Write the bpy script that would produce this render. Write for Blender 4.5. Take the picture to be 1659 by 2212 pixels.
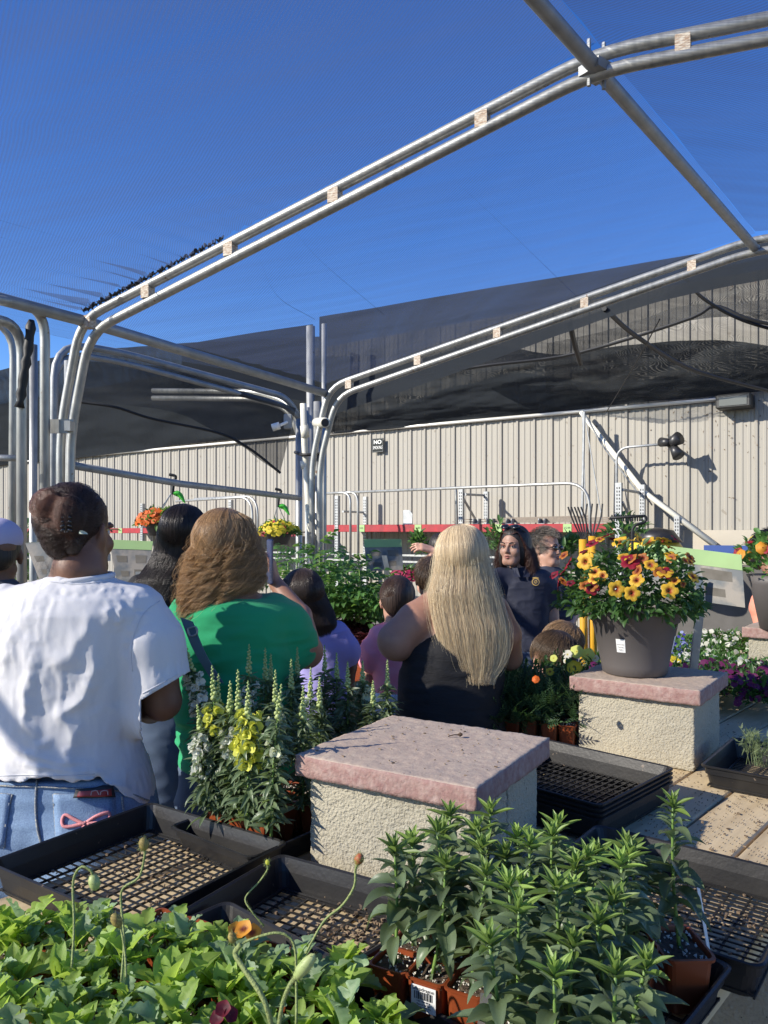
import bpy, math, random
import numpy as np
from mathutils import Vector, Matrix
import openvdb as vdb
random.seed(7); rng = np.random.default_rng(7)
S = bpy.context.scene
for o in list(bpy.data.objects): bpy.data.objects.remove(o)
# ---------------------------------------------------------------- camera, sky, sun, exposure
EYE = 1.55
cam = bpy.data.objects.new('camera', bpy.data.cameras.new('camera')); S.collection.objects.link(cam)
cam.location = (0, 0, EYE); cam.rotation_euler = (math.radians(90), 0, 0)
cam.data.sensor_fit = 'HORIZONTAL'; cam.data.sensor_width = 36; cam.data.lens = 36.04
cam.data.shift_y = 0.0235; cam.data.clip_start = 0.02; cam.data.clip_end = 3000
S.camera = cam
SUN = Vector((-0.93, -0.33, 0.54)).normalized()
W = bpy.data.worlds.new('World'); S.world = W; W.use_nodes = True
wn = W.node_tree; sky = wn.nodes.new('ShaderNodeTexSky'); sky.sky_type = 'NISHITA'; sky.sun_disc = False
sky.sun_elevation = math.asin(SUN.z); sky.sun_rotation = math.atan2(SUN.x, SUN.y)
sky.altitude = 300; sky.air_density = 1.0; sky.dust_density = 0.25; sky.ozone_density = 4.0
bg = wn.nodes['Background']; bg.inputs[1].default_value = 0.087
hs_ = wn.nodes.new('ShaderNodeHueSaturation'); hs_.inputs['Hue'].default_value = .516; hs_.inputs['Saturation'].default_value = 1.27; hs_.inputs['Value'].default_value = 1.32; wn.links.new(sky.outputs[0], hs_.inputs['Color']); wn.links.new(hs_.outputs[0], bg.inputs[0])
sl = bpy.data.lights.new('sun', 'SUN'); sl.energy = 5.0; sl.angle = math.radians(0.5); sl.color = (1, 0.93, 0.82)
sun = bpy.data.objects.new('sun', sl); S.collection.objects.link(sun); sun.location = (-10, -5, 8)
sun.rotation_euler = SUN.to_track_quat('Z', 'Y').to_euler()
S.view_settings.view_transform = 'Standard'; S.view_settings.look = 'None'
S.view_settings.exposure = 0.82; S.view_settings.gamma = 1
S.cycles.use_denoising = True; S.cycles.max_bounces = 7; S.cycles.transparent_max_bounces = 24
S.cycles.diffuse_bounces = 3; S.cycles.glossy_bounces = 2; S.cycles.caustics_reflective = False; S.cycles.caustics_refractive = False
S.cycles_curves.shape = 'RIBBONS' if hasattr(S, 'cycles_curves') else 'RIBBONS'
# ---------------------------------------------------------------- coordinates: u, v in a 1659 x 2212 frame, Y metres away
F, CU, HV = 1661.0, 829.5, 1145.0
def P(u, v, Y): return np.array(((u - CU) / F * Y, Y, EYE + (HV - v) / F * Y))
def Pz(u, v, z): Y = (EYE - z) * F / (v - HV); return P(u, v, Y)
def YW(u, off=0.0): return (14.5 - off) / (1 + 0.7 * (u - CU) / F)      # depth of the building's wall plane
def PW(u, v, off=0.0): return P(u, v, YW(u, off))
TZ = EYE - 0.70                                                          # table top
# ---------------------------------------------------------------- object helpers
COL = S.collection
def props(o, label=None, cat=None, group=None, kind=None):
    if label: o['label'] = label
    if cat: o['category'] = cat
    if group: o['group'] = group
    if kind: o['kind'] = kind
    return o
def thing(name, label, cat, loc=(0, 0, 0), group=None, rotz=0):
    o = bpy.data.objects.new(name, None); COL.objects.link(o); o.empty_display_size = .05
    o.location = Vector([float(x) for x in loc]); o.rotation_euler = (0, 0, rotz)
    return props(o, label, cat, group)
def add(name, me, m=None, parent=None, label=None, cat=None, group=None, kind=None, local=False, mat4=None):
    o = bpy.data.objects.new(name, me); COL.objects.link(o)
    if m is not None and me is not None and len(me.materials) == 0: me.materials.append(m)
    if parent is not None:
        o.parent = parent
        if not local: o.matrix_parent_inverse = Matrix.LocRotScale(full_loc(parent), parent.rotation_euler, None).inverted()
    if mat4 is not None: o.matrix_basis = mat4
    return props(o, label, cat, group, kind)
def full_loc(o):
    return o.location
def copy_tree(o, parent=None):
    c = o.copy(); COL.objects.link(c)
    if parent is not None: c.parent = parent
    for ch in list(o.children): copy_tree(ch, c)
    return c
def newmesh(name, V, Fc, smooth=False):
    me = bpy.data.meshes.new(name)
    V = np.asarray(V, dtype=np.float32).reshape(-1, 3)
    if isinstance(Fc, np.ndarray):
        n, k = Fc.shape
        me.vertices.add(len(V)); me.vertices.foreach_set('co', V.ravel())
        me.loops.add(n * k); me.loops.foreach_set('vertex_index', Fc.astype(np.int32).ravel())
        me.polygons.add(n); me.polygons.foreach_set('loop_start', np.arange(0, n * k, k, dtype=np.int32))
        me.update(calc_edges=True)
    else:
        me.from_pydata(V.tolist(), [], Fc); me.update()
    if smooth: me.polygons.foreach_set('use_smooth', [True] * len(me.polygons))
    return me
def frame_of(d):
    d = np.array(d, float); d /= np.linalg.norm(d) + 1e-12
    a = np.array((0, 0, 1.)) if abs(d[2]) < .9 else np.array((1., 0, 0))
    x = np.cross(a, d); x /= np.linalg.norm(x); y = np.cross(d, x)
    return x, y, d
class MB:
    def __init__(s): s.v = []; s.f = []; s.n = 0; s.mi = []; s.cur = 0
    def raw(s, V, Fc):
        V = np.asarray(V, float).reshape(-1, 3); s.v.append(V)
        for f in Fc: s.f.append(tuple(int(i) + s.n for i in f)); s.mi.append(s.cur)
        s.n += len(V); return s
    def box(s, c, size, ax=None, ay=None, az=None, taper=1.0):
        c = np.array(c, float); hx, hy, hz = np.array(size) / 2
        ax = np.array(ax if ax is not None else (1, 0, 0), float); az = np.array(az if az is not None else (0, 0, 1), float)
        ay = np.array(ay, float) if ay is not None else np.cross(az, ax)
        V = []
        for k in (-1, 1):
            t = taper if k < 0 else 1
            for i, j in ((-1, -1), (1, -1), (1, 1), (-1, 1)): V.append(c + ax * hx * i * t + ay * hy * j * t + az * hz * k)
        return s.raw(V, [(3, 2, 1, 0), (4, 5, 6, 7), (0, 1, 5, 4), (1, 2, 6, 5), (2, 3, 7, 6), (3, 0, 4, 7)])
    def bevbox(s, c, size, ax=None, az=None, b=.004):
        """box with chamfered vertical and top edges"""
        c = np.array(c, float); hx, hy, hz = np.array(size) / 2
        ax = np.array(ax if ax is not None else (1, 0, 0), float); az = np.array(az if az is not None else (0, 0, 1), float); ay = np.cross(az, ax)
        def ring(x, y, z, bb): 
            pts = [(-x + bb, -y), (x - bb, -y), (x, -y + bb), (x, y - bb), (x - bb, y), (-x + bb, y), (-x, y - bb), (-x, -y + bb)]
            return [c + ax * p + ay * q + az * z for p, q in pts]
        V = ring(hx - b, hy - b, -hz, b) + ring(hx, hy, -hz + b, b) + ring(hx, hy, hz - b, b) + ring(hx - b, hy - b, hz, b)
        Fc = [tuple(range(7, -1, -1)), tuple(range(24, 32))]
        for r in range(3):
            for i in range(8): j = (i + 1) % 8; Fc.append((r * 8 + i, r * 8 + j, r * 8 + 8 + j, r * 8 + 8 + i))
        return s.raw(V, Fc)
    def tube(s, pts, r, n=8, cap=True):
        pts = np.asarray(pts, float); m = len(pts); r = np.broadcast_to(np.asarray(r, float), (m,))
        T = np.gradient(pts, axis=0); V = []; x0 = None
        for i in range(m):
            d = T[i] / (np.linalg.norm(T[i]) + 1e-12)
            if x0 is None: x0, _, _ = frame_of(d)
            x = x0 - d * np.dot(x0, d); x /= np.linalg.norm(x) + 1e-12; x0 = x; y = np.cross(d, x)
            for k in range(n):
                a = 2 * math.pi * k / n; V.append(pts[i] + (x * math.cos(a) + y * math.sin(a)) * r[i])
        Fc = []
        for i in range(m - 1):
            for k in range(n): k2 = (k + 1) % n; Fc.append((i * n + k, i * n + k2, (i + 1) * n + k2, (i + 1) * n + k))
        if cap: Fc += [tuple(range(n - 1, -1, -1)), tuple(range((m - 1) * n, m * n))]
        return s.raw(V, Fc)
    def lathe(s, prof, n=24, c=(0, 0, 0), cap=True):
        V = []; c = np.array(c, float)
        for r, z in prof:
            for k in range(n): a = 2 * math.pi * k / n; V.append(c + (r * math.cos(a), r * math.sin(a), z))
        Fc = []; m = len(prof)
        for i in range(m - 1):
            for k in range(n): k2 = (k + 1) % n; Fc.append((i * n + k, i * n + k2, (i + 1) * n + k2, (i + 1) * n + k))
        if cap: Fc += [tuple(range(n - 1, -1, -1)), tuple(range((m - 1) * n, m * n))]
        return s.raw(V, Fc)
    def grid(s, G):
        G = np.asarray(G, float); a, b = G.shape[:2]
        idx = np.arange(a * b).reshape(a, b)
        Fc = np.stack([idx[:-1, :-1], idx[:-1, 1:], idx[1:, 1:], idx[1:, :-1]], -1).reshape(-1, 4)
        return s.raw(G.reshape(-1, 3), Fc.tolist())
    def inst(s, T, M):
        """add template (V,F) by 4x4 numpy matrix"""
        V, Fc = T; V = V @ M[:3, :3].T + M[:3, 3]
        return s.raw(V, Fc)
    def mesh(s, name, smooth=False):
        V = np.concatenate(s.v) if s.v else np.zeros((0, 3))
        me = newmesh(name, V, s.f, smooth)
        if any(s.mi): me.polygons.foreach_set('material_index', s.mi)
        return me
    def out(s, name, m, parent=None, smooth=False, mats=None, **k):
        me = s.mesh(name, smooth)
        if mats: 
            for x in mats: me.materials.append(x)
        else: me.materials.append(m)
        return add(name, me, None, parent, **k)
def bend(pts, r=.1, n=6):
    """polyline with rounded corners"""
    pts = [np.array(p, float) for p in pts]; out = [pts[0]]
    for i in range(1, len(pts) - 1):
        a, b, c = pts[i - 1:i + 2]; d1 = np.linalg.norm(a - b); d2 = np.linalg.norm(c - b); q = min(r, d1 * .49, d2 * .49)
        p1 = b + (a - b) / d1 * q; p2 = b + (c - b) / d2 * q
        for t in np.linspace(0, 1, n): out.append((1 - t) ** 2 * p1 + 2 * t * (1 - t) * b + t * t * p2)
    out.append(pts[-1]); return np.array(out)
def spline(pts, n=40):
    pts = np.array(pts, float); m = len(pts); q = np.vstack([2 * pts[0] - pts[1], pts, 2 * pts[-1] - pts[-2]]); out = []
    for t in np.linspace(0, m - 1 - 1e-6, n):
        i = int(t); f = t - i; a, b, c, d = q[i:i + 4]
        out.append(.5 * (2 * b + (c - a) * f + (2 * a - 5 * b + 4 * c - d) * f * f + (3 * b - a - 3 * c + d) * f ** 3))
    return np.array(out)
# vectorised value noise
def _h(i, j, k):
    n = (i * 374761393 + j * 668265263 + k * 2147483647 + 1013904223) & 0xFFFFFFFF
    n = ((n ^ (n >> 13)) * 1274126177) & 0xFFFFFFFF
    return ((n ^ (n >> 16)) & 0xFFFF) / 65535.0 * 2 - 1
def noise(p, s=1.0, seed=0):
    p = np.asarray(p, float) / s + seed * 17.31; i = np.floor(p).astype(np.int64); f = p - i; f = f * f * (3 - 2 * f); r = 0
    for dx in (0, 1):
        for dy in (0, 1):
            for dz in (0, 1):
                w = (f[..., 0] if dx else 1 - f[..., 0]) * (f[..., 1] if dy else 1 - f[..., 1]) * (f[..., 2] if dz else 1 - f[..., 2])
                r = r + w * _h(i[..., 0] + dx, i[..., 1] + dy, i[..., 2] + dz)
    return r
def fbm(p, s, o=3, seed=0):
    return sum(noise(p, s / 2 ** k, seed + k) / 2 ** k for k in range(o))
# ---------------------------------------------------------------- materials
def mat(name, col=(.5, .5, .5), rough=.6, metal=0.0, spec=.5, n1=None, n2=None, bump=None, alpha=None, trans=0, sss=0, mixcol=None, coord='Object', spots=None, sheen=0, back=None):
    """n1=(scale, colour, sharpness 0..1, stretch) two-colour noise; spots=(scale, colour, threshold); bump=(scale, strength, detail, stretch)"""
    m = bpy.data.materials.new(name); m.use_nodes = True; nt = m.node_tree; N = nt.nodes; L = nt.links
    b = N['Principled BSDF']; b.inputs['Roughness'].default_value = rough; b.inputs['Metallic'].default_value = metal
    b.inputs['Specular IOR Level'].default_value = spec; b.inputs['Base Color'].default_value = (*col, 1)
    tc = N.new('ShaderNodeTexCoord')
    def nz(scale, detail=4, stretch=(1, 1, 1), kind='noise'):
        mp = N.new('ShaderNodeMapping'); mp.inputs['Scale'].default_value = stretch; L.new(tc.outputs[coord], mp.inputs[0])
        t = N.new('ShaderNodeTexNoise' if kind == 'noise' else 'ShaderNodeTexVoronoi'); t.inputs['Scale'].default_value = scale
        if kind == 'noise': t.inputs['Detail'].default_value = detail
        L.new(mp.outputs[0], t.inputs['Vector']); return t.outputs[0]
    cur = None
    def mixin(fac, c):
        nonlocal cur
        mx = N.new('ShaderNodeMix'); mx.data_type = 'RGBA'; L.new(fac, mx.inputs[0])
        if cur is None: mx.inputs[6].default_value = (*col, 1)
        else: L.new(cur, mx.inputs[6])
        mx.inputs[7].default_value = (*c, 1); cur = mx.outputs[2]
    def ramp(x, lo, hi):
        r = N.new('ShaderNodeMapRange'); r.inputs[1].default_value = lo; r.inputs[2].default_value = hi; L.new(x, r.inputs[0]); return r.outputs[0]
    for n in (n1, n2):
        if n:
            sc, c, sh = n[:3]; st = n[3] if len(n) > 3 else (1, 1, 1)
            mixin(ramp(nz(sc, 5, st), .5 - .3 * (1 - sh) - .02, .5 + .3 * (1 - sh) + .02), c)
    if spots:
        mixin(ramp(nz(spots[0], 3), spots[2], spots[2] + .04), spots[1])
    if cur is not None: L.new(cur, b.inputs['Base Color'])
    if bump:
        sc, st_, de = bump[:3]; st = bump[3] if len(bump) > 3 else (1, 1, 1)
        bm = N.new('ShaderNodeBump'); bm.inputs['Strength'].default_value = st_; bm.inputs['Distance'].default_value = bump[4] if len(bump) > 4 else .002
        L.new(nz(sc, de, st), bm.inputs['Height']); L.new(bm.outputs[0], b.inputs['Normal'])
    if sss: b.inputs['Subsurface Weight'].default_value = sss; b.inputs['Subsurface Radius'].default_value = (.012, .005, .003); b.inputs['Subsurface Scale'].default_value = .6
    if sheen: b.inputs['Sheen Weight'].default_value = sheen
    if trans:   # leaf or thin cloth: light comes through
        tr = N.new('ShaderNodeBsdfTranslucent'); tr.inputs[0].default_value = (*(mixcol or col), 1)
        mx = N.new('ShaderNodeMixShader'); mx.inputs[0].default_value = trans
        L.new(b.outputs[0], mx.inputs[1]); L.new(tr.outputs[0], mx.inputs[2]); L.new(mx.outputs[0], N['Material Output'].inputs[0])
    return m
def leafmat(name, c1, c2, rough=.45, trans=.35, tcol=None, scale=60, spec=.5):
    """leaf green that differs from leaf to leaf"""
    m = mat(name, c1, rough, spec=spec, n1=(scale, c2, .2), trans=trans, mixcol=tcol or tuple(min(1, x * 2.2) for x in c2))
    nt = m.node_tree; N = nt.nodes; L = nt.links; b = N['Principled BSDF']
    oi = N.new('ShaderNodeObjectInfo'); hs = N.new('ShaderNodeHueSaturation')
    mr = N.new('ShaderNodeMapRange'); mr.inputs[3].default_value = .7; mr.inputs[4].default_value = 1.35
    L.new(oi.outputs['Random'], mr.inputs[0]); L.new(mr.outputs[0], hs.inputs['Value'])
    src = b.inputs['Base Color'].links[0].from_socket; L.new(src, hs.inputs['Color']); L.new(hs.outputs[0], b.inputs['Base Color'])
    return m
def clothmesh(name, col, op, weave=90, colour2=None, tr=(1, 1, 1)):
    """woven shade cloth: partly open mesh, threads scatter light"""
    m = bpy.data.materials.new(name); m.use_nodes = True; nt = m.node_tree; N = nt.nodes; L = nt.links
    N.remove(N['Principled BSDF'])
    d = N.new('ShaderNodeBsdfDiffuse'); d.inputs[0].default_value = (*col, 1)
    t = N.new('ShaderNodeBsdfTranslucent'); t.inputs[0].default_value = (*(colour2 or col), 1)
    a = N.new('ShaderNodeMixShader'); a.inputs[0].default_value = .5; L.new(d.outputs[0], a.inputs[1]); L.new(t.outputs[0], a.inputs[2])
    x = N.new('ShaderNodeBsdfTransparent'); x.inputs[0].default_value = (*tr, 1)
    mx = N.new('ShaderNodeMixShader'); L.new(x.outputs[0], mx.inputs[1]); L.new(a.outputs[0], mx.inputs[2])
    tc = N.new('ShaderNodeTexCoord'); w = N.new('ShaderNodeTexWave'); w.wave_type = 'BANDS'; w.bands_direction = 'DIAGONAL'
    w.inputs['Scale'].default_value = weave; w.inputs['Distortion'].default_value = .6; w.inputs['Detail'].default_value = 1
    L.new(tc.outputs['Object'], w.inputs['Vector'])
    n = N.new('ShaderNodeTexNoise'); n.inputs['Scale'].default_value = 2.2; n.inputs['Detail'].default_value = 6; mp = N.new('ShaderNodeMapping'); mp.inputs['Rotation'].default_value = (0, 0, -.7); mp.inputs['Scale'].default_value = (.35, 5, 1); L.new(tc.outputs['Object'], mp.inputs[0]); L.new(mp.outputs[0], n.inputs['Vector'])
    r = N.new('ShaderNodeMapRange'); r.inputs[3].default_value = op - .15; r.inputs[4].default_value = op + .15; L.new(w.outputs[1], r.inputs[0])
    r2 = N.new('ShaderNodeMapRange'); r2.inputs[1].default_value = .3; r2.inputs[2].default_value = .7; r2.inputs[3].default_value = -.07; r2.inputs[4].default_value = .07; L.new(n.outputs[0], r2.inputs[0])
    ad = N.new('ShaderNodeMath'); L.new(r.outputs[0], ad.inputs[0]); L.new(r2.outputs[0], ad.inputs[1]); ad.use_clamp = True
    L.new(ad.outputs[0], mx.inputs[0]); L.new(mx.outputs[0], N['Material Output'].inputs[0])
    return m
M = {}
M['galv'] = mat('galvanised_steel', (.36, .37, .36), .45, .65, n1=(9, (.2, .21, .21), .45), n2=(40, (.46, .46, .43), .3, (1, 1, .2)), spots=(22, (.2, .14, .1), .71), bump=(60, .15, 3))
M['galv_dull'] = mat('dull_galvanised_steel', (.27, .29, .3), .55, .5, n1=(14, (.4, .41, .41), .3), bump=(60, .1, 3))
M['sheet'] = mat('galvanised_sheet', (.1, .112, .118), .6, .25, n1=(7, (.14, .15, .15), .6), n2=(16, (.24, .22, .19), .75), bump=(30, .25, 4))
M['wood_spacer'] = mat('pale_spacer', (.72, .66, .54), .8, n1=(60, (.4, .27, .18), .6, (1, 1, 3)), bump=(90, .6, 3))
M['pvc'] = mat('white_pvc', (.72, .7, .6), .4)
M['black'] = mat('black_plastic', (.014, .014, .015), .38, spec=.45, n1=(18, (.024, .023, .022), .4), spots=(55, (.13, .1, .075), .69), bump=(120, .15, 2))
M['black_strap'] = mat('black_strap', (.01, .011, .012), .6)
M['wallpaint'] = mat('beige_wall_metal', (.325, .308, .268), .55, spec=.3, n1=(1.2, (.265, .25, .218), .3, (1, 1, .25)), n2=(14, (.295, .28, .242), .3, (1, 1, .05)), spots=(9, (.22, .2, .165), .68))
M['rib'] = mat('beige_rib_metal', (.29, .275, .24), .5, spec=.35, n1=(2, (.235, .22, .19), .3, (1, 1, .3)), spots=(26, (.2, .13, .08), .68))
M['concrete'] = mat('concrete', (.42, .38, .31), .85, n1=(2, (.35, .32, .26), .4), bump=(30, .3, 4))
M['ground'] = mat('ground_concrete', (.16, .15, .135), .9, n1=(1.3, (.11, .1, .09), .5), n2=(12, (.2, .18, .15), .5), bump=(60, .4, 4))
M['red'] = mat('red_beam_paint', (.36, .01, .018), .45, n1=(9, (.2, .011, .016), .4), spots=(30, (.12, .06, .05), .7))
M['block'] = mat('split_cinder_block', (.44, .41, .32), .92, n1=(90, (.38, .34, .25), .5), n2=(4, (.45, .41, .31), .4), spots=(150, (.09, .08, .06), .69), bump=(170, 1.0, 4, (1, 1, 1), .006))
M['paver'] = mat('red_paver', (.45, .345, .265), .92, n1=(5, (.54, .455, .35), .1), n2=(90, (.41, .31, .25), .3), spots=(150, (.27, .18, .15), .68), bump=(170, .6, 4, (1, 1, 1), .002))
M['paver_side'] = mat('red_paver_side', (.34, .215, .18), .9, n1=(30, (.45, .33, .29), .3, (1, 1, .15)), n2=(70, (.3, .165, .145), .4), bump=(140, .8, 4, (1, 1, 1), .003))
M['terra'] = mat('brown_orange_pot', (.27, .062, .02), .32, spec=.5, n1=(25, (.2, .045, .016), .4), spots=(90, (.35, .2, .12), .72))
M['potgrey'] = mat('taupe_pot', (.125, .112, .107), .55, n1=(8, (.11, .1, .096), .3), bump=(200, .1, 2))
M['soil'] = mat('potting_soil', (.045, .03, .02), .95, n1=(140, (.12, .085, .055), .6), bump=(160, 1, 3, (1, 1, 1), .004))
M['perlite'] = mat('perlite', (.72, .68, .58), .9)
M['bark'] = mat('soil_crumbs', (.13, .085, .05), .95, n1=(100, (.3, .22, .14), .5))
M['label'] = mat('white_label', (.82, .82, .8), .5)
M['ink'] = mat('ink', (.02, .02, .022), .5)
M['green_card'] = mat('light_green_card', (.36, .52, .22), .6, n1=(20, (.38, .57, .24), .3), trans=.25, mixcol=(.5, .75, .3))
M['skin_d'] = mat('skin_brown', (.2, .095, .055), .5, n1=(35, (.16, .075, .045), .3), sss=.12, bump=(160, .12, 3))
M['skin_t'] = mat('skin_tan', (.38, .2, .135), .5, n1=(30, (.32, .165, .11), .3), sss=.12, bump=(160, .12, 3))
M['skin_f'] = mat('skin_shaded', (.42, .25, .18), .5, n1=(40, (.36, .19, .13), .35), sss=.12, bump=(160, .15, 3))
M['skin_l'] = mat('skin_light', (.55, .33, .24), .48, n1=(40, (.5, .27, .19), .3), sss=.12, bump=(160, .1, 3))
M['white'] = mat('white_cotton', (.7, .69, .69), .85, n1=(500, (.65, .64, .65), .2), bump=(700, .25, 2), sheen=.1)
M['greenshirt'] = mat('green_cotton', (.01, .33, .13), .9, n1=(6, (.009, .28, .11), .3), bump=(600, .35, 2), sheen=.15)
M['lav'] = mat('lavender_cotton', (.33, .3, .62), .9, bump=(500, .3, 2))
M['pink'] = mat('pink_cotton', (.9, .3, .37), .9, n1=(14, (.86, .37, .42), .4), bump=(500, .3, 2))
M['salmon'] = mat('salmon_cotton', (.8, .3, .2), .9)
M['navy'] = mat('navy_polo', (.012, .016, .035), .75, n1=(30, (.018, .022, .045), .3), bump=(500, .3, 2))
M['blk'] = mat('black_cotton', (.006, .006, .008), .85, bump=(400, .4, 2))
M['tank'] = mat('black_ribbed_knit', (.007, .007, .009), .8, bump=(60, .6, 1, (1, 1, 3), .002))
M['greytee'] = mat('grey_cotton', (.07, .075, .095), .9)
M['denim'] = mat('light_blue_denim', (.19, .3, .46), .85, n1=(5, (.3, .42, .56), .2), n2=(300, (.13, .2, .33), .3), bump=(500, .5, 2))
M['denim_d'] = mat('dark_denim', (.05, .075, .13), .85, n1=(9, (.075, .11, .17), .3), bump=(400, .4, 2))
M['stitch'] = mat('denim_seam', (.1, .15, .23), .8, n1=(300, (.42, .4, .33), .6))
M['bow'] = mat('pink_embroidery', (.72, .28, .29), .7, bump=(600, .8, 2, (3, 1, 1)))
M['gold'] = mat('gold_thread', (.6, .4, .12), .5)
M['glass'] = mat('dark_lens', (.008, .008, .01), .08, spec=.8)
M['eye'] = mat('eye_white', (.6, .57, .52), .2)
M['lip'] = mat('lip', (.3, .1, .085), .45)
def hairmat(name, col, rnd=.5, rough=.3):
    m = bpy.data.materials.new(name); m.use_nodes = True; nt = m.node_tree; N = nt.nodes; L = nt.links
    b = N['Principled BSDF']; b.inputs['Roughness'].default_value = rough; b.inputs['Specular IOR Level'].default_value = .5
    hi = N.new('ShaderNodeHairInfo'); mx = N.new('ShaderNodeMix'); mx.data_type = 'RGBA'
    mx.inputs[6].default_value = (*[c * (1 - rnd) for c in col], 1); mx.inputs[7].default_value = (*[min(1, c * (1 + rnd)) for c in col], 1)
    L.new(hi.outputs['Random'], mx.inputs[0]); L.new(mx.outputs[2], b.inputs['Base Color'])
    b.inputs['Anisotropic'].default_value = .6
    return m
def shellmat(name, col, st=(1, 1, .06), sc=90):
    return mat(name, tuple(c * .6 for c in col), .5, n1=(sc, tuple(c * 1.25 for c in col), .4, st), bump=(sc * 1.5, .8, 2, st, .004))
# ================================================================ STRUCTURE: ground, wall, frames, cloths
g = MB(); g.box((0, 20, -.15), (240, 240, .3)); g.out('ground', M['ground'], kind='structure')
# ---- building wall: line Y + .7X = 14.5
wd = np.array((.819, -.574, 0)); wn_ = np.array((-.574, -.819, 0))
W0 = PW(CU, HV); W0[2] = 0
def onwall(s, z, out=0.0): return W0 + wd * s + wn_ * out + np.array((0, 0, z))
wall = thing('building_wall', 'long beige metal building wall with vertical ribs behind the plant racks', 'wall', W0)
PITCH = .305
for k in range(-15, 11):
    s0 = k * PITCH * 3; mb = MB(); prof = []
    # shallow stiffening folds between the tall ribs
    for r in range(3):
        o = s0 + r * PITCH
        for ds, dd in ((.03, 0), (.085, 0), (.095, .008), (.125, .008), (.135, 0), (.185, 0), (.195, .008), (.225, .008), (.235, 0), (.29, 0)): prof.append((o + ds, dd))
    prof = [(s0, 0)] + prof + [(s0 + 3 * PITCH, 0)]
    G = [[onwall(s, z, d) for s, d in prof] for z in (0, 2.6, 5.2)]
    mb.grid(G); mb.out('wall_panel', M['wallpaint'], wall)
ribT = None
for k in range(-45, 33):
    if ribT is None:
        mb = MB(); pr = [(-.034, 0), (-.016, .024), (.016, .024), (.034, 0)]
        mb.grid([[wd * s + wn_ * (d + .001) + np.array((0, 0, z)) for s, d in pr] for z in (0, 5.2)]); ribT = mb.mesh('rib'); ribT.materials.append(M['rib'])
    o = add('rib', ribT, None, wall, local=True); o.location = Vector(onwall(k * PITCH, 0)) - wall.location
mb = MB(); mb.box(onwall(6.6 + 2.4, .775, .05), (8.0, .06, 1.55), ax=wd); mb.out('concrete_base', M['concrete'], wall)
mb = MB(); mb.tube([onwall(-14, 3.47, .07), onwall(0, 3.45, .07), onwall(6.2, 3.43, .07)], .028, 8); mb.out('wall_rail', mat('white_rail', (.7, .69, .64), .4, .2), wall, smooth=True)
# rusty stains under the light, above the rail
mb = MB()
for i in range(160):
    s = rng.normal(6.3, 1.3); z = 3.4 - abs(rng.normal(0, .55)); 
    if not 3.9 < s < 8.2: continue
    c = onwall(s, z, .0095 if (s / PITCH) % 1 > .15 and (s / PITCH) % 1 < .85 else .037); a = rng.uniform(0, 3.14); l = rng.uniform(.008, .03); w_ = rng.uniform(.003, .009)
    d = wd * math.cos(a) + np.array((0, 0, 1)) * math.sin(a); e = np.cross(d, wn_)
    mb.raw([c - d * l, c - e * w_, c + d * l, c + e * w_, c + wn_ * .004], [(0, 1, 4), (1, 2, 4), (2, 3, 4), (3, 0, 4)])
mb.out('dirt_specks', mat('brown_dirt', (.13, .085, .05), .9), wall, kind='stuff')
# ---- sign
sg = thing('no_smoking_sign', 'black square no smoking sign screwed to the ribbed metal wall', 'sign', PW(816, 962, .1))
c = PW(816, 962, .1); mb = MB(); mb.box(c, (.262, .008, .262), ax=wd); mb.out('sign_board', mat('sign_black', (.02, .024, .024), .7, spec=.2), sg)
mb = MB()
for dx, dz, sx, sz in ((0, .122, .25, .006), (0, -.122, .25, .006), (-.122, 0, .006, .25), (.122, 0, .006, .25)): mb.box(c + wd * dx + wn_ * .006 + np.array((0, 0, dz)), (sx, .003, sz), ax=wd)
mb.out('sign_border', mat('sign_grey', (.16, .17, .17), .6), sg)
def text(s, c, size, ax, m, name, parent, shear=0, ext=.001, up=(0, 0, 1), align='CENTER', bold=0, sx=1):
    cu = bpy.data.curves.new(name, 'FONT'); cu.body = s; cu.size = size; cu.align_x = align; cu.align_y = 'CENTER'; cu.extrude = ext; cu.shear = shear; cu.offset = bold
    tmp = bpy.data.objects.new('tmp', cu); COL.objects.link(tmp)
    me = bpy.data.meshes.new_from_object(tmp.evaluated_get(bpy.context.evaluated_depsgraph_get())); bpy.data.objects.remove(tmp)
    ax = np.array(ax, float); up = np.array(up, float); nz_ = np.cross(ax, up)
    R = np.eye(4); R[:3, 0] = ax * sx; R[:3, 1] = up; R[:3, 2] = nz_; R[:3, 3] = c
    me.transform(Matrix(R.tolist())); me.name = name; me.materials.clear(); me.materials.append(m)
    return add(name, me, None, parent)
wm = mat('sign_white', (.75, .75, .72), .5)
text('NO', c + wn_ * .007 + (0, 0, .058), .1, wd, wm, 'sign_lettering', sg, bold=.002, sx=1.15)
text('SMOKING', c + wn_ * .007 + (0, 0, -.045), .085, wd, wm, 'sign_lettering', sg, shear=.25, bold=.0, sx=.58)
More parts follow.
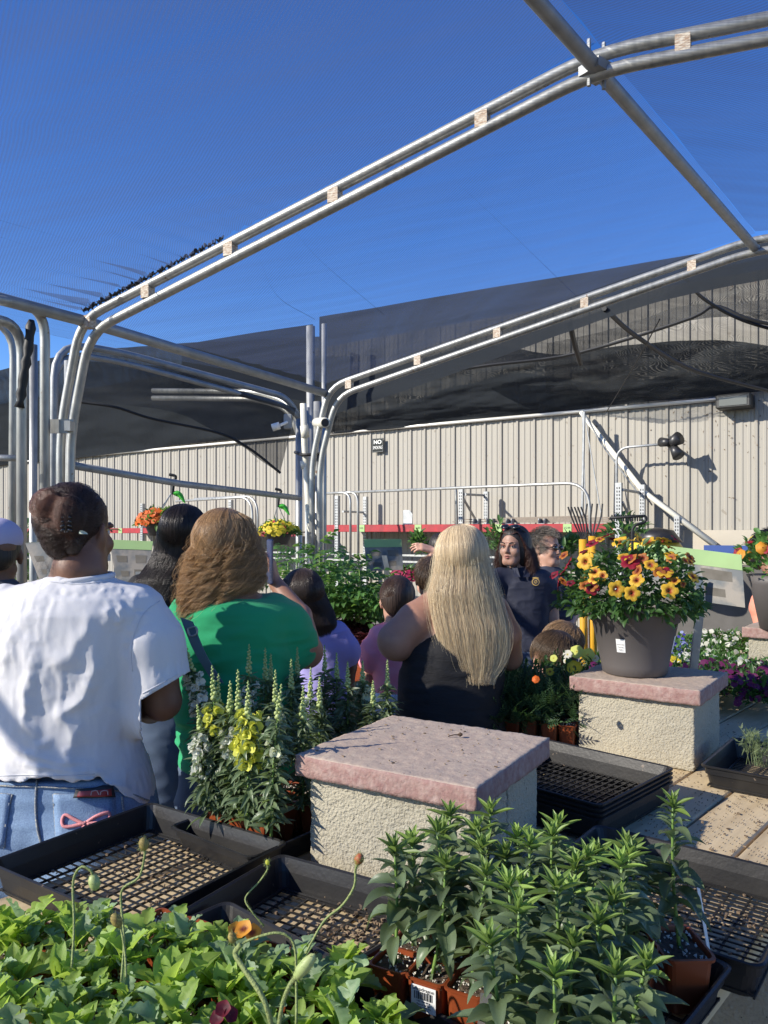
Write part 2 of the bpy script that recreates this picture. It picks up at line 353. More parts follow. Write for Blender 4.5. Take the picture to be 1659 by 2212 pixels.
# ---- wall light, camera lamp on pipe
lt = thing('wall_light', 'dark box flood light fixed under the wall rail', 'light', PW(1587, 870, .15))
c = PW(1587, 868, .2); mb = MB(); mb.bevbox(c, (.46, .26, .2), ax=wd, b=.02); mb.out('lamp_housing', mat('lamp_body', (.03, .03, .028), .5), lt)
mb = MB(); mb.box(c + wn_ * .133 + (0, 0, -.005), (.36, .01, .12), ax=wd); mb.out('lamp_lens', mat('lamp_glass', (.12, .125, .11), .25), lt)
sp = thing('security_flood_light', 'twin headed black security lamp at the end of a thin conduit', 'light', PW(1448, 958, .5))
c = PW(1448, 958, .5); mb = MB()
mb.tube(bend([PW(1332, 1180, .45), PW(1332, 968, .45), c], .2, 8), .02, 8); mb.out('conduit', M['galv_dull'], sp, smooth=True)
dk = mat('lamp_black', (.02, .02, .022), .4)
for a, b, r0, r1 in (((1428, 955), (1446, 956), .07, .055), ((1444, 960), (1468, 946), .06, .1), ((1452, 962), (1466, 985), .05, .09)):
    mb = MB(); mb.tube([PW(*a, .5), PW(*b, .6)], [r0, r1], 12); mb.out('lamp_head', dk, sp, smooth=True)
mb = MB(); mb.tube([PW(1448, 958, .5), PW(1450, 958, .0)], .02, 6); mb.out('mounting_arm', dk, sp)
# slanted downpipe on the wall
dp = thing('slanted_white_pipe', 'white pipe running diagonally down the ribbed wall beside the lamp', 'pipe', PW(1350, 1170, .2))
mb = MB(); mb.tube([PW(1255, 890, .25), PW(1390, 1062, .25), PW(1545, 1178, .25)], [.035, .04, .045], 10); mb.out('pipe_run', M['pvc'], dp, smooth=True)
mb = MB(); mb.tube([PW(1262, 893, .3), PW(1300, 960, .3), PW(1385, 1075, .2)], .012, 6); mb.out('cable', M['galv_dull'], dp)
for i, (a, b) in enumerate((((1258, 890), (1268, 1180)), ((1262, 890), (1310, 1180)), ((1262, 890), (1256, 1180)))):
    mb = MB(); mb.tube([PW(*a, .6), PW(*b, .6)], .009 if i < 2 else .022, 6)
    mb.out(('hanging_wire' if i < 2 else 'slim_post'), M['galv_dull'], label=('thin dark wire dropping straight from the cloth to the racks', 'thin dark wire slanting away from the post by the wall', 'slim grey post standing before the ribbed wall')[i], cat='wire' if i < 2 else 'post')
# ---- greenhouse frames
Y1, Y2, YA, YB = 4.0, 5.85, 2.8, 4.58
E1, E2 = P(165, 700, Y1), P(703, 868, Y2); E2[2] = E1[2] = 2.63
R1, R2 = P(1290, 112, YA), P(1632, 515, YB); R1[2] = R2[2] = 3.287
dE, dR = E2 - E1, R2 - R1
def Ek(k): return E1 + dE * k
def Rk(k): return R1 + dR * k
QR = np.array((2.38, -1.2, -.2))
up = np.array((0, 0, 1.))
GR = .0235
def tube_obj(pts, r, name='tube', parent=None, m='galv', n=12, **k):
    mb = MB(); mb.tube(pts, r, n); return mb.out(name, M[m], parent, smooth=True, **k)
def truss(name, label, k, posts):
    t = thing(name, label, 'frame', Ek(k) * (1, 1, 0), group=None)
    e, r = Ek(k), Rk(k); q = r + QR; d = (r - e) / np.linalg.norm(r - e); d2 = (q - r) / np.linalg.norm(q - r)
    off = .066 if k == 0 else .07
    base = e - d * .12 + np.array((0, 0, -.52)); base2 = base.copy(); base2[2] = 0
    tube_obj(bend([base2, base, e + d * .03, r, q], .16, 7), GR, 'outer_chord', t)
    lo = np.array((0, 0, -off))
    e2 = e + d * .1 + lo * 1.3; b2 = base + np.array((.06, -.02, -.03)) ; b3 = b2.copy(); b3[2] = 0
    tube_obj(bend([b3, b2, e2, r + lo, q + lo], .16, 7), GR, 'inner_chord', t)
    L1 = np.linalg.norm(r - e); L2 = np.linalg.norm(q - r)
    for fr in (.035, .185, .375, .585, .835) if k == 0 else (.07, .26, .46, .66, .88):
        c = e + (r - e) * fr + lo / 2; mb = MB(); mb.box(c, (.05, .045, off * .95), ax=d * (1, 1, 0) / np.linalg.norm(d[:2])); mb.out('spacer_block', M['wood_spacer'], t)
    for fr in (.11, .5):
        c = r + (q - r) * fr + lo / 2; mb = MB(); mb.box(c, (.05, .045, off * .95), ax=d2 * (1, 1, 0) / np.linalg.norm(d2[:2])); mb.out('spacer_block', M['wood_spacer'], t)
    return t
fr1 = truss('greenhouse_arch', 'double tube steel arch crossing overhead close by with pale spacer blocks', 0, 0)
fr2 = truss('greenhouse_arch', 'double tube steel arch farther back over the dark hanging cloth', 1, 0)
# purlins
tube_obj([Rk(-2.2) + (0, 0, -.06), Rk(-.02) + (0, 0, -.06), Rk(1) + (0, 0, -.06)], .026, 'ridge_purlin', m='galv_dull', label='long dark tube running along the ridge from arch to arch', cat='tube')
tube_obj([Ek(-2.5) + (0, 0, .0), Ek(0) + (.03, -.06, .0), Ek(1) + (0, 0, -.04)], .03, 'eave_purlin', m='galv_dull', label='dark tube running along the eave from the pole cluster to the far posts', cat='tube')
tb = thing('ridge_clamp', 'bolted clamp joining ridge tube and the near arch', 'clamp', R1)
mb = MB(); mb.box(R1 + (-.0, 0, -.065), (.1, .09, .035), ax=(.8, .6, 0)); mb.tube([R1 + (-.03, 0, -.12), R1 + (-.03, 0, .05)], .008, 6); mb.tube([R1 + (.03, .02, -.12), R1 + (.03, .02, .05)], .008, 6); mb.out('clamp_plate', M['galv_dull'], tb)
# left pole cluster
poles = [(47, 3.7, 700, 22, 'bent grey pole wrapped with black cloth at its top'), (72, 4.1, 745, 17, 'slim pale pole behind the wrapped pole'),
         (97, 3.85, 665, 21, 'grey pole curving over at the eave beside the double arch'), (149, 4.2, 780, 20, 'dark square backed pole at the inner edge of the cluster')]
for i, (u, Y, v, w, lab) in enumerate(poles):
    r = w / 2 / F * Y; top = P(u, v, Y)
    if i in (0, 2): pts = bend([P(u, 1400, Y) * (1, 1, 0) + (0, 0, 0), P(u, v, Y), P(u - 105, v - 18, Y - .3)], .2, 8)
    else: pts = [P(u, v, Y) * (1, 1, 0), top]
    t = thing('steel_pole', lab, 'pole', P(u, 1145, Y) * (1, 1, 0), group='poles at the eave cluster'); tube_obj(pts, r, 'tube', t, 'galv' if i != 3 else 'galv_dull', 14)
    if i == 0:
        mb = MB(); mb.tube(spline([P(68, 692, 3.68), P(60, 760, 3.66), P(50, 820, 3.66), P(42, 880, 3.66)], 14), [.014 + .012 * abs(math.sin(j * 1.3)) for j in range(14)], 8); mb.out('cloth_wrap', M['black_strap'], t, smooth=True)
mb = MB(); mb.box(P(132, 921, 3.9), (.13, .012, .07)); mb.box(P(150, 921, 3.88), (.03, .06, .05))
mb.out('pipe_bracket', M['galv'], label='galvanised bracket clamping the cluster poles together', cat='bracket')
tube_obj([P(-60, 988, 3.8), P(46, 990, 3.75)], .016, 'rail_tube', label='short tube joining the wrapped pole from outside the picture', cat='tube')
tube_obj([P(155, 1005, 4.2), P(390, 1045, 5.0), P(648, 1076, 6.1)], .022, 'basket_rail', m='galv_dull', label='dark tube sagging between pole cluster and centre posts, carrying the flower baskets', cat='tube')
# second bay frames at the left, seen end-on
tube_obj(bend([P(22, 740, 4.8) * (1, 1, 0) + (0, 0, 0), P(30, 700, 4.8), P(-200, 640, 4.4)], .2), .024, 'next_bay_tube', label='curved tube of the neighbouring bay entering beside the wrapped pole', cat='tube')
for vv, rr in ((728, .026), (748, .022)):
    tube_obj(bend([P(108, 980, 5.2) * (1, 1, 0), P(118, vv + 12, 5.2), P(250, vv + 30, 5.6), P(620, vv + 130, 6.3), P(648, 905, 6.4)], .3), rr, 'side_bay_tube', m='galv_dull', label='upper tube of the side bay sloping down towards the centre posts' if vv == 728 else 'lower tube of the side bay sloping down towards the centre posts', cat='tube')
for vv in (840, 856):
    tube_obj(bend([P(330, vv + 4, 7.2), P(560, vv + 6, 6.6), P(625, vv + 30, 6.4), P(648, vv + 90, 6.4)], .2), .024, 'bright_side_tube', label='bright tube of the far side arch, ' + ('upper' if vv == 840 else 'lower') + ' of the pair', cat='tube')
# centre posts
cp = [(646, 6.3, 905, 15, 'galv', 'leftmost post of the centre cluster, holding the camera'), (664, 6.4, 880, 10, 'galv_dull', 'thin dark post behind the white pipe'),
      (671, 6.6, 705, 19, 'galv', 'tall post of the centre cluster reaching the dark cloth top'), (686, 6.0, 868, 18, 'galv', 'thick front post of the centre cluster with the pipe stub'),
      (700, 6.5, 700, 11, 'galv', 'rear slim post of the centre cluster')]
for u, Y, v, w, mm, lab in cp:
    t = thing('steel_post', lab, 'post', P(u, 1145, Y) * (1, 1, 0), group='posts of the centre cluster'); tube_obj([P(u, v, Y) * (1, 1, 0), P(u, v, Y)], w / 2 / F * Y, 'tube', t, mm, 14)
mb = MB(); mb.tube([P(684, 913, 6.0), P(702, 913, 5.75)], [.038, .04], 14); ps = mb.out('white_pipe_stub', M['pvc'], smooth=True, label='short white pipe stub poking out of the front centre post', cat='pipe')
mb = MB(); mb.tube([P(700, 913, 5.765), P(702.5, 913, 5.742)], .03, 14); mb.out('pipe_bore', M['ink'], ps)
wp = thing('white_drain_pipe', 'long white plastic pipe strapped to the centre posts', 'pipe', P(665, 1000, 6.1) * (1, 1, 0))
mb = MB(); mb.tube([P(655, 872, 6.05), P(658, 960, 6.05), P(666, 1080, 6.0), P(678, 1300, 5.95), P(684, 1300, 5.95) * (1, 1, 0)], .026, 10); mb.out('pipe_run', M['pvc'], wp, smooth=True)
for v0, v1 in ((920, 945), (995, 1012)):
    mb = MB(); mb.tube([P(657, v0, 6.04), P(660, v1, 6.04)], .034, 10); mb.out('coupling', M['pvc'], wp, smooth=True)
mb = MB(); mb.tube(bend([P(638, 977, 6.25), P(655, 983, 5.95), P(700, 980, 5.95)], .05), .014, 6); mb.out('black_strap', M['black_strap'], label='black strap tied around the centre posts and white pipe', cat='strap')
sc_ = thing('security_camera', 'small white security camera on a grey box by the centre posts', 'camera', P(620, 915, 6.2))
mb = MB(); mb.tube([P(588, 924, 6.1), P(604, 919, 6.1)], .03, 12); mb.out('camera_body', M['label'], sc_, smooth=True)
mb = MB(); mb.bevbox(P(622, 911, 6.2), (.065, .05, .12), b=.006); mb.out('junction_box', mat('box_grey', (.3, .31, .31), .6), sc_)
mb = MB(); mb.tube([P(604, 919, 6.1), P(620, 912, 6.18)], .012, 8); mb.out('camera_arm', M['label'], sc_)
# ---- shade cloths
cl_blue = clothmesh('shade_cloth', (.035, .045, .07), .35, 34, (.12, .16, .28)); cl_b2 = clothmesh('shade_cloth_middle', (.035, .045, .07), .26, 34, (.13, .17, .29)); cl_b3 = clothmesh('shade_cloth_far', (.03, .04, .06), .42, 30, (.1, .13, .24))
cl_dark = clothmesh('dark_shade_cloth', (.04, .046, .053), 1.02, 60, (.035, .04, .046))
cl_mid = clothmesh('thin_dark_shade_cloth', (.05, .055, .06), .74, 60, (.05, .055, .06))
cl_thin = clothmesh('loose_net', (.06, .065, .07), .42, 60, (.06, .065, .07))
def roofgrid(k0, k1, A, B, na, nb, sag=.03, wr=.004, seed=0, edge=None, lift=.035):
    G = np.zeros((na, nb, 3))
    for i, s in enumerate(np.linspace(0, 1, na)):
        k = k0 + (k1 - k0) * s; a, b = A(k), B(k)
        for j, t in enumerate(np.linspace(0, 1, nb)):
            p = a + (b - a) * t; p[2] += lift; G[i, j] = p
            bay = (k - math.floor(k)); G[i, j, 2] -= sag * math.sin(math.pi * t) * math.sin(math.pi * bay)
    if edge is not None:
        ss = np.linspace(0, 1, na)[:, None]; tt = np.linspace(0, 1, nb)[None, :]
        w = np.clip((ss - .93) / .07, 0, 1) * np.clip(1 - tt / .55, 0, 1)
        G[..., 2] += w * .035 * (np.sin(tt * 190 + 2 * np.sin(tt * 31)) + .6); 
    n = fbm(G * np.array((1, 1, 0)) @ np.array([[.8, -.6, 0], [.6, .8, 0], [0, 0, 1]]) * np.array((1, .25, 1)), .25, 3, seed)
    G[..., 2] += n * wr
    for c0 in range(4):   # taut creases that run in from the eave corner
        ii = np.linspace(0, 1, na)[:, None]; jj = np.linspace(0, 1, nb)[None, :]
        d = np.abs(ii - (.55 + .1 * c0) - (.35 - .12 * c0) * jj * 2); G[..., 2] += .012 * np.exp(-(d / .012) ** 2) * np.exp(-jj * 3)
    return G
# the sheet overhead is pinned at the eaves and laid over the ridge tube
MB().grid(roofgrid(-3.2, 0, Ek, Rk, 180, 90, seed=1, edge=1)).out('shade_cloth_roof', cl_blue, smooth=True, label='blue shade cloth stretched overhead with a ruffled edge along the near arch', cat='shade cloth')
MB().grid(roofgrid(0.01, 1.0, Ek, Rk, 70, 70, seed=2, wr=.006)).out('shade_cloth_roof', cl_b2, smooth=True, label='blue shade cloth panel between the near arch and the far arch', cat='shade cloth')
MB().grid(roofgrid(-3.2, 1.0, lambda k: Rk(k) + (.0, 0, .004), lambda k: Rk(k) + QR, 120, 40, seed=3)).out('shade_cloth_roof', cl_b3, smooth=True, label='blue shade cloth on the far side of the ridge tube', cat='shade cloth')
QL = -(R1 - E1) * (1, 1, 0) * 1.0
MB().grid(roofgrid(-3.2, .9, lambda k: Ek(k) + QL + (0, 0, .62), lambda k: Ek(k) + (-.1, 0, -.02), 60, 40, seed=4)).out('shade_cloth_roof', clothmesh('open_shade_cloth', (.05, .06, .08), .22, 75, (.15, .2, .3)), smooth=True, label='thin shade cloth of the neighbouring bay beyond the pole cluster', cat='shade cloth')
def sheet(top, bot, name, m, nu=60, nv=24, wr=.02, seed=0, sag=0., parent=None, **k):
    T = spline([P(*p) for p in top], nu); B = spline([P(*p) for p in bot], nu); G = np.zeros((nv, nu, 3))
    for i, t in enumerate(np.linspace(0, 1, nv)): G[i] = T * (1 - t) + B * t; G[i, :, 2] -= sag * math.sin(math.pi * t)
    n = fbm(G * (.35, .35, 2.2), .5, 4, seed); G[..., 1] += n * wr; G[..., 2] += n * wr * .5
    return MB().grid(G).out(name, m, parent, smooth=True, **k)
sheet([(392, 745, 7.0), (540, 720, 7.0), (676, 700, 7.0)], [(392, 830, 6.9), (540, 850, 6.9), (676, 870, 6.9)], 'dark_cloth_panel', cl_dark, label='dark cloth panel above the side arch tubes, ending at the tall post', cat='shade cloth', wr=.02, seed=11)
sheet([(690, 684, 6.9), (1900, 482, 5.4)], [(690, 905, 6.9), (1000, 800, 6.2), (1230, 715, 5.9), (1470, 640, 5.6), (1900, 560, 5.4)], 'dark_cloth_panel', cl_dark, label='dark cloth valance rising above the far arch', cat='shade cloth', wr=.025, seed=12, nu=120)
sheet([(u_, v_, YW(u_, .6)) for u_, v_ in ((-60, 815), (150, 765), (392, 742), (660, 728), (700, 728))], [(u_, v_, YW(u_, .12)) for u_, v_ in ((-60, 1012), (160, 990), (400, 960), (640, 937), (705, 933))], 'dark_cloth_panel', cl_dark, label='wide dark cloth hanging behind the pole cluster down to the wall', cat='shade cloth', wr=.05, seed=13, nu=100, nv=40)
# hanging cloth behind the far arch, layered
sheet([(u_, v_, YW(u_, 1.7)) for u_, v_ in ((1000, 770), (1120, 725), (1240, 690), (1480, 600), (1760, 530))], [(u_, v_, YW(u_, 1.0)) for u_, v_ in ((1000, 800), (1120, 785), (1240, 770), (1480, 690), (1760, 700))], 'sagging_cloth', cl_mid, label='loose dark net sagging just below the far arch', cat='shade cloth', wr=.1, seed=14, nu=120, sag=.05)
sheet([(u_, v_, YW(u_, .75)) for u_, v_ in ((690, 850), (880, 785), (1040, 745), (1200, 765), (1350, 745), (1540, 735), (1760, 760))], [*[(u_, v_, YW(u_, .12)) for u_, v_ in ((700, 938), (900, 921), (1100, 899), (1290, 881), (1500, 858), (1760, 826))]], 'sagging_cloth', cl_dark, label='broad dark cloth running down to the white wall rail', cat='shade cloth', wr=.07, seed=15, nu=140, nv=50, sag=.12)
sheet([(u_, v_, YW(u_, 1.6)) for u_, v_ in ((1180, 740), (1350, 700), (1500, 660), (1760, 640))], [(u_, v_, YW(u_, .5)) for u_, v_ in ((1180, 850), (1350, 866), (1500, 846), (1760, 800))], 'sagging_cloth', cl_thin, label='thin translucent net bunched under the ridge near the wall light', cat='shade cloth', wr=.15, seed=16, sag=.1, nu=90, nv=30)
sheet([(172, 775, 5.6), (400, 800, 6.0), (640, 880, 6.2)], [(176, 868, 5.6), (400, 905, 6.0), (606, 1018, 6.2)], 'loose_net', cl_mid, label='torn loose net hanging in a point beside the centre posts', cat='net', wr=.06, seed=17, nu=60)
mb = MB(); mb.tube(spline([P(176, 869, 5.55), P(250, 880, 5.6), (P(330, 905, 5.8)), P(470, 935, 6.0), P(540, 970, 6.1), P(606, 1022, 6.15)], 40), .011, 6); mb.out('hem_cord', M['black_strap'], label='dark hem cord along the torn net', cat='cord')
for pts, r, lab in (([(880, 816, 7.9), (1050, 790, 7.6), (1240, 765, 7.3), (1480, 692, 6.7), (1545, 662, 6.6), (1620, 690, 6.5), (1760, 720, 6.4)], .016, 'dark hem of the sagging net curving up towards the ridge'),
                    ([(1305, 666, 5.8), (1380, 730, 6.8), (1500, 800, 8), (1680, 850, 9)], .02, 'dark strap crossing under the loose net'),
                    ([(1232, 700, 6), (1240, 740, 6.4), (1254, 786, 7)], .022, 'short twisted black cloth strip dangling from the far arch'),
                    ([(1480, 600, 5.7), (1520, 645, 6.2), (1600, 690, 6.5), (1700, 720, 6.5)], .014, 'dark cord looping from the far arch'),
                    ([(1425, 690, 6.2), (1370, 790, 7.6), (1310, 890, 9.5)], .006, 'thin wire hanging down from the loose net')):
    mb = MB(); mb.tube(spline([P(*p) for p in pts], 30), r, 6); mb.out('dark_cord', M['black_strap'], label=lab, cat='cord')  # cords, straps and hem lines of the hanging cloth
for u, v in ((1284, 648), (1462, 545), (1475, 592)):
    pass

# bunched dark hem of the cloth along the lower half of the near arch
e_, r_ = Ek(0), Rk(0); dd_ = (r_ - e_); n = 260; G = []
for i in range(n):
    f = .02 + .34 * i / (n - 1); p = e_ + dd_ * f + (0, 0, .045); w = .011 * (1 - (i / n) ** 2) + .002; a = i * 1.1 + 1.3 * math.sin(i * .37)
    G.append([p + np.array((.0, 0, .006 * math.sin(a) - .012)) - dE / np.linalg.norm(dE) * (.007 * math.sin(a * 1.3) + o * w) + np.array((0, 0, (o - .5) * .014 * math.sin(a * .7 + 1) + .008)) for o in (-.4, .1, .6, 1.1)])
x = MB().grid(G).out('cloth_hem', mat('blue_black_cloth', (.018, .024, .036), .8), smooth=True, label='bunched dark hem of shade cloth along the lower near arch', cat='cloth hem'); x.modifiers.new('s', 'SOLIDIFY').thickness = .003

rn = np.cross(R1 - E1, E2 - E1)
def roofP(u, v, dz=.025):
    d = P(u, v, 1.0) - (0, 0, EYE); o = np.array((0, 0, EYE)); q = E1 + (0, 0, dz); return o + d * (rn @ (q - o) / (rn @ d))
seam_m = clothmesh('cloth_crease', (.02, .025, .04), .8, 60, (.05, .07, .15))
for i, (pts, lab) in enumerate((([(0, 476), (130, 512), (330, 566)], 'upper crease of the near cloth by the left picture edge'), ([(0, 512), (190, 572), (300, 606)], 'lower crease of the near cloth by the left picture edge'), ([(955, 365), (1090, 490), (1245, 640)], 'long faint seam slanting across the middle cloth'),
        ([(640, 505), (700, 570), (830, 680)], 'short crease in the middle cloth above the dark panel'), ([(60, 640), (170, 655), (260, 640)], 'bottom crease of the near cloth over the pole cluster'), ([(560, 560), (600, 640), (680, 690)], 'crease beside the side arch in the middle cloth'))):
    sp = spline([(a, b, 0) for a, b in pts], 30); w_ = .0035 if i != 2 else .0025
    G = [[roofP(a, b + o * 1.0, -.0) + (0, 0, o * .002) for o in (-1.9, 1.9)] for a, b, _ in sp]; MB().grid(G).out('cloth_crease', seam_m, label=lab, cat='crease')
# ================================================================ RACKS along the wall
PR = 1.15   # distance of the rack front from the wall
def upright(u, v0, off, name_label, w=.075):
    t = props(bpy.data.objects.new('rack_upright', None), name_label, 'rack post', 'perforated rack uprights'); COL.objects.link(t)
    b = PW(u, v0, off); t.location = Vector((b[0], b[1], 0)); z = b[2]
    mb = MB(); mb.box((b[0], b[1], z / 2), (w, .07, z), ax=wd); mb.out('post', M['galv_dull'], t)
    mb = MB(); fr = wn_ * .037
    for zz in np.arange(.9, z - .03, .05):
        for dx in (-.017, .017): mb.box((b[0] + wd[0] * dx + fr[0], b[1] + wd[1] * dx + fr[1], zz), (.012, .004, .026), ax=wd)
    mb.out('slots', M['ink'], t, kind='stuff'); return t
for u, v, off, lab in ((729, 1071, PR, 'perforated rack upright beside the centre posts'), (790, 1073, .3, 'rear perforated upright next to the first hoop'),
                       (997, 1056, PR, 'perforated rack upright behind the second hoop'), (1051, 1062, .3, 'rear upright above the long haired woman in the polo'),
                       (1337, 1043, PR, 'pale perforated upright at the end of the red beam'), (1388, 1047, .3, 'rear upright at the rack end below the flood light'),
                       (1463, 1115, .3, 'short grey upright standing at the foot of the diagonal pipe'), (308, 1088, PR, 'short perforated upright behind the orange flower basket'),
                       (499, 1080, PR, 'perforated upright above the curly haired woman')):
    upright(u, v, off, lab, .09 if u == 1337 else .075)
def rack_beam(u0, u1, va, vb, off, lab, tags, name='shelf_beam'):
    t = thing(name, lab, 'shelf beam', PW((u0 + u1) / 2, va, off)); a, b = PW(u0, va, off), PW(u1, va, off); z = a[2]; b[2] = z
    h = abs(vb - va) / F * YW((u0 + u1) / 2, off); c = (a + b) / 2 - (0, 0, h / 2)
    mb = MB(); mb.bevbox(c, (np.linalg.norm(b - a), .05, h), ax=wd, b=.006); mb.out('beam', M['red'], t)
    mb = MB(); mb.box(c + (0, 0, h / 2 - .02) - wn_ * .45, (np.linalg.norm(b - a), .85, .03), ax=wd); mb.out('shelf_deck', M['wood_spacer'], t)
    for i, u in enumerate(tags):
        q = PW(u, (va + vb) / 2, off) + wn_ * .03; q[2] = z - h / 2; mb = MB(); mb.box(q, (.13, .004, h * .95), ax=wd); tg = mb.out('price_tag', M['green_card'], t)
        text('15.99' if i else '9.99', q + wn_ * .003, .045, wd, M['ink'], 'tag_print', tg)
    return t
rack_beam(703, 1341, 1134, 1151, PR, 'long red rack beam with pale green price tags below the wall ribs', (783, 905, 1078, 1227))
rack_beam(236, 338, 1141, 1152, PR, 'red beam segment seen between two women on the left', (262,))
rack_beam(338, 640, 1147, 1158, PR + .1, 'dark red beam behind the orange flower basket', ())
rack_beam(-60, 130, 1142, 1156, PR, 'faded red shelf beam glimpsed through the pole cluster', ())
text('A', PW(1331, 1142, PR) + wn_ * .03, .14, wd, mat('beam_mark', (.5, .5, .48), .6), 'beam_lettering', None)
bpy.data.objects['beam_lettering'].parent = bpy.data.objects['shelf_beam']; bpy.data.objects['beam_lettering'].matrix_parent_inverse = Matrix.Translation(bpy.data.objects['shelf_beam'].location).inverted()
def hoop(a, b, c, off, lab, r=.022):
    tube_obj(bend([PW(*a, off), PW(*b, off), PW(*c, off)], .35, 8), r, 'hoop_tube', m='galv', label=lab, cat='tube', group='hoops over the racks')
hoop((705, 1066), (1272, 1042), (1278, 1230), 2.0, 'long horizontal tube bending down behind the garden forks')
hoop((735, 1064), (773, 1063), (774, 1230), 2.0, 'first tube hoop to the right of the centre posts')
hoop((720, 1065), (757, 1064), (757, 1230), 2.05, 'inner tube of the first hoop beside the centre posts')
hoop((970, 1054), (985, 1054), (989, 1200), 1.6, 'tube hoop at the middle rack upright')
hoop((420, 1078), (556, 1071), (558, 1200), 2.0, 'tube hoop behind the curly haired woman')
hoop((380, 1083), (545, 1073), (546, 1200), 2.05, 'second tube hoop behind the curly haired woman')
for a, b, o1, o2, lab in (((741, 1105), (785, 1107), PR, .3, 'cross tie between the first two rack uprights'), ((1005, 1068), (1045, 1070), PR, .3, 'cross tie of the middle rack'), ((1345, 1058), (1382, 1064), PR, .3, 'cross tie at the rack end'),
                          ((1000, 1075), (1035, 1136), PR, .4, 'diagonal brace of the middle rack'), ((1345, 1085), (1382, 1165), PR, .4, 'diagonal brace at the rack end')):
    mb = MB(); mb.tube([PW(*a, o1), PW(*b, o2)], .022, 6); mb.out('rack_brace', M['galv_dull'], label=lab, cat='brace')
# lower rails and shelf goods
for v, off, lab in ((1200, 1.5, 'white edged lower shelf rail behind the tomato plants'), (1214, 1.55, 'grey lower shelf rail under the white one')):
    mb = MB(); a, b = PW(520, v, off), PW(1140, v, off); b[2] = a[2] = EYE - (v - HV) / F * YW(900, off); mb.box((a + b) / 2, (np.linalg.norm(b - a), .05, .03), ax=wd); mb.out('shelf_rail', M['galv'], label=lab, cat='rail')
mb = MB()
for i in range(9):
    a = PW(1085 + i * 22, 1133, .9); L_ = rng.uniform(.9, 2.4); mb.box(a + (0, 0, .04 + .018 * (i % 5)), (L_, .09, .016), ax=(wd + np.array((0, 0, rng.uniform(-.02, .02)))))
mb.out('board_offcuts', mat('weathered_boards', (.16, .14, .115), .9, n1=(20, (.24, .2, .16), .3, (1, 6, 1))), label='loose pile of weathered thin boards on the red shelf', cat='boards', kind='stuff')
for u in (1030, 1060, 1102, 1172):
    mb = MB(); c = PW(u, 1127, 1.0); mb.box(c + (0, 0, -.03), (.1, .1, .012), ax=wd); mb.box(c + wd * .045, (.012, .1, .1), ax=wd); mb.box(c - wd * .045, (.012, .1, .1), ax=wd); mb.box(c + (0, 0, .0) - wn_ * .045, (.1, .012, .1), ax=wd)
    mb.out('metal_bracket', M['galv_dull'], label={1030: 'first small bracket on the red shelf', 1060: 'small grey bracket beside the third price tag', 1102: 'small bracket above the sunglasses on dark hair', 1172: 'small bracket before the garden forks'}[u], cat='bracket', group='brackets on the red shelf')
mb = MB(); c = PW(881, 1118, 1.0); mb.raw([c + wd * x + (0, 0, z) + wn_ * y for y in (0, .01) for x, z in ((-.09, -.12), (.09, -.12), (.1, .06), (.04, .13), (-.09, .13))], [(0, 1, 2, 3, 4), (9, 8, 7, 6, 5)] + [(i, (i + 1) % 5, 5 + (i + 1) % 5, 5 + i) for i in range(5)])
mb.out('hanging_plate', M['galv_dull'], label='dark angled plate leaning on the wall above the red beam', cat='plate')
# blue rim and yellow cart beyond the big sign
mb = MB(); mb.box(PW(1568, 1187, 2.2), (.5, .04, .1), ax=wd); mb.out('blue_rail', mat('blue_paint', (.015, .05, .2), .5), label='blue rail end showing behind the green topped sign', cat='rail')
t = thing('mower', 'yellow and black tool body behind the petunias', 'tool', PW(1415, 1175, 2.0))
mb = MB(); mb.lathe([(.0, -.22), (.3, -.2), (.34, -.02), (.25, .1), (.1, .17), (0, .18)], 18, PW(1415, 1178, 2.0)); mb.out('engine_cover', mat('yellow_paint', (.5, .36, .02), .4), t, smooth=True)
mb = MB(); mb.lathe([(.0, -.02), (.31, .02), (.2, .17), (0, .21)], 18, PW(1420, 1174, 2.05)); mb.out('dark_lid', M['black'], t, smooth=True)
t = thing('wall_shade_block', 'dark block added as shade on the wall behind the large sign, brown box front', 'shade block', PW(1480, 1300, .5))  # dark block added so the lower wall reads as shaded; brown box on its front
a, b = PW(1290, 1300, .5), PW(1700, 1300, .5); mb = MB(); mb.bevbox(((a + b) / 2 * (1, 1, 0)) + (0, 0, .53), (np.linalg.norm((b - a)[:2]), .8, 1.06), ax=wd, b=.01); mb.out('shade_block_body', mat('shade_block_grey', (.085, .08, .074), .7, n1=(6, (.06, .056, .05), .3)), t)
a, b = PW(1390, 1300, .92), PW(1520, 1300, .92); mb = MB(); mb.box(((a + b) / 2 * (1, 1, 0)) + (0, 0, .62), (np.linalg.norm((b - a)[:2]), .03, .5), ax=wd); mb.out('brown_box_front', mat('olive_panel', (.16, .145, .11), .7), t)
for u in (1400, 1590): mb = MB(); mb.tube([PW(u, 1330, .96), PW(u, 1352, .96)], .015, 6); mb.out('box_hardware', M['ink'], t)
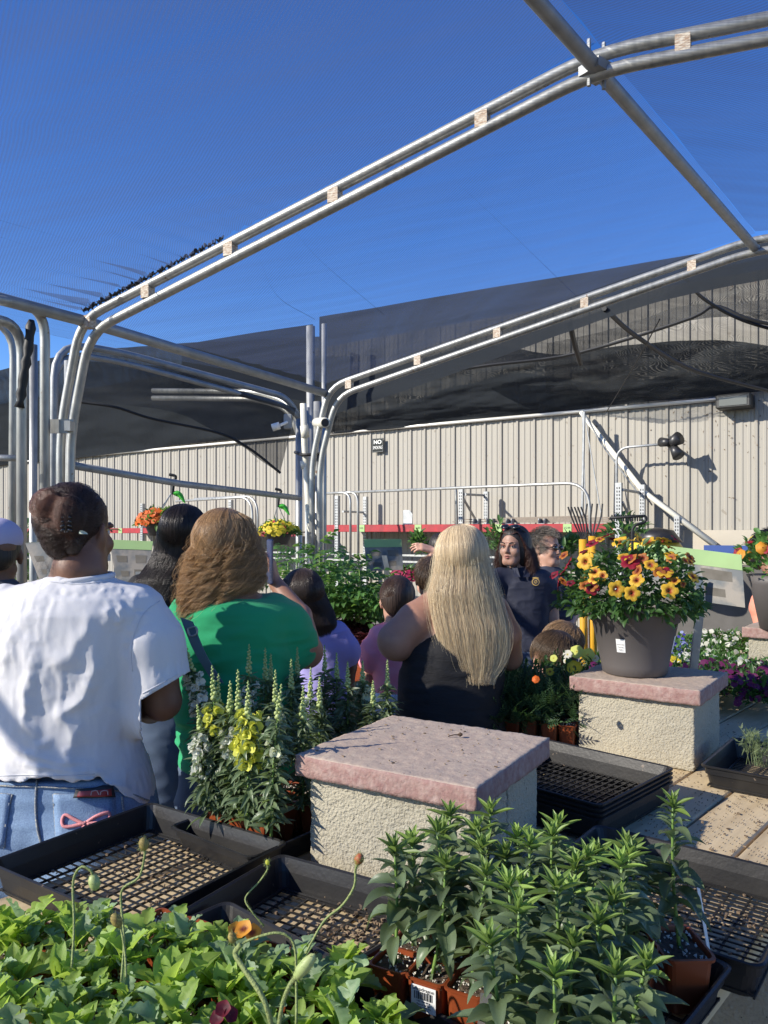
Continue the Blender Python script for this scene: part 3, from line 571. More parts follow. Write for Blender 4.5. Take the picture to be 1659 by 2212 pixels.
# garden forks (yellow shafts standing in a rack)
FY = 6.0
def fork(u, v0, tines, spread, lab, curve):
    t = thing('garden_fork', lab, 'garden fork', P(u, 1145, FY) * (1, 1, 0), group='garden forks with yellow shafts')
    mb = MB(); mb.tube([P(u + 4, 1160, FY) * (1, 1, 0), P(u, v0, FY)], .03, 10); mb.out('shaft', mat('yellow_shaft', (.62, .33, .02), .5), t, smooth=True)
    for i in range(tines):
        f = (i - (tines - 1) / 2); mb = MB()
        mb.tube(spline([P(u, v0 + 2, FY), P(u + f * spread * .5, v0 - 10, FY), P(u + f * spread + curve * .4, v0 - 40, FY), P(u + f * spread + curve, v0 - 70, FY)], 8), .0065, 6); mb.out('tine', M['ink'], t)
fork(1259, 1165, 5, 7, 'garden fork with curved tines and yellow shaft behind the petunias', -18)
fork(1279, 1158, 4, 11, 'second garden fork with wide tines beside the curved one', 6)
tk = thing('bow_rake', 'black toothed rake head standing behind the pot', 'rake', P(1350, 1130, FY) * (1, 1, 0))
tube_obj(bend([P(1367, 1190, FY) * (1, 1, 0), P(1366, 1135, FY), P(1395, 1128, FY), P(1396, 1114, FY), P(1318, 1119, FY)], .06), .011, 'rake_frame', tk, 'black_strap', 8)
mb = MB()
for i in range(14): mb.box(P(1322 + i * 5, 1119, FY), (.008, .012, .05))
mb.out('teeth', M['ink'], tk, kind='stuff')
# ================================================================ BENCHES (plank tops on cinder block legs)
bd = np.array((.669, .743, 0)); bn = np.array((-.743, .669, 0)); A0 = np.array((.679, 1.36, 0))
def bench_pt(s, n, z=0): return A0 + bd * s + bn * n + np.array((0, 0, z))
M['plank'] = mat('weathered_plank', (.6, .46, .26), .85, n1=(5, (.38, .28, .16), .3, (1, 1, 1)), n2=(40, (.68, .54, .33), .35, (1, 1, 1)), bump=(60, .6, 4))
for m_ in ('plank',):   # grain along the board: stretched noise in board space
    for n in M[m_].node_tree.nodes:
        if n.type == 'MAPPING': n.inputs['Scale'].default_value = (.12, 1, 1); n.inputs['Rotation'].default_value = (0, 0, 0)
M['notch'] = mat('plank_notch', (.17, .12, .07), .95)
def bench(lab, n0, count, s0, s1, zt, nb):
    t = thing('plank_bench', lab, 'bench', bench_pt((s0 + s1) / 2, n0 + .07 * count) * (1, 1, 0))
    for j in range(count):
        mb = MB(); dz = rng.uniform(-.0015, .0015); L_ = s1 - s0
        mb.bevbox((0, 0, 0), (L_ + rng.uniform(-.03, .03), .134, .038), b=.004)
        c = bench_pt((s0 + s1) / 2, n0 + .07 + .14 * j, zt - .0195 + dz)
        me = mb.mesh('plank'); me.materials.append(M['plank']); o = add('plank', me, None, t, local=True)
        o.location = Vector(c) - t.location; o.rotation_euler = (0, 0, math.atan2(bd[1], bd[0]))
    for s in nb:
        for n in (n0 + .12, n0 + .14 * count - .12):
            for k in range(4):
                mb = MB(); mb.bevbox(bench_pt(s, n, .1 + k * .196), (.39, .19, .19), ax=bn, b=.006); mb.out('support_block', M['block'], t)
        mb = MB(); mb.box(bench_pt(s, n0 + .07 * count, zt - .085), (.09, .14 * count - .02, .088), ax=bd); mb.out('cross_beam', M['plank'], t)
    return t
b1 = bench('near plank bench holding trays, pedestals and seedling packs', 0, 8, -1.6, 4.6, TZ, (-.62, .15, 1.5, 3.2))
bench('farther plank bench behind the crowd carrying tomato and lettuce plants', 2.1, 8, .6, 2.3, TZ + .0, (.9, 2.0))
mb = MB()
for j in range(0, 5):
    for q in range(9):
        for s in np.arange(.05, 1.3, .024):
            if rng.random() < .5: continue
            n = .14 * j + .012 + .0135 * q; c = bench_pt(s + .008 * (q % 2) + rng.normal(0, .002), n + rng.normal(0, .0008), TZ + .0025)
            mb.box(c, (rng.uniform(.004, .009), .001, .001), ax=bd)
mb.out('incision_marks', M['notch'], b1, kind='stuff')
mb = MB()   # crumbs and bark on the boards
for i in range(900):
    s, n = rng.uniform(-.1, 1.5), abs(rng.normal(0, .35))
    if n > 1.1: continue
    c = bench_pt(s, n, TZ + .003); a = rng.uniform(0, 6.28); l = rng.uniform(.001, .004) if rng.random() < .8 else rng.uniform(.004, .011)
    mb.box(c, (l, l * .5, .002), ax=(math.cos(a), math.sin(a), 0))
mb.out('soil_crumbs', M['bark'], b1, kind='stuff')
# ================================================================ CINDER BLOCK PEDESTALS
def pedestal(near, left, depth, lab, h_cap=.045, wid=None, split=False, inset=.022, capz=EYE - .46):
    near = np.array((*near, 0.)); left = np.array((*left, 0.)); a = left - near; wl = np.linalg.norm(a); a /= wl; b = np.array((-a[1], a[0], 0)); b = b if b[1] > 0 else -b
    c = near + a * wl / 2 + b * depth / 2
    t = thing('block_pedestal', lab, 'pedestal', c + (0, 0, TZ))
    zc = capz - h_cap
    hb = zc - TZ
    if split:
        for sgn, wdt in ((-1, .52), (1, .47)):
            cc = c + b * sgn * (depth - 2 * inset) * .25 + np.array((0, 0, TZ + hb / 2))
            blk(cc, (wl - 2 * inset, (depth - 2 * inset) / 2 - .003, hb), a, 'cinder_block', t)
    else: blk(c + (0, 0, TZ + hb / 2), (wl - 2 * inset, depth - 2 * inset, hb), a, 'cinder_block', t)
    cp = roughbox(c + (0, 0, zc + h_cap / 2 + .001), (wl, depth, h_cap), a, .0014, 56)
    me = newmesh('paver_cap', *cp); me.materials.append(M['paver']); me.materials.append(M['paver_side'])
    nz_ = np.empty(len(me.polygons) * 3, dtype=np.float32); me.polygons.foreach_get('normal', nz_); me.polygons.foreach_set('material_index', (np.abs(nz_.reshape(-1, 3)[:, 2]) < .6).astype(np.int32))
    add('paver_cap', me, None, t); return t, c
def roughbox(c, size, ax, amp, n, sc=.012):
    """closed box with finely uneven faces and worn edges"""
    c = np.array(c, float); ax = np.array(ax, float); az = np.array((0, 0, 1.)); ay = np.cross(az, ax); hx, hy, hz = np.array(size) / 2
    V = []; Fc = []; key = {}
    def faces(ea, eb, en, ha, hb, hn, sg):
        na, nb = max(2, int(n * ha / max(hx, hy))), max(2, int(n * hb / max(hx, hy)))
        ids = np.zeros((na + 1, nb + 1), int)
        for i in range(na + 1):
            for j in range(nb + 1):
                q = [0, 0, 0]; q[ea] = -ha + 2 * ha * i / na; q[eb] = -hb + 2 * hb * j / nb; q[en] = sg * hn
                k = tuple(round(x, 6) for x in q)
                if k not in key: key[k] = len(V); V.append(q)
                ids[i, j] = key[k]
        for i in range(na):
            for j in range(nb):
                f = (ids[i, j], ids[i + 1, j], ids[i + 1, j + 1], ids[i, j + 1]); Fc.append(f if sg > 0 else f[::-1])
    faces(0, 1, 2, hx, hy, hz, 1); faces(0, 1, 2, hx, hy, hz, -1); faces(1, 2, 0, hy, hz, hx, 1); faces(1, 2, 0, hy, hz, hx, -1); faces(2, 0, 1, hz, hx, hy, 1); faces(2, 0, 1, hz, hx, hy, -1)
    V = np.array(V); H = np.array((hx, hy, hz)); e = (np.abs(V) > H - 1e-6).sum(1)
    N_ = np.sign(V) * (np.abs(V) > H - 1e-6); N_ = N_ / (np.linalg.norm(N_, axis=1, keepdims=True) + 1e-9)
    wpos = c + V[:, :1] * ax + V[:, 1:2] * ay + V[:, 2:] * az
    d = fbm(wpos, sc, 3) * amp - (e > 1) * amp * (1.0 + 1.4 * np.clip(noise(wpos, .035, 3), 0, 1)) + noise(wpos, .09, 9) * amp * .25
    V = V + N_ * d[:, None]
    return c + V[:, :1] * ax + V[:, 1:2] * ay + V[:, 2:] * az, np.array(Fc)
def blk(c, size, ax, name, parent):
    me = newmesh(name, *roughbox(c, size, ax, .0017, 70, .006)); me.materials.append(M['block']); return add(name, me, None, parent)
ped1, c1 = pedestal((.165, 1.365), (-.184, 1.575), .395, 'large near cinder block pedestal with an empty pinkish paver cap', split=True)
ped2, c2 = pedestal((.902, 2.19), (.582, 2.418), .365, 'cinder block pedestal carrying the big taupe petunia pot')
ped3, c3 = pedestal((1.78, 3.35), (1.62, 3.48), .3, 'small distant cinder block pedestal at the right picture edge', capz=EYE - .44)
mb = MB()   # dead twig and grit on the near cap
capz = EYE - .46 + .004
q = Pz(968, 1591, capz); mb.tube(spline([q, q + (.012, -.002, .004), q + (.022, .003, .003), q + (.03, -.004, .006), q + (.024, -.006, .003)], 12), [.0012] * 6 + [.0028] * 6, 5)
mb.out('dead_twig', mat('twig', (.06, .035, .02), .9), label='small curled brown twig lying on the near paver cap', cat='twig')
mb = MB()
for i in range(170):
    q = c1 + np.array((rng.uniform(-.24, .24), rng.uniform(-.24, .24), 0)); dv = q - c1
    if abs(np.dot(dv[:2], (-.857, .515))) > .19 or abs(np.dot(dv[:2], (.515, .857))) > .185: continue
    l = rng.uniform(.0006, .0022); a = rng.uniform(0, 3); mb.box((q[0], q[1], capz - .001), (l * rng.choice((1, 3)), l, l), ax=(math.cos(a), math.sin(a), 0))
mb.out('grit', M['bark'], ped1, kind='stuff')
# ================================================================ PLANT TRAYS (black, mesh bottoms)
trayT = {}
def tray_mesh(L_, Wd, H, cells, full=True):
    """local: centre at base; returns list of (part name, mesh)"""
    k = (round(L_, 3), round(Wd, 3), H, cells)
    if k in trayT: return trayT[k]
    mb = MB(); hx, hy = L_ / 2, Wd / 2; th = .0022; tp = .012
    def loop(hx, hy, z, r=.018, n=4):
        o = []
        for sx, sy, a0 in ((1, 1, 0), (-1, 1, 90), (-1, -1, 180), (1, -1, 270)):
            for i in range(n + 1): a = math.radians(a0 + 90 * i / n); o.append((sx * (hx - r) + r * math.cos(a), sy * (hy - r) + r * math.sin(a), z))
        return o
    prof = [(-tp - th, .0), (-tp * .4 - th, H * .6), (-th - .001, H * .62), (-th, H - .006), (.004, H - .004), (.0045, H), (0.001, H + .0015), (-th - .001, H - .001), (-tp * .45 - 2 * th, H * .6), (-tp - 2 * th, .002)]
    rings = [loop(hx + d, hy + d, z) for d, z in prof]; n = len(rings[0]); V = [p for r in rings for p in r]
    Fc = [(i * n + j, i * n + (j + 1) % n, (i + 1) * n + (j + 1) % n, (i + 1) * n + j) for i in range(len(rings) - 1) for j in range(n)]
    mb.raw(V, Fc); wallm = mb.mesh('tray_wall', False)
    mb = MB(); bx, by = hx - tp, hy - tp
    for i in range(cells + 1):
        x = -bx + 2 * bx * i / cells; w = .0034; mb.box((x, 0, .004), (w, 2 * by, .004))
    for i in range(cells * 2 + 1):
        y = -by + 2 * by * i / (cells * 2); mb.box((0, y, .0062 if i % 4 else .0065), (2 * bx, .0022, .003))
    for sx in (-1, 1): mb.box((sx * (bx - .012), 0, .0068), (.005, 2 * by, .0045))
    for sy in (-1, 1): mb.box((0, sy * (by - .012), .007), (2 * bx - .02, .005, .0045))
    gm = mb.mesh('tray_mesh_floor'); wallm.materials.append(M['black']); gm.materials.append(M['black'])
    trayT[k] = (wallm, gm); return trayT[k]
def tray(c, ax, L_, Wd, H, lab, z=TZ + .003, cells=10, grp='black plant trays on the near bench'):
    t = thing('plant_tray', lab, 'tray', (c[0], c[1], z), group=grp, rotz=math.atan2(ax[1], ax[0]))
    a, b = tray_mesh(L_, Wd, H, cells); add('tray_wall', a, None, t, local=True); add('mesh_floor', b, None, t, local=True, kind='stuff'); return t
def corner_tray(Rc, d1, d2, L1, L2, H, lab, **k):
    Rc = np.array(Rc, float); d1 = np.array(d1, float) / np.linalg.norm(d1); d2 = np.array((-d1[1], d1[0])) * np.sign(np.dot((-d1[1], d1[0]), d2))
    return tray(Rc + d1 * L1 / 2 + d2 * L2 / 2, d1, L1, L2, H, lab, **k)
tray((-.478, 1.522), (.835, -.55), .415, .385, .06, 'empty black mesh tray by the jeans pocket, soil crumbs on its floor')
corner_tray((-.203, 1.51), (.86, -.51), (-.5, -.86), .40, .39, .06, 'empty black tray at the foot of the near pedestal')
corner_tray((.778, 1.417), (-.79, .61), (-.66, -.75), .40, .374, .06, 'black mesh tray at the bench corner behind the single pot')
for i in range(4): corner_tray((.735, 1.955), (-.70, -.714), (-.714, .70), .372, .39, .06, ('lowest tray of the stack behind the near pedestal', 'second tray from below in the stack behind the near pedestal', 'third tray from below in the stack behind the near pedestal', 'topmost tray of the stack behind the near pedestal')[i], z=TZ + .003 + .011 * i, grp='stack of black trays behind the near pedestal')
corner_tray((.862, 2.085), (.79, -.61), (.61, .79), .45, .345, .06, 'black tray holding the feathery seedling right of the petunia pedestal')
corner_tray((.512, 1.135), (-.67, -.743), (-.743, .67), .46, .42, .055, 'black tray under the near snapdragon packs')
corner_tray((.1, .995), (-.67, -.743), (-.743, .67), .5, .5, .055, 'black tray hidden under the poppy seedlings')
corner_tray((-.07, 1.76), (-.84, -.0), (0, .84), .01, .01, .01, 'x') if False else None
mb = MB()   # soil spilled in the trays
for cx, cy, n, sd in ((-.33, 1.42, 90, .1), (-.02, 1.33, 260, .07), (.58, 1.36, 160, .09), (.5, 1.85, 40, .1), (-.5, 1.6, 60, .1)):
    for i in range(n):
        q = (cx + rng.normal(0, sd), cy + rng.normal(0, sd * .6), TZ + .011 + rng.uniform(0, .003)); l = rng.uniform(.001, .0042); a = rng.uniform(0, 3)
        mb.box(q, (l * 1.5, l, l), ax=(math.cos(a), math.sin(a), 0))
mb.out('spilled_soil', M['bark'], label='crumbs of soil and perlite spilled over the tray floors', cat='soil', kind='stuff')
# ================================================================ PLANT TEMPLATES
def leafT(L=1., Wd=.3, curl=.35, fold=.25, n=8, lobes=0, stalk=.0, tipy=1.4, wob=.0, seed=0):
    r = np.random.default_rng(seed); V = []; t = np.linspace(0, 1, n + 1)
    env = np.sin(np.pi * np.clip((t - stalk) / (1 - stalk), 0, 1) ** (1 / tipy)) ** .8
    if lobes: env = env * (.33 + .67 * np.abs(np.sin(np.pi * lobes * (t - stalk) / (1 - stalk))) ** .35)
    w = Wd / 2 * env + (.012 if stalk else .004)
    ang = -curl * t * 1.6 + .25 * curl; x = np.concatenate([[0], np.cumsum(np.cos(ang[:-1]) / n)]); z = np.concatenate([[0], np.cumsum(np.sin(ang[:-1]) / n)])
    for i in range(n + 1):
        for j, s in enumerate((-1, -.5, 0, .5, 1)):
            lean = abs(s) * w[i] * (.4 if lobes else 0)
            V.append((x[i] + lean, s * w[i], z[i] + fold * abs(s) * w[i] * (1.6 if abs(s) > .6 else 1.8) + wob * math.sin(9 * t[i] + s * 3 + seed) * abs(s) * Wd * .3))
    V = np.array(V) * L
    idx = np.arange((n + 1) * 5).reshape(n + 1, 5)
    return V, np.stack([idx[:-1, :-1], idx[1:, :-1], idx[1:, 1:], idx[:-1, 1:]], -1).reshape(-1, 4)
def basis(loc, d, up=(0, 0, 1), s=1.0, roll=0.0):
    d = np.array(d, float); d /= np.linalg.norm(d) + 1e-9; up = np.array(up, float); y = np.cross(up, d)
    if np.linalg.norm(y) < 1e-3: y = np.cross((1, 0, 0), d)
    y /= np.linalg.norm(y); z = np.cross(d, y)
    if roll: y, z = y * math.cos(roll) + z * math.sin(roll), z * math.cos(roll) - y * math.sin(roll)
    m = np.eye(4); m[:3, 0] = d * s; m[:3, 1] = y * s; m[:3, 2] = z * s; m[:3, 3] = loc; return m
class QB:
    """fast quad accumulator"""
    def __init__(s): s.v = []; s.f = []; s.m = []; s.n = 0
    def add(s, T, mt, mi=0):
        V, Fq = T; s.v.append(V @ mt[:3, :3].T + mt[:3, 3]); s.f.append(Fq + s.n); s.m.append(np.full(len(Fq), mi)); s.n += len(V)
    def out(s, name, mats, parent=None, smooth=True, **k):
        me = newmesh(name, np.concatenate(s.v), np.concatenate(s.f), smooth); mats = mats if isinstance(mats, (list, tuple)) else [mats]
        for m in mats: me.materials.append(m)
        if len(mats) > 1: me.polygons.foreach_set('material_index', np.concatenate(s.m).astype(np.int32))
        return add(name, me, None, parent, **k)
def tubeT(pts, r, n=5):
    mb = MB(); mb.tube(pts, r, n, cap=False); return np.concatenate(mb.v), np.array(mb.f)
def diskT(prof, n=10, lob=0, amp=0, ruff=0, seed=0):
    """petal disc: prof list of (r,z); lobes cut into the rim"""
    V = []; m = len(prof)
    for i, (r, z) in enumerate(prof):
        for k in range(n):
            a = 2 * math.pi * k / n; q = (i / (m - 1)) ** 2
            rr = r * (1 + q * (amp * (abs(math.cos(a * lob / 2)) ** .6 - .7) if lob else 0)); V.append((rr * math.cos(a), rr * math.sin(a), z + ruff * q * math.sin(a * (lob or 5) * 1.5 + seed)))
    idx = np.arange(m * n).reshape(m, n); nx = np.roll(idx, -1, 1)
    return np.array(V), np.stack([idx[:-1], nx[:-1], nx[1:], idx[1:]], -1).reshape(-1, 4)
def ballT(n=8, m=5):
    V = []
    for i in range(m + 1):
        t = math.pi * i / m
        for k in range(n): a = 2 * math.pi * k / n; V.append((max(math.sin(t), .05) * math.cos(a), max(math.sin(t), .05) * math.sin(a), -math.cos(t)))
    idx = np.arange((m + 1) * n).reshape(m + 1, n); nx = np.roll(idx, -1, 1)
    return np.array(V), np.stack([idx[:-1], nx[:-1], nx[1:], idx[1:]], -1).reshape(-1, 4)
BALL = ballT()
M['snap_leaf'] = leafmat('snapdragon_leaf', (.1, .14, .075), (.14, .19, .095), .4, .22, (.3, .42, .12), 40)
M['snap_tip'] = leafmat('snapdragon_new_leaf', (.26, .37, .08), (.17, .28, .06), .45, .3, (.42, .58, .12), 40)
M['stem'] = mat('green_stem', (.16, .27, .06), .5)
M['poppy_leaf'] = leafmat('poppy_leaf', (.23, .36, .06), (.31, .44, .09), .55, .42, (.6, .82, .12), 25)
M['poppy_leaf2'] = leafmat('poppy_leaf_bluish', (.18, .28, .14), (.25, .35, .19), .55, .32, (.42, .6, .22), 25)
M['hairy'] = mat('hairy_stem', (.25, .3, .1), .7, bump=(300, 1, 3))
M['mid_leaf'] = leafmat('mid_green_leaf', (.035, .09, .025), (.055, .13, .03), .5, .25, (.2, .4, .07), 25)
M['tomato_leaf'] = leafmat('tomato_leaf', (.045, .12, .03), (.08, .19, .04), .55, .3, (.3, .55, .1), 25)
M['red_leaf'] = leafmat('red_lettuce_leaf', (.09, .02, .03), (.045, .025, .02), .4, .25, (.35, .07, .09), 25)
M['dark_fern'] = leafmat('dark_fern_leaf', (.03, .07, .03), (.045, .1, .035), .5, .2, (.12, .26, .05), 25); M['blue_leaf'] = leafmat('feathery_leaf', (.17, .24, .12), (.25, .3, .14), .6, .25, (.4, .5, .2), 25)
def petal(name, c1, c2=None, thr=None, trans=.35):
    m = mat(name, c1, .6, trans=trans, mixcol=tuple(min(1, x * 1.15) for x in c1), n1=(60, c2 or tuple(x * .85 for x in c1), .3)); return m
def radial(name, edge, inner, r0, r1, veins=0):
    m = bpy.data.materials.new(name); m.use_nodes = True; nt = m.node_tree; N = nt.nodes; L = nt.links; b = N['Principled BSDF']; b.inputs['Roughness'].default_value = .6
    tc = N.new('ShaderNodeTexCoord'); ln = N.new('ShaderNodeVectorMath'); ln.operation = 'LENGTH'
    ms = N.new('ShaderNodeVectorMath'); ms.operation = 'MULTIPLY'; ms.inputs[1].default_value = (1, 1, 0); L.new(tc.outputs['Object'], ms.inputs[0]); L.new(ms.outputs[0], ln.inputs[0])
    nz = N.new('ShaderNodeTexNoise'); nz.inputs['Scale'].default_value = 160; L.new(tc.outputs['Object'], nz.inputs['Vector'])
    ad = N.new('ShaderNodeMath'); ad.operation = 'MULTIPLY_ADD'; L.new(nz.outputs[0], ad.inputs[0]); ad.inputs[1].default_value = (r1 - r0) * 1.2; L.new(ln.outputs['Value'], ad.inputs[2])
    mr = N.new('ShaderNodeMapRange'); mr.inputs[1].default_value = r0 + (r1 - r0) * .5; mr.inputs[2].default_value = r1 + (r1 - r0) * .5; L.new(ad.outputs[0], mr.inputs[0])
    mx = N.new('ShaderNodeMix'); mx.data_type = 'RGBA'; mx.inputs[6].default_value = (*inner, 1); mx.inputs[7].default_value = (*edge, 1); L.new(mr.outputs[0], mx.inputs[0]); L.new(mx.outputs[2], b.inputs['Base Color'])
    tr = N.new('ShaderNodeBsdfTranslucent'); L.new(mx.outputs[2], tr.inputs[0]); ms2 = N.new('ShaderNodeMixShader'); ms2.inputs[0].default_value = .35
    L.new(b.outputs[0], ms2.inputs[1]); L.new(tr.outputs[0], ms2.inputs[2]); L.new(ms2.outputs[0], N['Material Output'].inputs[0]); return m
M['p_yellow'] = radial('petunia_yellow', (.85, .52, .04), (.35, .05, .02), .006, .016)
M['p_red'] = radial('petunia_dark_red', (.36, .012, .035), (.09, .005, .015), .006, .018)
M['pansy_y'] = radial('pansy_yellow', (.85, .68, .05), (.3, .14, .02), .003, .007)
M['pansy_o'] = radial('pansy_orange', (.8, .36, .04), (.2, .04, .02), .003, .008)
M['pansy_p'] = radial('pansy_purple', (.17, .018, .11), (.04, .008, .03), .004, .012)
M['pansy_b'] = radial('pansy_blue', (.1, .07, .42), (.6, .45, .1), .001, .005)
M['pansy_w'] = radial('pansy_white', (.85, .84, .72), (.7, .6, .15), .002, .006)
M['f_orange'] = petal('marigold_orange', (.8, .17, .02)); M['f_lemon'] = petal('lemon_petal', (.8, .8, .12)); M['f_cream'] = petal('cream_petal', (.82, .84, .6))
M['f_white'] = petal('white_petal', (.84, .85, .74)); M['f_blue'] = petal('lobelia_blue', (.12, .1, .6)); M['f_pink'] = petal('magenta_petal', (.42, .02, .1)); M['f_lblue'] = petal('pale_blue_petal', (.45, .5, .85))
M['bud'] = mat('green_bud', (.33, .42, .14), .5, n1=(60, (.45, .5, .2), .3))
# ---------------------------------------------------------------- packs
def rsq(h, z, r=.008, n=3):
    o = []
    for sx, sy, a0 in ((1, 1, 0), (-1, 1, 90), (-1, -1, 180), (1, -1, 270)):
        for i in range(n + 1): a = math.radians(a0 + 90 * i / n); o.append((sx * (h - r) + r * math.cos(a), sy * (h - r) + r * math.sin(a), z))
    return o
def cell_mesh(H=.07, top=.0275, bot=.0215):
    prof = [(bot - .002, .0), (bot, .003), ((top + bot) / 2, H * .5), (top - .001, H - .004), (top + .0015, H - .0035), (top + .0018, H), (top - .001, H), (top - .003, H - .012), (top - .004, H - .02)]
    rings = [rsq(h, z) for h, z in prof]; n = len(rings[0]); V = [p for r in rings for p in r]
    Fc = [tuple(range(n - 1, -1, -1))] + [(i * n + j, i * n + (j + 1) % n, (i + 1) * n + (j + 1) % n, (i + 1) * n + j) for i in range(len(rings) - 1) for j in range(n)]
    me = newmesh('pot_cell', V, Fc); me.materials.append(M['terra']); return me
CELL = cell_mesh()
def soil_mesh(h=.0245, seed=0):
    n = 7; xs = np.linspace(-h, h, n); G = np.zeros((n, n, 3)); G[..., 0] = xs[:, None]; G[..., 1] = xs[None, :]; G[..., 2] = .062 + noise(G + seed, .012) * .0025
    mb = MB(); mb.grid(G[::-1]); me = mb.mesh('soil', True); me.materials.append(M['soil']); return me
SOIL = [soil_mesh(seed=i) for i in range(3)]
def perl(seed=0, n=42, h=.024):
    r = np.random.default_rng(seed); mb = MB()
    for i in range(n):
        c = (r.uniform(-h, h), r.uniform(-h, h), .0645 + r.uniform(0, .002)); s = r.uniform(.0008, .0026); d = r.normal(size=3); d /= np.linalg.norm(d); x, y, z = frame_of(d)
        c = np.array(c); mb.raw([c + x * s, c - x * s * .6 + y * s, c - x * s * .6 - y * s, c + z * s, c - z * s * .7], [(0, 1, 3), (1, 2, 3), (2, 0, 3), (1, 0, 4), (2, 1, 4), (0, 2, 4)])
    me = mb.mesh('perlite'); me.materials.append(M['perlite']); return me
PERL = [perl(i) for i in range(3)]
PITCHC = .057
def pack(o, ang, nx, ny, lab, z=TZ + .012, grp='brown seedling packs', lean=0):
    """o = front left corner of the rim, ang = direction of the long side"""
    t = thing('seedling_pack', lab, 'seedling pack', (o[0], o[1], z), group=grp, rotz=ang); pts = []
    for i in range(nx):
        for j in range(ny):
            x, y = (i + .5) * PITCHC, (j + .5) * PITCHC
            for nm, me in (('pot_cell', CELL), ('soil', SOIL[(i + j) % 3]), ('perlite', PERL[(i * 2 + j) % 3])):
                c = add(nm, me, None, t, local=True, kind='stuff' if nm == 'perlite' else None); c.location = (x, y, 0)
            pts.append(np.array((o[0] + x * math.cos(ang) - y * math.sin(ang), o[1] + x * math.sin(ang) + y * math.cos(ang), z + .062)))
    return t, pts
# ---------------------------------------------------------------- young snapdragons (no flowers yet)
SL = []
for i in range(7):
    T = leafT(1, .37 + .03 * (i % 3), .25 + .13 * i, .35, 8, seed=i, tipy=1.15 + .1 * (i % 3), wob=.15); me = newmesh('leaf', T[0], T[1], True); me.materials.append(M['snap_leaf']); SL.append(me)
TIPT = leafT(1, .26, .1, .5, 6)
def young_snap(base, h, lab, grp, seed, lean=(0, 0)):
    r = np.random.default_rng(seed); t = thing('young_snapdragon', lab, 'plant', base, group=grp)
    tip = np.array((lean[0] + r.normal(0, .006), lean[1] + r.normal(0, .006), h)); pts = spline([(0, 0, 0), tip * .5 + (r.normal(0, .004), r.normal(0, .004), 0), tip], 10)
    mb = MB(); mb.tube(pts, np.linspace(.003, .0018, 10), 6); mb.out('stem', M['stem'], t, smooth=True, local=True)
    nlev = int(h / .0082); a0 = r.uniform(0, 6)
    for k in range(nlev):
        f = (k + .6) / nlev; p = pts[min(9, int(f * 9))] * 1.0; p = np.array([np.interp(f, np.linspace(0, 1, 10), pts[:, c]) for c in range(3)])
        for q in range(2 if f < .9 else 3):
            a = a0 + k * 1.25 + q * (math.pi if f < .9 else 2.1) + r.normal(0, .35); L_ = (.025 + .037 * math.sin(math.pi * min(1, f * 1.02) ** .8) ** .8) * r.uniform(.75, 1.15)
            if f > .85: L_ *= .8
            if f < .34:
                L_ *= .3 + f * 2.0
                if r.random() < .45: continue
            el = -.15 + .9 * f ** 2.2 + r.normal(0, .15)
            d = (math.cos(a) * math.cos(el), math.sin(a) * math.cos(el), math.sin(el))
            o = add('leaf', SL[r.integers(0, 7)], None, t, local=True); o.matrix_basis = Matrix(basis(p, d, s=L_, roll=r.normal(0, .25)).tolist())
    qb = QB()
    for q in range(11):
        a = a0 + q * 2.4; el = .35 + q * .1 + r.normal(0, .08); L_ = .043 - .0026 * q
        qb.add(TIPT, basis(tip - (0, 0, .006 - .0012 * q), (math.cos(a) * math.cos(el), math.sin(a) * math.cos(el), math.sin(el)), s=L_, roll=r.normal(0, .2)))
    qb.out('shoot_tip', M['snap_tip'], t, local=True); return t
NS = 'young snapdragons in the near packs'
A28 = math.radians(-28.5)
def gridpos(i, j): a = np.array((math.cos(A28), math.sin(A28))); b = np.array((-a[1], a[0])); return np.array((-.023, 1.064)) + a * i * PITCHC + b * j * PITCHC
k = 0
spec = [(gridpos(0, 0), 3, 2, 'front left snapdragon pack with the white barcode label', .16), (gridpos(0.1, 2.15), 3, 2, 'snapdragon pack right at the foot of the near pedestal', .155), (gridpos(3.15, 1.2), 3, 2, 'snapdragon pack in the middle of the near flat', .165),
        (gridpos(3.4, -.9), 3, 2, 'snapdragon pack whose silver plant tag stands upright', .165), (gridpos(3.1, 3.3), 3, 1, 'short snapdragon pack at the back of the near flat', .15), (gridpos(3.9, -2.9), 3, 2, 'foremost snapdragon pack at the bottom picture edge', .165)]
a28_ = np.array((math.cos(A28), math.sin(A28))); b28_ = np.array((-a28_[1], a28_[0]))
for (o, nx, ny, lab, h), sn in zip(spec, ('barcode labelled pack', 'pack at the pedestal foot', 'middle pack of the near flat', 'pack beside the silver tag', 'short rear pack', 'foremost pack')):
    _, pts = pack(o, A28, nx, ny, lab, z=TZ + .03)
    for p in pts:
        young_snap(p, h * rng.uniform(.85, 1.1), 'young leafy snapdragon, ' + ('outer', 'middle', 'inner')[(k_ := int(round(np.dot(p[:2] - o, a28_) / PITCHC - .5)))] + (' front' if np.dot(p[:2] - o, b28_) < PITCHC else ' rear') + ' plant of the ' + sn, NS, 100 + k, (rng.normal(0, .008), rng.normal(0, .008))); k += 1
# single pot at the bench corner
_, pts = pack((.397, 1.075), math.radians(2), 1, 1, 'single square brown pot standing apart at the bench corner', z=TZ + .012)
pk = bpy.data.objects.get(_.name); pk.scale = (1.25, 1.7, 1.22)
young_snap((.432, 1.125, TZ + .088), .21, 'tall young snapdragon alone in the square pot at the bench corner', None, 177, (-.02, .0))
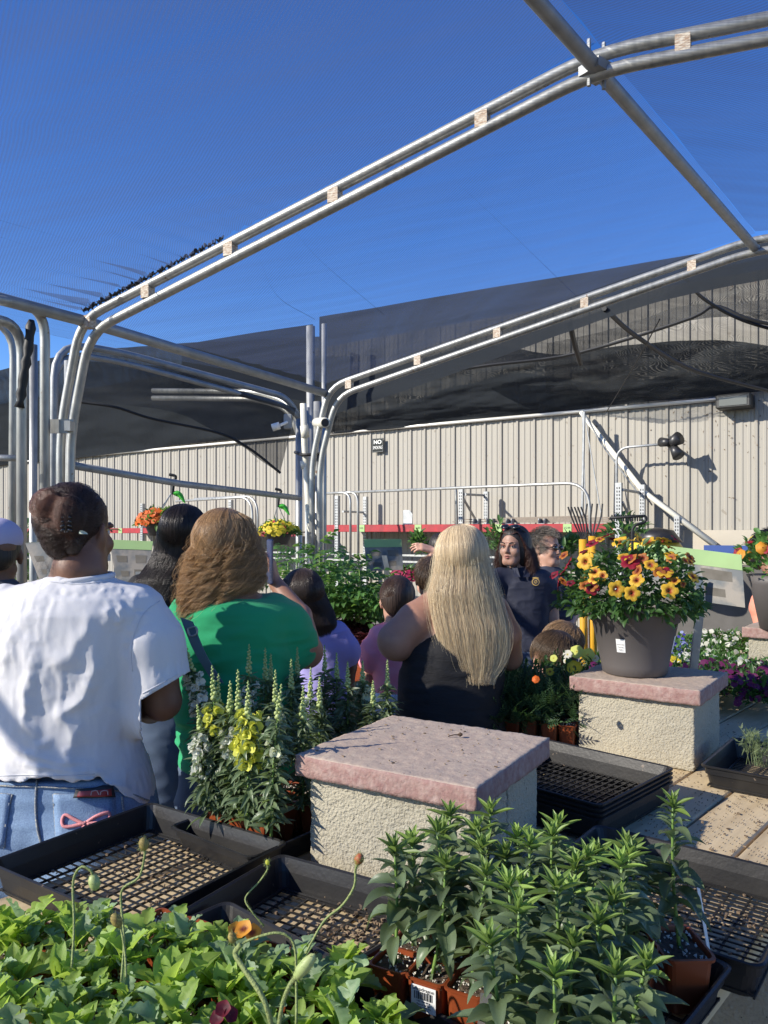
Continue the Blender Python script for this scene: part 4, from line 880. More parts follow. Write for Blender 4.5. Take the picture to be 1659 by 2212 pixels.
# plant tags
def tag(p, h, w, lean, ang, lab, m='label'):
    mb = MB(); c = np.array(p) + (0, 0, h / 2 - .02); mb.box(c, (w, .0008, h), ax=(math.cos(ang), math.sin(ang), 0), az=(lean[0], lean[1], 1)); return mb.out('plant_tag', M[m], label=lab, cat='plant tag')
tg = tag((.485, 1.165, TZ + .07), .11, .016, (-.16, .02), 1.0, 'white plant tag leaning at the back of the single square pot')
tag((.128, .953, TZ + .07), .075, .024, (.1, 0), -.2, 'silvery plant tag standing between two near snapdragon packs', 'sheet')
# printed label on the front pack
def sticker(c, ax, w, h, lines, parent, bar=False, name='label_sticker', sz=.0075):
    c = np.array(c, float); ax = np.array(ax, float) / np.linalg.norm(ax); n = np.cross(ax, (0, 0, 1)); mb = MB(); mb.box(c + n * .0008, (w, .0006, h), ax=ax); s = mb.out(name, M['label'], parent)
    for tx, dz, size in lines: text(tx, c + n * .0014 + np.array((0, 0, dz)), size, ax, M['ink'], 'label_print', s, ext=.0001)
    if bar:
        mb = MB(); x = -w * .36; r = np.random.default_rng(5)
        while x < w * .38: bw = r.choice((.0004, .0008, .0012)); mb.box(c + n * .0014 + ax * x + (0, 0, h * .12), (bw, .0002, h * .3), ax=ax); x += bw + r.choice((.0005, .0009))
        mb.out('barcode', M['ink'], s, kind='stuff')
    return s
a28 = np.array((math.cos(A28), math.sin(A28), 0)); b28 = np.array((-a28[1], a28[0], 0))
lp = np.array((*gridpos(1.5, 0), TZ + .03 + .045)) - b28 * -.0015
sticker(lp + b28 * -.0, a28, .036, .034, [('Snapdragon', .0125, .0068), ('4 00 71940 001 8', -.0035, .0028), ('Plant in full sun', -.0075, .0032), ('Water when dry', -.0108, .0032), ('Space 12 in', -.014, .0032)], bpy.data.objects['seedling_pack'], bar=True)
# ---------------------------------------------------------------- tall snapdragons along the bench edge
ST = [leafT(1, .24, .3 + .25 * i, .3, 6, seed=i) for i in range(4)]
FL = []
for i in range(3):   # ruffled two lipped floret
    r = np.random.default_rng(i); qs = []
    T1 = diskT([(.15, -.6), (.25, -.2), (.3, .05), (.55, .2), (.8, .1)], 15, 3, .5, .22, i); T2 = diskT([(.1, -.2), (.3, .15), (.6, .4), (.75, .6)], 14, 2, .6, .25, i + 2); T3 = ballT(7, 4)
    FL.append((T1, (T2[0] + (.15, .1, 0), T2[1]), (T3[0] * (.33, .27, .3) + (-.05, -.1, .22), T3[1])))
def tall_snap(u, v, h, lab, bloom=None, bv=None, n_fl=0, lean=0, seed=0, grp='snapdragons with flower spikes', nleaf=26, big=1.0):
    r = np.random.default_rng(seed); Y = (.625 - h) * F / (v - HV); tip = P(u, v, Y); base = np.array((tip[0] - lean, tip[1] + r.uniform(-.01, .01), TZ + .075))
    t = thing('tall_snapdragon', lab, 'plant', base, group=None)
    mid = (base + tip) / 2 + (-lean * .25, 0, 0); pts = spline([base, mid, tip], 16)
    mb = MB(); mb.tube(pts, np.linspace(.0034, .0012, 16), 6); mb.out('stem', M['stem'], t, smooth=True)
    at = lambda f: np.array([np.interp(f, np.linspace(0, 1, 16), pts[:, c]) for c in range(3)])
    qb = QB(); top = .76 if n_fl else .72; a0 = r.uniform(0, 6)
    for k in range(nleaf * 7):
        f = .04 + (top - .04) * k / (nleaf * 7); a = a0 + k * 2.4; el = r.uniform(-.25, .6); s = r.uniform(.03, .062) * (1 - .4 * f)
        qb.add(ST[k % 4], basis(at(f) + r.normal(0, .003, 3), (math.cos(a) * math.cos(el), math.sin(a) * math.cos(el), math.sin(el)), s=s, roll=r.normal(0, .4)))
    qb.out('foliage', M['snap_leaf'], t, kind='stuff')
    qb = QB(); nb = int(34 * (1 - top) / .34)
    for k in range(nb):
        f = top + (1 - top) * k / nb; a = k * 2.4; s = (.0053 * (1 - ((f - top) / (1 - top)) * .72)) * r.uniform(.8, 1.15); d = np.array((math.cos(a), math.sin(a), .6)); d /= np.linalg.norm(d)
        m4 = basis(at(f) + d * s * 1.1, d, s=s); qb.add(BALL, m4)
        if k % 2: qb.add(ST[0], basis(at(f), d, s=s * 2.2))
    qb.out('bud_spike', M['bud'], t, kind='stuff')
    if n_fl:
        mm = {'y': 'f_lemon', 'c': 'f_cream', 'w': 'f_white'}[bloom]; qb = QB()
        fb = bv
        n_fl = int(n_fl * 1.8)
        for k in range(n_fl):
            f = fb[0] + (fb[1] - fb[0]) * (k + .5) / n_fl; a = k * 2.4 + r.normal(0, .2); d = np.array((math.cos(a), math.sin(a), -.15)); s = r.uniform(.0105, .0165) * big
            for q, T in enumerate(FL[k % 3]):
                m4 = np.eye(4); x, y, z = frame_of(d); m4[:3, 0] = x * s; m4[:3, 1] = y * s; m4[:3, 2] = z * s; m4[:3, 3] = at(f) + d * s * 1.1; qb.add(T, m4)
        qb.out('blossoms', M[mm], t, kind='stuff')
for i, a in enumerate([
    (397, 1380, .345, 'leaning white snapdragon spike against the green shirt strap', 'w', (.42, .76), 13, -.055), (426, 1521, .245, 'low white snapdragon with a dense bloom at the bench corner', 'w', (.35, .75), 14, -.02),
    (458, 1437, .33, 'yellow blooming snapdragon above the front left pot', 'y', (.55, .74), 7, -.01), (472, 1455, .31, 'budding snapdragon just behind the yellow one', None, None, 0, 0),
    (497, 1470, .30, 'cream snapdragon between the two yellow ones', 'w', (.45, .68), 7, .0), (514, 1446, .325, 'slim budding spike left of the big yellow bloom', None, None, 0, 0),
    (538, 1391, .325, 'tall budding spike before the green shirt', 'w', (.5, .68), 5, 0), (536, 1470, .31, 'snapdragon with the biggest yellow bloom', 'y', (.42, .78), 13, .0, 1.2),
    (573, 1399, .31, 'budding spike right of the tallest one before the green shirt', None, None, 0, 0), (585, 1412, .285, 'short rear budding spike before the green shirt', None, None, 0, 0),
    (595, 1446, .315, 'budding snapdragon with pale yellow opening buds', 'c', (.5, .68), 5, 0), (608, 1477, .31, 'front snapdragon whose stem bends beside the near pedestal', 'c', (.5, .64), 3, .02),
    (629, 1423, .285, 'budding spike before the lavender shirt edge', None, None, 0, 0), (642, 1397, .29, 'tall spike in front of the bare green sleeve', None, None, 0, 0), (671, 1441, .28, 'short spike before the lavender shirt', None, None, 0, 0),
    (701, 1393, .285, 'tallest spike before the lavender shirt', None, None, 0, 0), (727, 1410, .27, 'spike at the lavender sleeve', None, None, 0, 0), (751, 1429, .265, 'spike between lavender and pink shirts', None, None, 0, 0),
    (783, 1426, .26, 'spike with two pale florets before the pink shirt', 'c', (.55, .75), 4, 0), (806, 1470, .23, 'low spike behind the pedestal cap', None, None, 0, 0), (837, 1425, .27, 'rear spike before the pink shirt hem', None, None, 0, 0),
    (690, 1462, .27, 'inner budding spike among the tall rear row', None, None, 0, 0), (655, 1480, .28, 'inner spike with small buds behind the pedestal corner', None, None, 0, 0)]):
    u, v, h, lab, bl, bv, nf, ln = a[:8]; tall_snap(u, v, h, lab, bl, bv, nf, ln, 300 + i, nleaf=26, big=a[8] if len(a) > 8 else 1)
ta = math.radians(-31); cor = Pz(444, 1752, TZ + .075)[:2]
for i, (dx, dy, n) in enumerate(((0, 0, 3), (.06, .125, 3), (.12, .25, 3), (.18, .375, 2), (-.075, .09, 1))):
    q = cor + np.array((math.cos(ta), math.sin(ta))) * (dx * .4) + np.array((.62, .785)) * dy * 1.05 + (np.array((-.06, .02)) if i == 4 else 0)
    pack(q, ta, n, 2 if n > 1 else 1, ('front snapdragon pack with perlite soil beside the near pedestal', 'second snapdragon pack behind the blooming ones', 'third snapdragon pack by the pedestal', 'rearmost snapdragon pack by the pedestal', 'lone brown pot behind the empty tray corner')[i])
q = np.array((*cor, 0)) + np.array((math.cos(ta), math.sin(ta), 0)) * .085 + np.array((0, 0, TZ + .05)); sticker(q + (.0, -.0015, 0), (math.cos(ta), math.sin(ta), 0), .03, .012, [('Snapdragon', 0, .005)], bpy.data.objects['seedling_pack'])
corner_tray(cor + np.array((-.07, -.03)), (.62, .785), (.785, -.62), .52, .26, .05, 'black tray under the flowering snapdragons')
# ================================================================ NEAR POPPY SEEDLINGS
PL = []
for i in range(6):
    T = leafT(1, .42 - .05 * (i % 2), .35 + .13 * i, .3, 28, lobes=4.5 + (i % 2), stalk=.25, tipy=1.0, wob=.25, seed=i); me = newmesh('leaf', T[0], T[1], True); me.materials.append(M['poppy_leaf' if i % 3 else 'poppy_leaf2']); PL.append(me)
for i in range(3):
    T = leafT(1, .34, .25 + .2 * i, .3, 9, stalk=.1, tipy=.75, wob=.15, seed=i); me = newmesh('leaf', T[0], T[1], True); me.materials.append(M['poppy_leaf']); PL.append(me)
def poppy(base, R, lab, seed, n=11, plain=False, grp='leafy poppy seedlings at the bottom'):
    r = np.random.default_rng(seed); t = thing('leafy_seedling', lab, 'plant', base, group=grp); a0 = r.uniform(0, 6)
    for k in range(n):
        a = a0 + k * 2.4; f = k / n; el = .62 + .85 * f + r.normal(0, .2); L_ = R * r.uniform(.75, 1.15) * (1 - .25 * f); me = PL[r.integers(6, 9) if (plain and r.random() < .8) else r.integers(0, 6)]
        o = add('leaf', me, None, t, local=True); o.matrix_basis = Matrix(basis((r.normal(0, .006), r.normal(0, .006), .01 + .012 * f), (math.cos(a) * math.cos(el), math.sin(a) * math.cos(el), math.sin(el)), s=L_, roll=r.normal(0, .3)).tolist())
    return t
k = 0; PZ = TZ + .07
for v in (1985, 2030, 2085, 2145, 2215, 2300):
    for u in np.arange(-20, 850, 74):
        uu = u + rng.uniform(-22, 22) + (v % 3) * 12; vv = v + rng.uniform(-14, 14)
        if vv < 1985 + max(0, (uu - 250)) * .08 or (uu > 560 and vv < 2065) or (uu > 745 and vv < 2160): continue
        if 380 < uu < 480 and vv < 2020: continue
        b = Pz(uu, vv + 50, PZ); b[2] -= .012
        poppy(b, rng.uniform(.055, .088), 'leafy bright green poppy seedling in the dense group at the bottom of the picture', 500 + k, 13, plain=(rng.random() < .35 and vv > 2090)); k += 1
# seedling packs below the poppies
for i, (o, n) in enumerate(((( -.5, 1.02), 3), ((-.33, .93), 3), ((-.16, .84), 3), ((-.42, 1.16), 3), ((-.25, 1.07), 3), ((-.6, 1.12), 2))):
    pack(o, A28, n, 2, 'brown seedling pack hidden under the poppy leaves', grp='packs under the poppies')
hm = {}
def bud_stem(pts, lab, bud=None, r=.0016, cat='poppy stem', col='hairy', hairs=120, seed=0):
    pts = [P(*p) for p in pts]; t = thing('poppy_stem', lab, cat, pts[0]); sp = spline(pts, 30); mb = MB(); mb.tube(sp, r, 6); mb.out('stem', M['hairy'], t, smooth=True)
    rr = np.random.default_rng(seed); qb = QB(); T = tubeT([(0, 0, 0), (.5, 0, 0), (1, 0, 0)], [.05, .03, .01], 3)
    for i in range(hairs):
        p = sp[rr.integers(0, 30)] + rr.normal(0, .0004, 3); d = rr.normal(size=3); m = basis(p, d, s=rr.uniform(.003, .005)); qb.add(T, m)
    if bud:
        d = sp[-1] - sp[-3]; d /= np.linalg.norm(d); L_, w, m_ = bud; m4 = basis(sp[-1] + d * L_ * .4, d); m4[:3, 0] *= L_ * .5; m4[:3, 1] *= w / 2; m4[:3, 2] *= w / 2
        V = BALL[0][:, [2, 0, 1]]; q2 = QB(); q2.add((V, BALL[1]), m4); q2.out('bud', M[m_], t)
        for i in range(60):
            dd = rr.normal(size=3); dd /= np.linalg.norm(dd); x = m4[:3, :3] @ dd + m4[:3, 3]; qb.add(T, basis(x, x - m4[:3, 3], s=.004))
    qb.out('fine_hairs', M['hairy'], t, kind='stuff'); return t
M['redbud'] = mat('red_bud', (.4, .07, .03), .6, n1=(200, (.2, .2, .05), .5)); M['oldbud'] = mat('brown_bud', (.33, .27, .07), .7, n1=(200, (.2, .14, .04), .5))
bud_stem([(155, 2090, .98), (160, 2000, 1.0), (158, 1905, 1.02), (175, 1873, 1.02), (195, 1880, 1.02), (200, 1892, 1.02)], 'drooping hairy poppy bud over the tray rim at the left', (.022, .016, 'bud'), seed=1)
bud_stem([(262, 2120, .98), (268, 2030, 1.0), (262, 1960, 1.02), (265, 1920, 1.02), (300, 1895, 1.02), (312, 1850, 1.02), (312, 1835, 1.02)], 'spent seed head on a kinked stem above the tray', (.018, .014, 'oldbud'), seed=2)
bud_stem([(272, 2110, .9), (270, 2060, .92), (262, 2010, .93), (258, 2000, .93)], 'fuzzy upright bud among the left leaves', (.02, .013, 'oldbud'), seed=3, r=.0013)
bud_stem([(660, 2060, .98), (700, 1990, 1.0), (740, 1955, 1.0), (765, 1915, 1.0), (768, 1880, 1.0), (772, 1866, 1.0)], 'reddish poppy bud on a long curved stem before the pedestal', (.016, .013, 'redbud'), seed=4)
bud_stem([(640, 2212, .9), (640, 2130, .92), (635, 2040, .93), (600, 2015, .93), (540, 2030, .93), (512, 2045, .93), (505, 2035, .93)], 'long arching hairy stem ending in a small closed bud', (.014, .011, 'oldbud'), seed=5)
bud_stem([(590, 2230, .8), (570, 2160, .8), (525, 2090, .82), (508, 2060, .83), (520, 2040, .83)], 'thick brownish hairy stem curving up among the leaves', None, r=.0028, seed=6, hairs=220)
bud_stem([(600, 2230, .8), (610, 2170, .8), (625, 2130, .8), (640, 2110, .8)], 'stout hairy poppy bud at the bottom edge', (.034, .014, 'bud'), r=.0025, seed=7, hairs=200)
bud_stem([(570, 2000, 1.05), (545, 1970, 1.05), (530, 1940, 1.06), (560, 1905, 1.07), (577, 1880, 1.07), (578, 1868, 1.07)][::1], 'thin bent stem with a tiny yellow tip by the tray corner', (.008, .006, 'f_lemon'), r=.0011, seed=8)
PET = [diskT([(.02, 0), (.5, .12), (.85, .22), (1, .3)], 15, 5, .35, .12, i) for i in range(3)]
def flower_obj(c, d, s, m, parent=None, T=None, name='flower', **k):
    T = T or PET[0]; me = fcache.setdefault((id(T), m, round(s, 4)), None)
    if me is None:
        me = newmesh(name, T[0] * s, T[1], True); me.materials.append(M[m]); fcache[(id(T), m, round(s, 4))] = me
    o = add(name, me, None, parent, **k); x, y, z = frame_of(d); m4 = np.eye(4); m4[:3, 0] = x; m4[:3, 1] = y; m4[:3, 2] = z; m4[:3, 3] = c
    if k.get('local'): o.matrix_basis = Matrix(m4.tolist())
    else: o.matrix_basis = Matrix(m4.tolist())
    return o
fcache = {}
of = thing('orange_poppy_bloom', 'crumpled orange yellow bloom among the poppy leaves', 'flower', P(525, 2010, 1.0))
for i, (u, v) in enumerate(((510, 2012), (527, 2008), (545, 2016))): flower_obj(P(u, v, 1.0), (rng.normal(0, .5), -.5, .8), .011, 'pansy_o', of)
rf_ = thing('red_bloom', 'small red bloom deep between the bottom leaves', 'flower', P(490, 2190, .8))
for i, (u, v) in enumerate(((482, 2180), (497, 2192), (470, 2200))): flower_obj(P(u, v, .82), (rng.normal(0, .5), -.5, .6), .008, 'p_red', rf_)
mb = MB(); T = leafT(.024, .5, .3, .1, 8); m4 = basis(Pz(580, 1778, TZ + .012), (.8, -.5, .1)); ff = newmesh('fallen_leaf', T[0] @ m4[:3, :3].T + m4[:3, 3], T[1], True); add('fallen_leaf', ff, M['mid_leaf'], label='single green leaf fallen on the mesh of the empty tray', cat='leaf')
# ================================================================ PETUNIA POT
PC = np.array((.805, 2.47, EYE - .46 + .002))
t = thing('petunia_pot', 'big taupe plastic pot of petunias standing on the cinder block pedestal', 'plant pot', PC)
mb = MB(); mb.lathe([(.092, 0), (.1, .004), (.104, .03), (.132, .165), (.138, .168), (.149, .205), (.153, .213), (.15, .215), (.144, .206), (.135, .185)], 48, PC, cap=True); mb.out('pot_body', M['potgrey'], t, smooth=True)
for o in bpy.data.objects['pot_body'].data.polygons: pass
mb = MB(); mb.lathe([(.0, .19), (.137, .188)], 32, PC, cap=False); mb.out('soil', M['soil'], t)
def pot_sticker(ang, z, w, h, lines):
    r_ = np.interp(z, (.03, .165), (.104, .132)); n = np.array((math.cos(ang), math.sin(ang), 0)); ax = np.array((-n[1], n[0], 0)); c = PC + n * (r_ + .0025) + (0, 0, z)
    mb = MB(); G = []
    for zz in (-h / 2, h / 2):
        row = []
        for q in np.linspace(-w / 2, w / 2, 7): a = ang + q / r_; rr = np.interp(z + zz, (.03, .165), (.104, .132)) + .0012; row.append(PC + (rr * math.cos(a), rr * math.sin(a), z + zz))
        G.append(row)
    mb.grid(G); s = mb.out('label_sticker', M['label'], t)
    for tx, dz, sz in lines: text(tx, c + (0, 0, dz) + n * .0, sz, ax, M['ink'], 'label_print', s, ext=.0001)
pot_sticker(math.radians(-128), .1, .028, .042, [('PETUNIA', .012, .0055), ('Full sun to shade', .004, .0032), ('Water daily', -.004, .0035), ('$24.99', -.012, .004)])
pot_sticker(math.radians(-30), .1, .028, .055, [('PETUNIA', .012, .0055)])
PF = diskT([(.12, -.35), (.2, -.12), (.5, .02), (.85, .03), (1.0, -.03)], 20, 5, .28, .1, 0)
pl = thing('petunia_plant', 'bushy petunia with yellow and dark red trumpets in the taupe pot', 'plant', PC + (0, 0, .19))
r = np.random.default_rng(21); qb = QB(); C0 = PC + (0, 0, .215)
LT = [leafT(1, .42, .3 + .3 * i, .25, 6, stalk=.08, tipy=.9, seed=i) for i in range(3)]
for k in range(1500):
    d = r.normal(size=3); d[2] = abs(d[2]) * .9 - .12; d /= np.linalg.norm(d); rad = r.uniform(.45, 1.0) ** .6
    c = C0 + d * (.225, .21, .2) * rad * (1 + .08 * math.sin(5 * math.atan2(d[1], d[0]) + 1)); c[0] -= .008
    if c[2] < PC[2] + .17: c[2] += .03
    dd = d + r.normal(0, .6, 3); qb.add(LT[k % 3], basis(c, dd, s=r.uniform(.022, .042), roll=r.normal(0, .6)))
qb.out('foliage', M['mid_leaf'], pl, kind='stuff'); qb = QB()
for k in range(60):   # larger leaves spilling over the rim
    a = r.uniform(math.pi, 2 * math.pi) if k < 44 else r.uniform(0, 6.28); c = PC + (.15 * math.cos(a), .15 * math.sin(a), .215 + r.uniform(-.01, .05)); d = (math.cos(a), math.sin(a), r.uniform(-1.0, .3)); qb.add(LT[k % 3], basis(c, d, s=r.uniform(.045, .07), roll=r.normal(0, .3)))
qb.out('rim_leaves', M['mid_leaf'], pl, kind='stuff')
def D8(x, y): return 1061.8 + .36 * x, 1061.8 + .36 * y
fl = [(750, 585, 'p_yellow', 1), (843, 610, 'p_yellow', .95), (1068, 595, 'p_yellow', 1), (560, 420, 'p_yellow', 1.1), (620, 480, 'p_yellow', .8), (565, 365, 'p_yellow', .8), (870, 530, 'p_yellow', .9), (1035, 480, 'p_yellow', 1.1), (955, 440, 'p_yellow', .8), (1080, 385, 'p_yellow', .9),
      (1190, 420, 'p_yellow', .7), (1210, 510, 'p_yellow', .9), (770, 300, 'p_yellow', 1), (890, 285, 'p_yellow', 1), (825, 290, 'p_yellow', .8), (1030, 290, 'p_yellow', 1), (650, 285, 'p_yellow', .6), (1150, 555, 'p_yellow', .5), (940, 300, 'p_yellow', .9), (1065, 330, 'p_yellow', .8),
      (830, 420, 'p_red', 1.15), (605, 580, 'p_red', .85), (605, 308, 'p_red', .85), (460, 430, 'p_red', 1.1), (700, 262, 'p_red', .9), (400, 560, 'p_red', .9), (430, 480, 'p_red', .8), (375, 500, 'p_red', .7)]
M['p_rust'] = radial('petunia_rust', (.55, .2, .03), (.2, .02, .01), .006, .016)
fl += [(float(420 + 780 * r.random()), float(270 + 300 * r.random()), ('p_rust', 'p_yellow', 'p_red', 'p_rust')[q % 4], .55 + .3 * r.random()) for q in range(20)]
for x, y, m_, s in fl:
    u, v = D8(x, y); p0 = P(u, v, 2.3); cam0 = np.array((0, 0, EYE)); d = p0 - cam0; d /= np.linalg.norm(d)
    A = np.array((.245, .225, .215)); o = (cam0 - C0) / A; dd = d / A; a, b, c = dd @ dd, 2 * o @ dd, o @ o - 1; D_ = b * b - 4 * a * c
    tt = (-b - math.sqrt(D_)) / (2 * a) if D_ > 0 else -b / (2 * a); p = cam0 + d * tt; nrm = (p - C0) / A ** 2; nrm /= np.linalg.norm(nrm); nrm = nrm * .8 + np.array((-.1, -.25, .15)) + r.normal(0, .38, 3)
    if y > 570: nrm = np.array((-.1, -1, .15)) + r.normal(0, .1, 3)
    flower_obj(p, nrm, round(.0245 * s, 3), m_, pl, T=PF)
# ================================================================ MOUNDED BEDDING PLANTS ON THE NEAR BENCH AND BEYOND
ML = [leafT(1, .34, .3 + .3 * i, .2, 5, seed=i) for i in range(3)]
FE = []   # pinnate marigold leaf
for i in range(2):
    q = QB(); q.add(tubeT([(0, 0, 0), (.5, 0, .05), (1, 0, 0)], .012, 3), np.eye(4))
    for k in range(5):
        for sg in (-1, 1): q.add(leafT(1, .3, .2, .2, 3), basis((.2 + .17 * k, 0, .03), (.75, sg * .8, 0), s=.34 - .03 * k))
    q.add(leafT(1, .3, .2, .2, 3), basis((1, 0, 0), (1, 0, 0), s=.3)); FE.append((np.concatenate(q.v), np.concatenate(q.f)))
PN = diskT([(.05, 0), (.55, .05), (1, .0)], 15, 5, .25, .08, 1); MG = diskT([(.1, .45), (.55, .35), (.75, .1), (1.0, .15), (.8, -.1)], 14, 7, .2, .12, 2)
def mound(c, rx, rz, lab, leafs, nl, ls, lm, flowers, name='bedding_plant', cat='plant', grp=None, seed=0, upr=.5):
    r = np.random.default_rng(seed + 900); t = thing(name, lab, cat, c, group=grp); qb = QB(); c = np.array(c, float)
    for k in range(nl):
        d = r.normal(size=3); d[2] = abs(d[2]); d /= np.linalg.norm(d); p = c + d * (rx, rx, rz) * r.uniform(.3, 1) ** .5; dd = d * .8 + r.normal(0, .4, 3) + (0, 0, upr)
        qb.add(leafs[k % len(leafs)], basis(p, dd, s=ls * r.uniform(.7, 1.3), roll=r.normal(0, .5)))
    qb.out('foliage', M[lm], t, kind='stuff')
    for m_, n, s, T in flowers:
        qb = QB()
        for k in range(n):
            d = r.normal(size=3) + (-.2, -.4, .8); d[2] = abs(d[2]); d /= np.linalg.norm(d); p = c + d * (rx, rx, rz) * r.uniform(.98, 1.15); x, y, z = frame_of(d + (-.1, -.5, .1) + r.normal(0, .3, 3)); m4 = np.eye(4); q = s * r.uniform(.8, 1.2)
            m4[:3, 0] = x * q; m4[:3, 1] = y * q; m4[:3, 2] = z * q; m4[:3, 3] = p; qb.add(T, m4)
        qb.out('blossoms', M[m_], t, kind='stuff')
    return t
# dark marigold foliage behind the near pedestal
k = 0
for Yq in np.arange(2.46, 2.8, .08):
    for u in np.arange(1078, 1236, 36):
        p = P(u + rng.uniform(-10, 10) + (Yq - 2.46) * 25, 1145, Yq); p[2] = TZ + .075
        if np.linalg.norm(p[:2] - c2[:2]) < .22: continue
        mound(p, .058, rng.uniform(.1, .13), 'dark ferny marigold seedling between the two pedestals', FE, 60, .055, 'dark_fern', [], grp='marigold seedlings between the pedestals', seed=k, upr=.35, name='marigold_plant'); k += 1
for i, (u, v, Y, m_, s) in enumerate(((1158, 1468, 2.25, 'f_orange', .012), (1241, 1443, 2.55, 'pansy_y', .026), (1188, 1451, 2.6, 'pansy_y', .014))):
    flower_obj(P(u, v, Y), (-.3, -.8, .5), s, m_, T=MG if i < 2 else PN, name='marigold_flower', label=('small orange marigold bloom in the dark foliage', 'yellow marigold at the edge of the petunia pedestal', 'dull yellow bloom in the dark foliage')[i], cat='flower')
pn = thing('pale_yellow_pansies', 'pale yellow pansies catching sun beside the taupe pot', 'flowers', P(1240, 1420, 2.75))
for u, v, s, m_ in ((1246, 1408, .024, 'pansy_y2'), (1270, 1414, .024, 'pansy_y2'), (1226, 1414, .017, 'pansy_w'), (1196, 1422, .013, 'pansy_y2'), (1286, 1422, .013, 'pansy_w'), (1222, 1428, .009, 'pansy_w'), (1140, 1435, .007, 'pansy_w')):
    M.setdefault('pansy_y2', radial('pansy_pale_yellow', (.8, .85, .2), (.7, .6, .05), .002, .005)); flower_obj(P(u, v, 2.75), (-.4, -.8, .35), s, m_, pn, T=PN)
qb = QB()
for i in range(160): qb.add(ML[i % 3], basis(P(rng.uniform(1130, 1300), rng.uniform(1428, 1470), rng.uniform(2.7, 2.8)), rng.normal(size=3) + (0, 0, .8), s=.035))
qb.out('foliage', M['mid_leaf'], pn, kind='stuff')
for i, (u, Yq) in enumerate(((1085, 2.52), (1165, 2.46), (1100, 2.72))): pack(P(u, 1145, Yq)[:2], math.radians(-22), 2, 3, ('brown pack at the front of the marigold seedlings', 'brown marigold pack touching the petunia pedestal', 'brown pack deep under the marigold leaves')[i], grp='packs of marigold seedlings')
# bedding plants to the far right: rows by colour
kinds = [('purple pansy in the purple drift behind the petunia pedestal', 'pansy_p', 8, .0145, PN, ML, 1.75, 2.35), ('yellow viola behind the purple pansies', 'pansy_y', 9, .013, PN, ML, 2.35, 2.75), ('white bedding flower beyond the sign post', 'pansy_w', 9, .012, PN, ML, 2.3, 2.9),
         ('blue lobelia beyond the sign post', 'f_blue', 22, .007, PN, ML, 2.7, 3.2), ('orange marigold at the far end of the bench', 'f_orange', 4, .022, MG, FE, 3.1, 3.7), ('pink begonia at the far right bench end', 'f_pink', 5, .012, PN, ML, 3.4, 4.2)]
k = 0
for v in np.arange(1362, 1520, 13):
    for u in np.arange(1050, 1700, 19):
        p = Pz(u + rng.uniform(-8, 8), v + 8, TZ + .13); 
        if p[1] > 5.5: continue
        sdist = np.dot(p - A0, bd); n = np.dot(p - A0, bn)
        if sdist < 1.55 and n < .66: continue
        if 1.17 < n < 1.95: continue
        if n > 1.95 and u > 1440: continue
        if n <= 1.17 and (np.linalg.norm(p[:2] - c3[:2]) < .26): continue
        if n > 1.1 and u < 1290: continue
        if n < -.03: continue
        v_ = v + rng.normal(0, 7)
        j = 0 if 1428 < v_ < 1475 else (3 if (v_ < 1405 and 1400 < u < 1480) else (2 if (u > 1460 and v_ < 1432) else (1 if v_ > 1385 and v_ < 1430 else (4 if v_ < 1380 and u > 1380 else 3))))
        if v_ >= 1475: j = 6
        if (j == 6 and u < 1590) or (u < 1290 and v > 1465): continue
        if j == 6: fl_ = [('pansy_b', 2, .022, PN)]; lab = 'leafy plant with a few blue pansies at the right edge'
        else: lab, m_, nf, sz, T, lf = kinds[j][:6]; fl_ = [(m_, nf, sz, T)]
        if j == 3: fl_.append(('f_lblue', 5, .008, PN))
        if j == 1: fl_.append(('pansy_o', 3, .013, PN))
        p[2] = TZ + .06
        mound(p, .06 * p[1] / 3.2, .085 if j != 3 else .11, lab, FE if j == 4 else ML, 60, .036, 'tomato_leaf' if j in (1, 2, 3, 5) else 'mid_leaf', fl_, grp=lab.split(' ')[0] + ' ' + lab.split(' ')[1] + ' plants beyond the petunia pedestal', seed=k + 40, upr=.3); k += 1
print('bedding', k)
# feathery seedling in its tray
t = thing('feathery_seedling', 'pale feathery seedling in the black tray at the right edge', 'plant', Pz(1640, 1655, TZ + .03)); qb = QB(); r = np.random.default_rng(4)
for i in range(30):
    a = r.uniform(0, 6.28); b = np.array(t.location) + r.normal(0, .01, 3) * (1, 1, 0); e = b + (math.cos(a) * r.uniform(.02, .085), math.sin(a) * .05, r.uniform(.03, .11)); sp = spline([b, (b + e) / 2 + (0, 0, .02), e], 8); qb.add(tubeT(sp, .0009, 3), np.eye(4))
    for q in range(8): f = r.uniform(.35, 1); qb.add(FE[q % 2], basis(sp[int(f * 7)], r.normal(size=3) + (e - b) * 12, s=r.uniform(.012, .024)))
qb.out('foliage', M['blue_leaf'], t, kind='stuff')
# far right pot of flowers on its pedestal
q = np.array((1.76, 3.42, EYE - .44)); t = thing('flower_pot', 'light taupe pot cut off by the right picture edge', 'plant pot', q); mb = MB(); mb.lathe([(.08, 0), (.12, .2), (.135, .24), (.12, .235)], 28, q); mb.out('pot_body', M['potgrey'], t, smooth=True)
t = mound(q + (0, 0, .24), .19, .2, 'orange yellow and red flowers in the right edge pot', LT, 420, .045, 'tomato_leaf', [('pansy_o', 20, .026, MG), ('p_red', 9, .022, PF), ('pansy_y', 10, .02, PN)], seed=77)
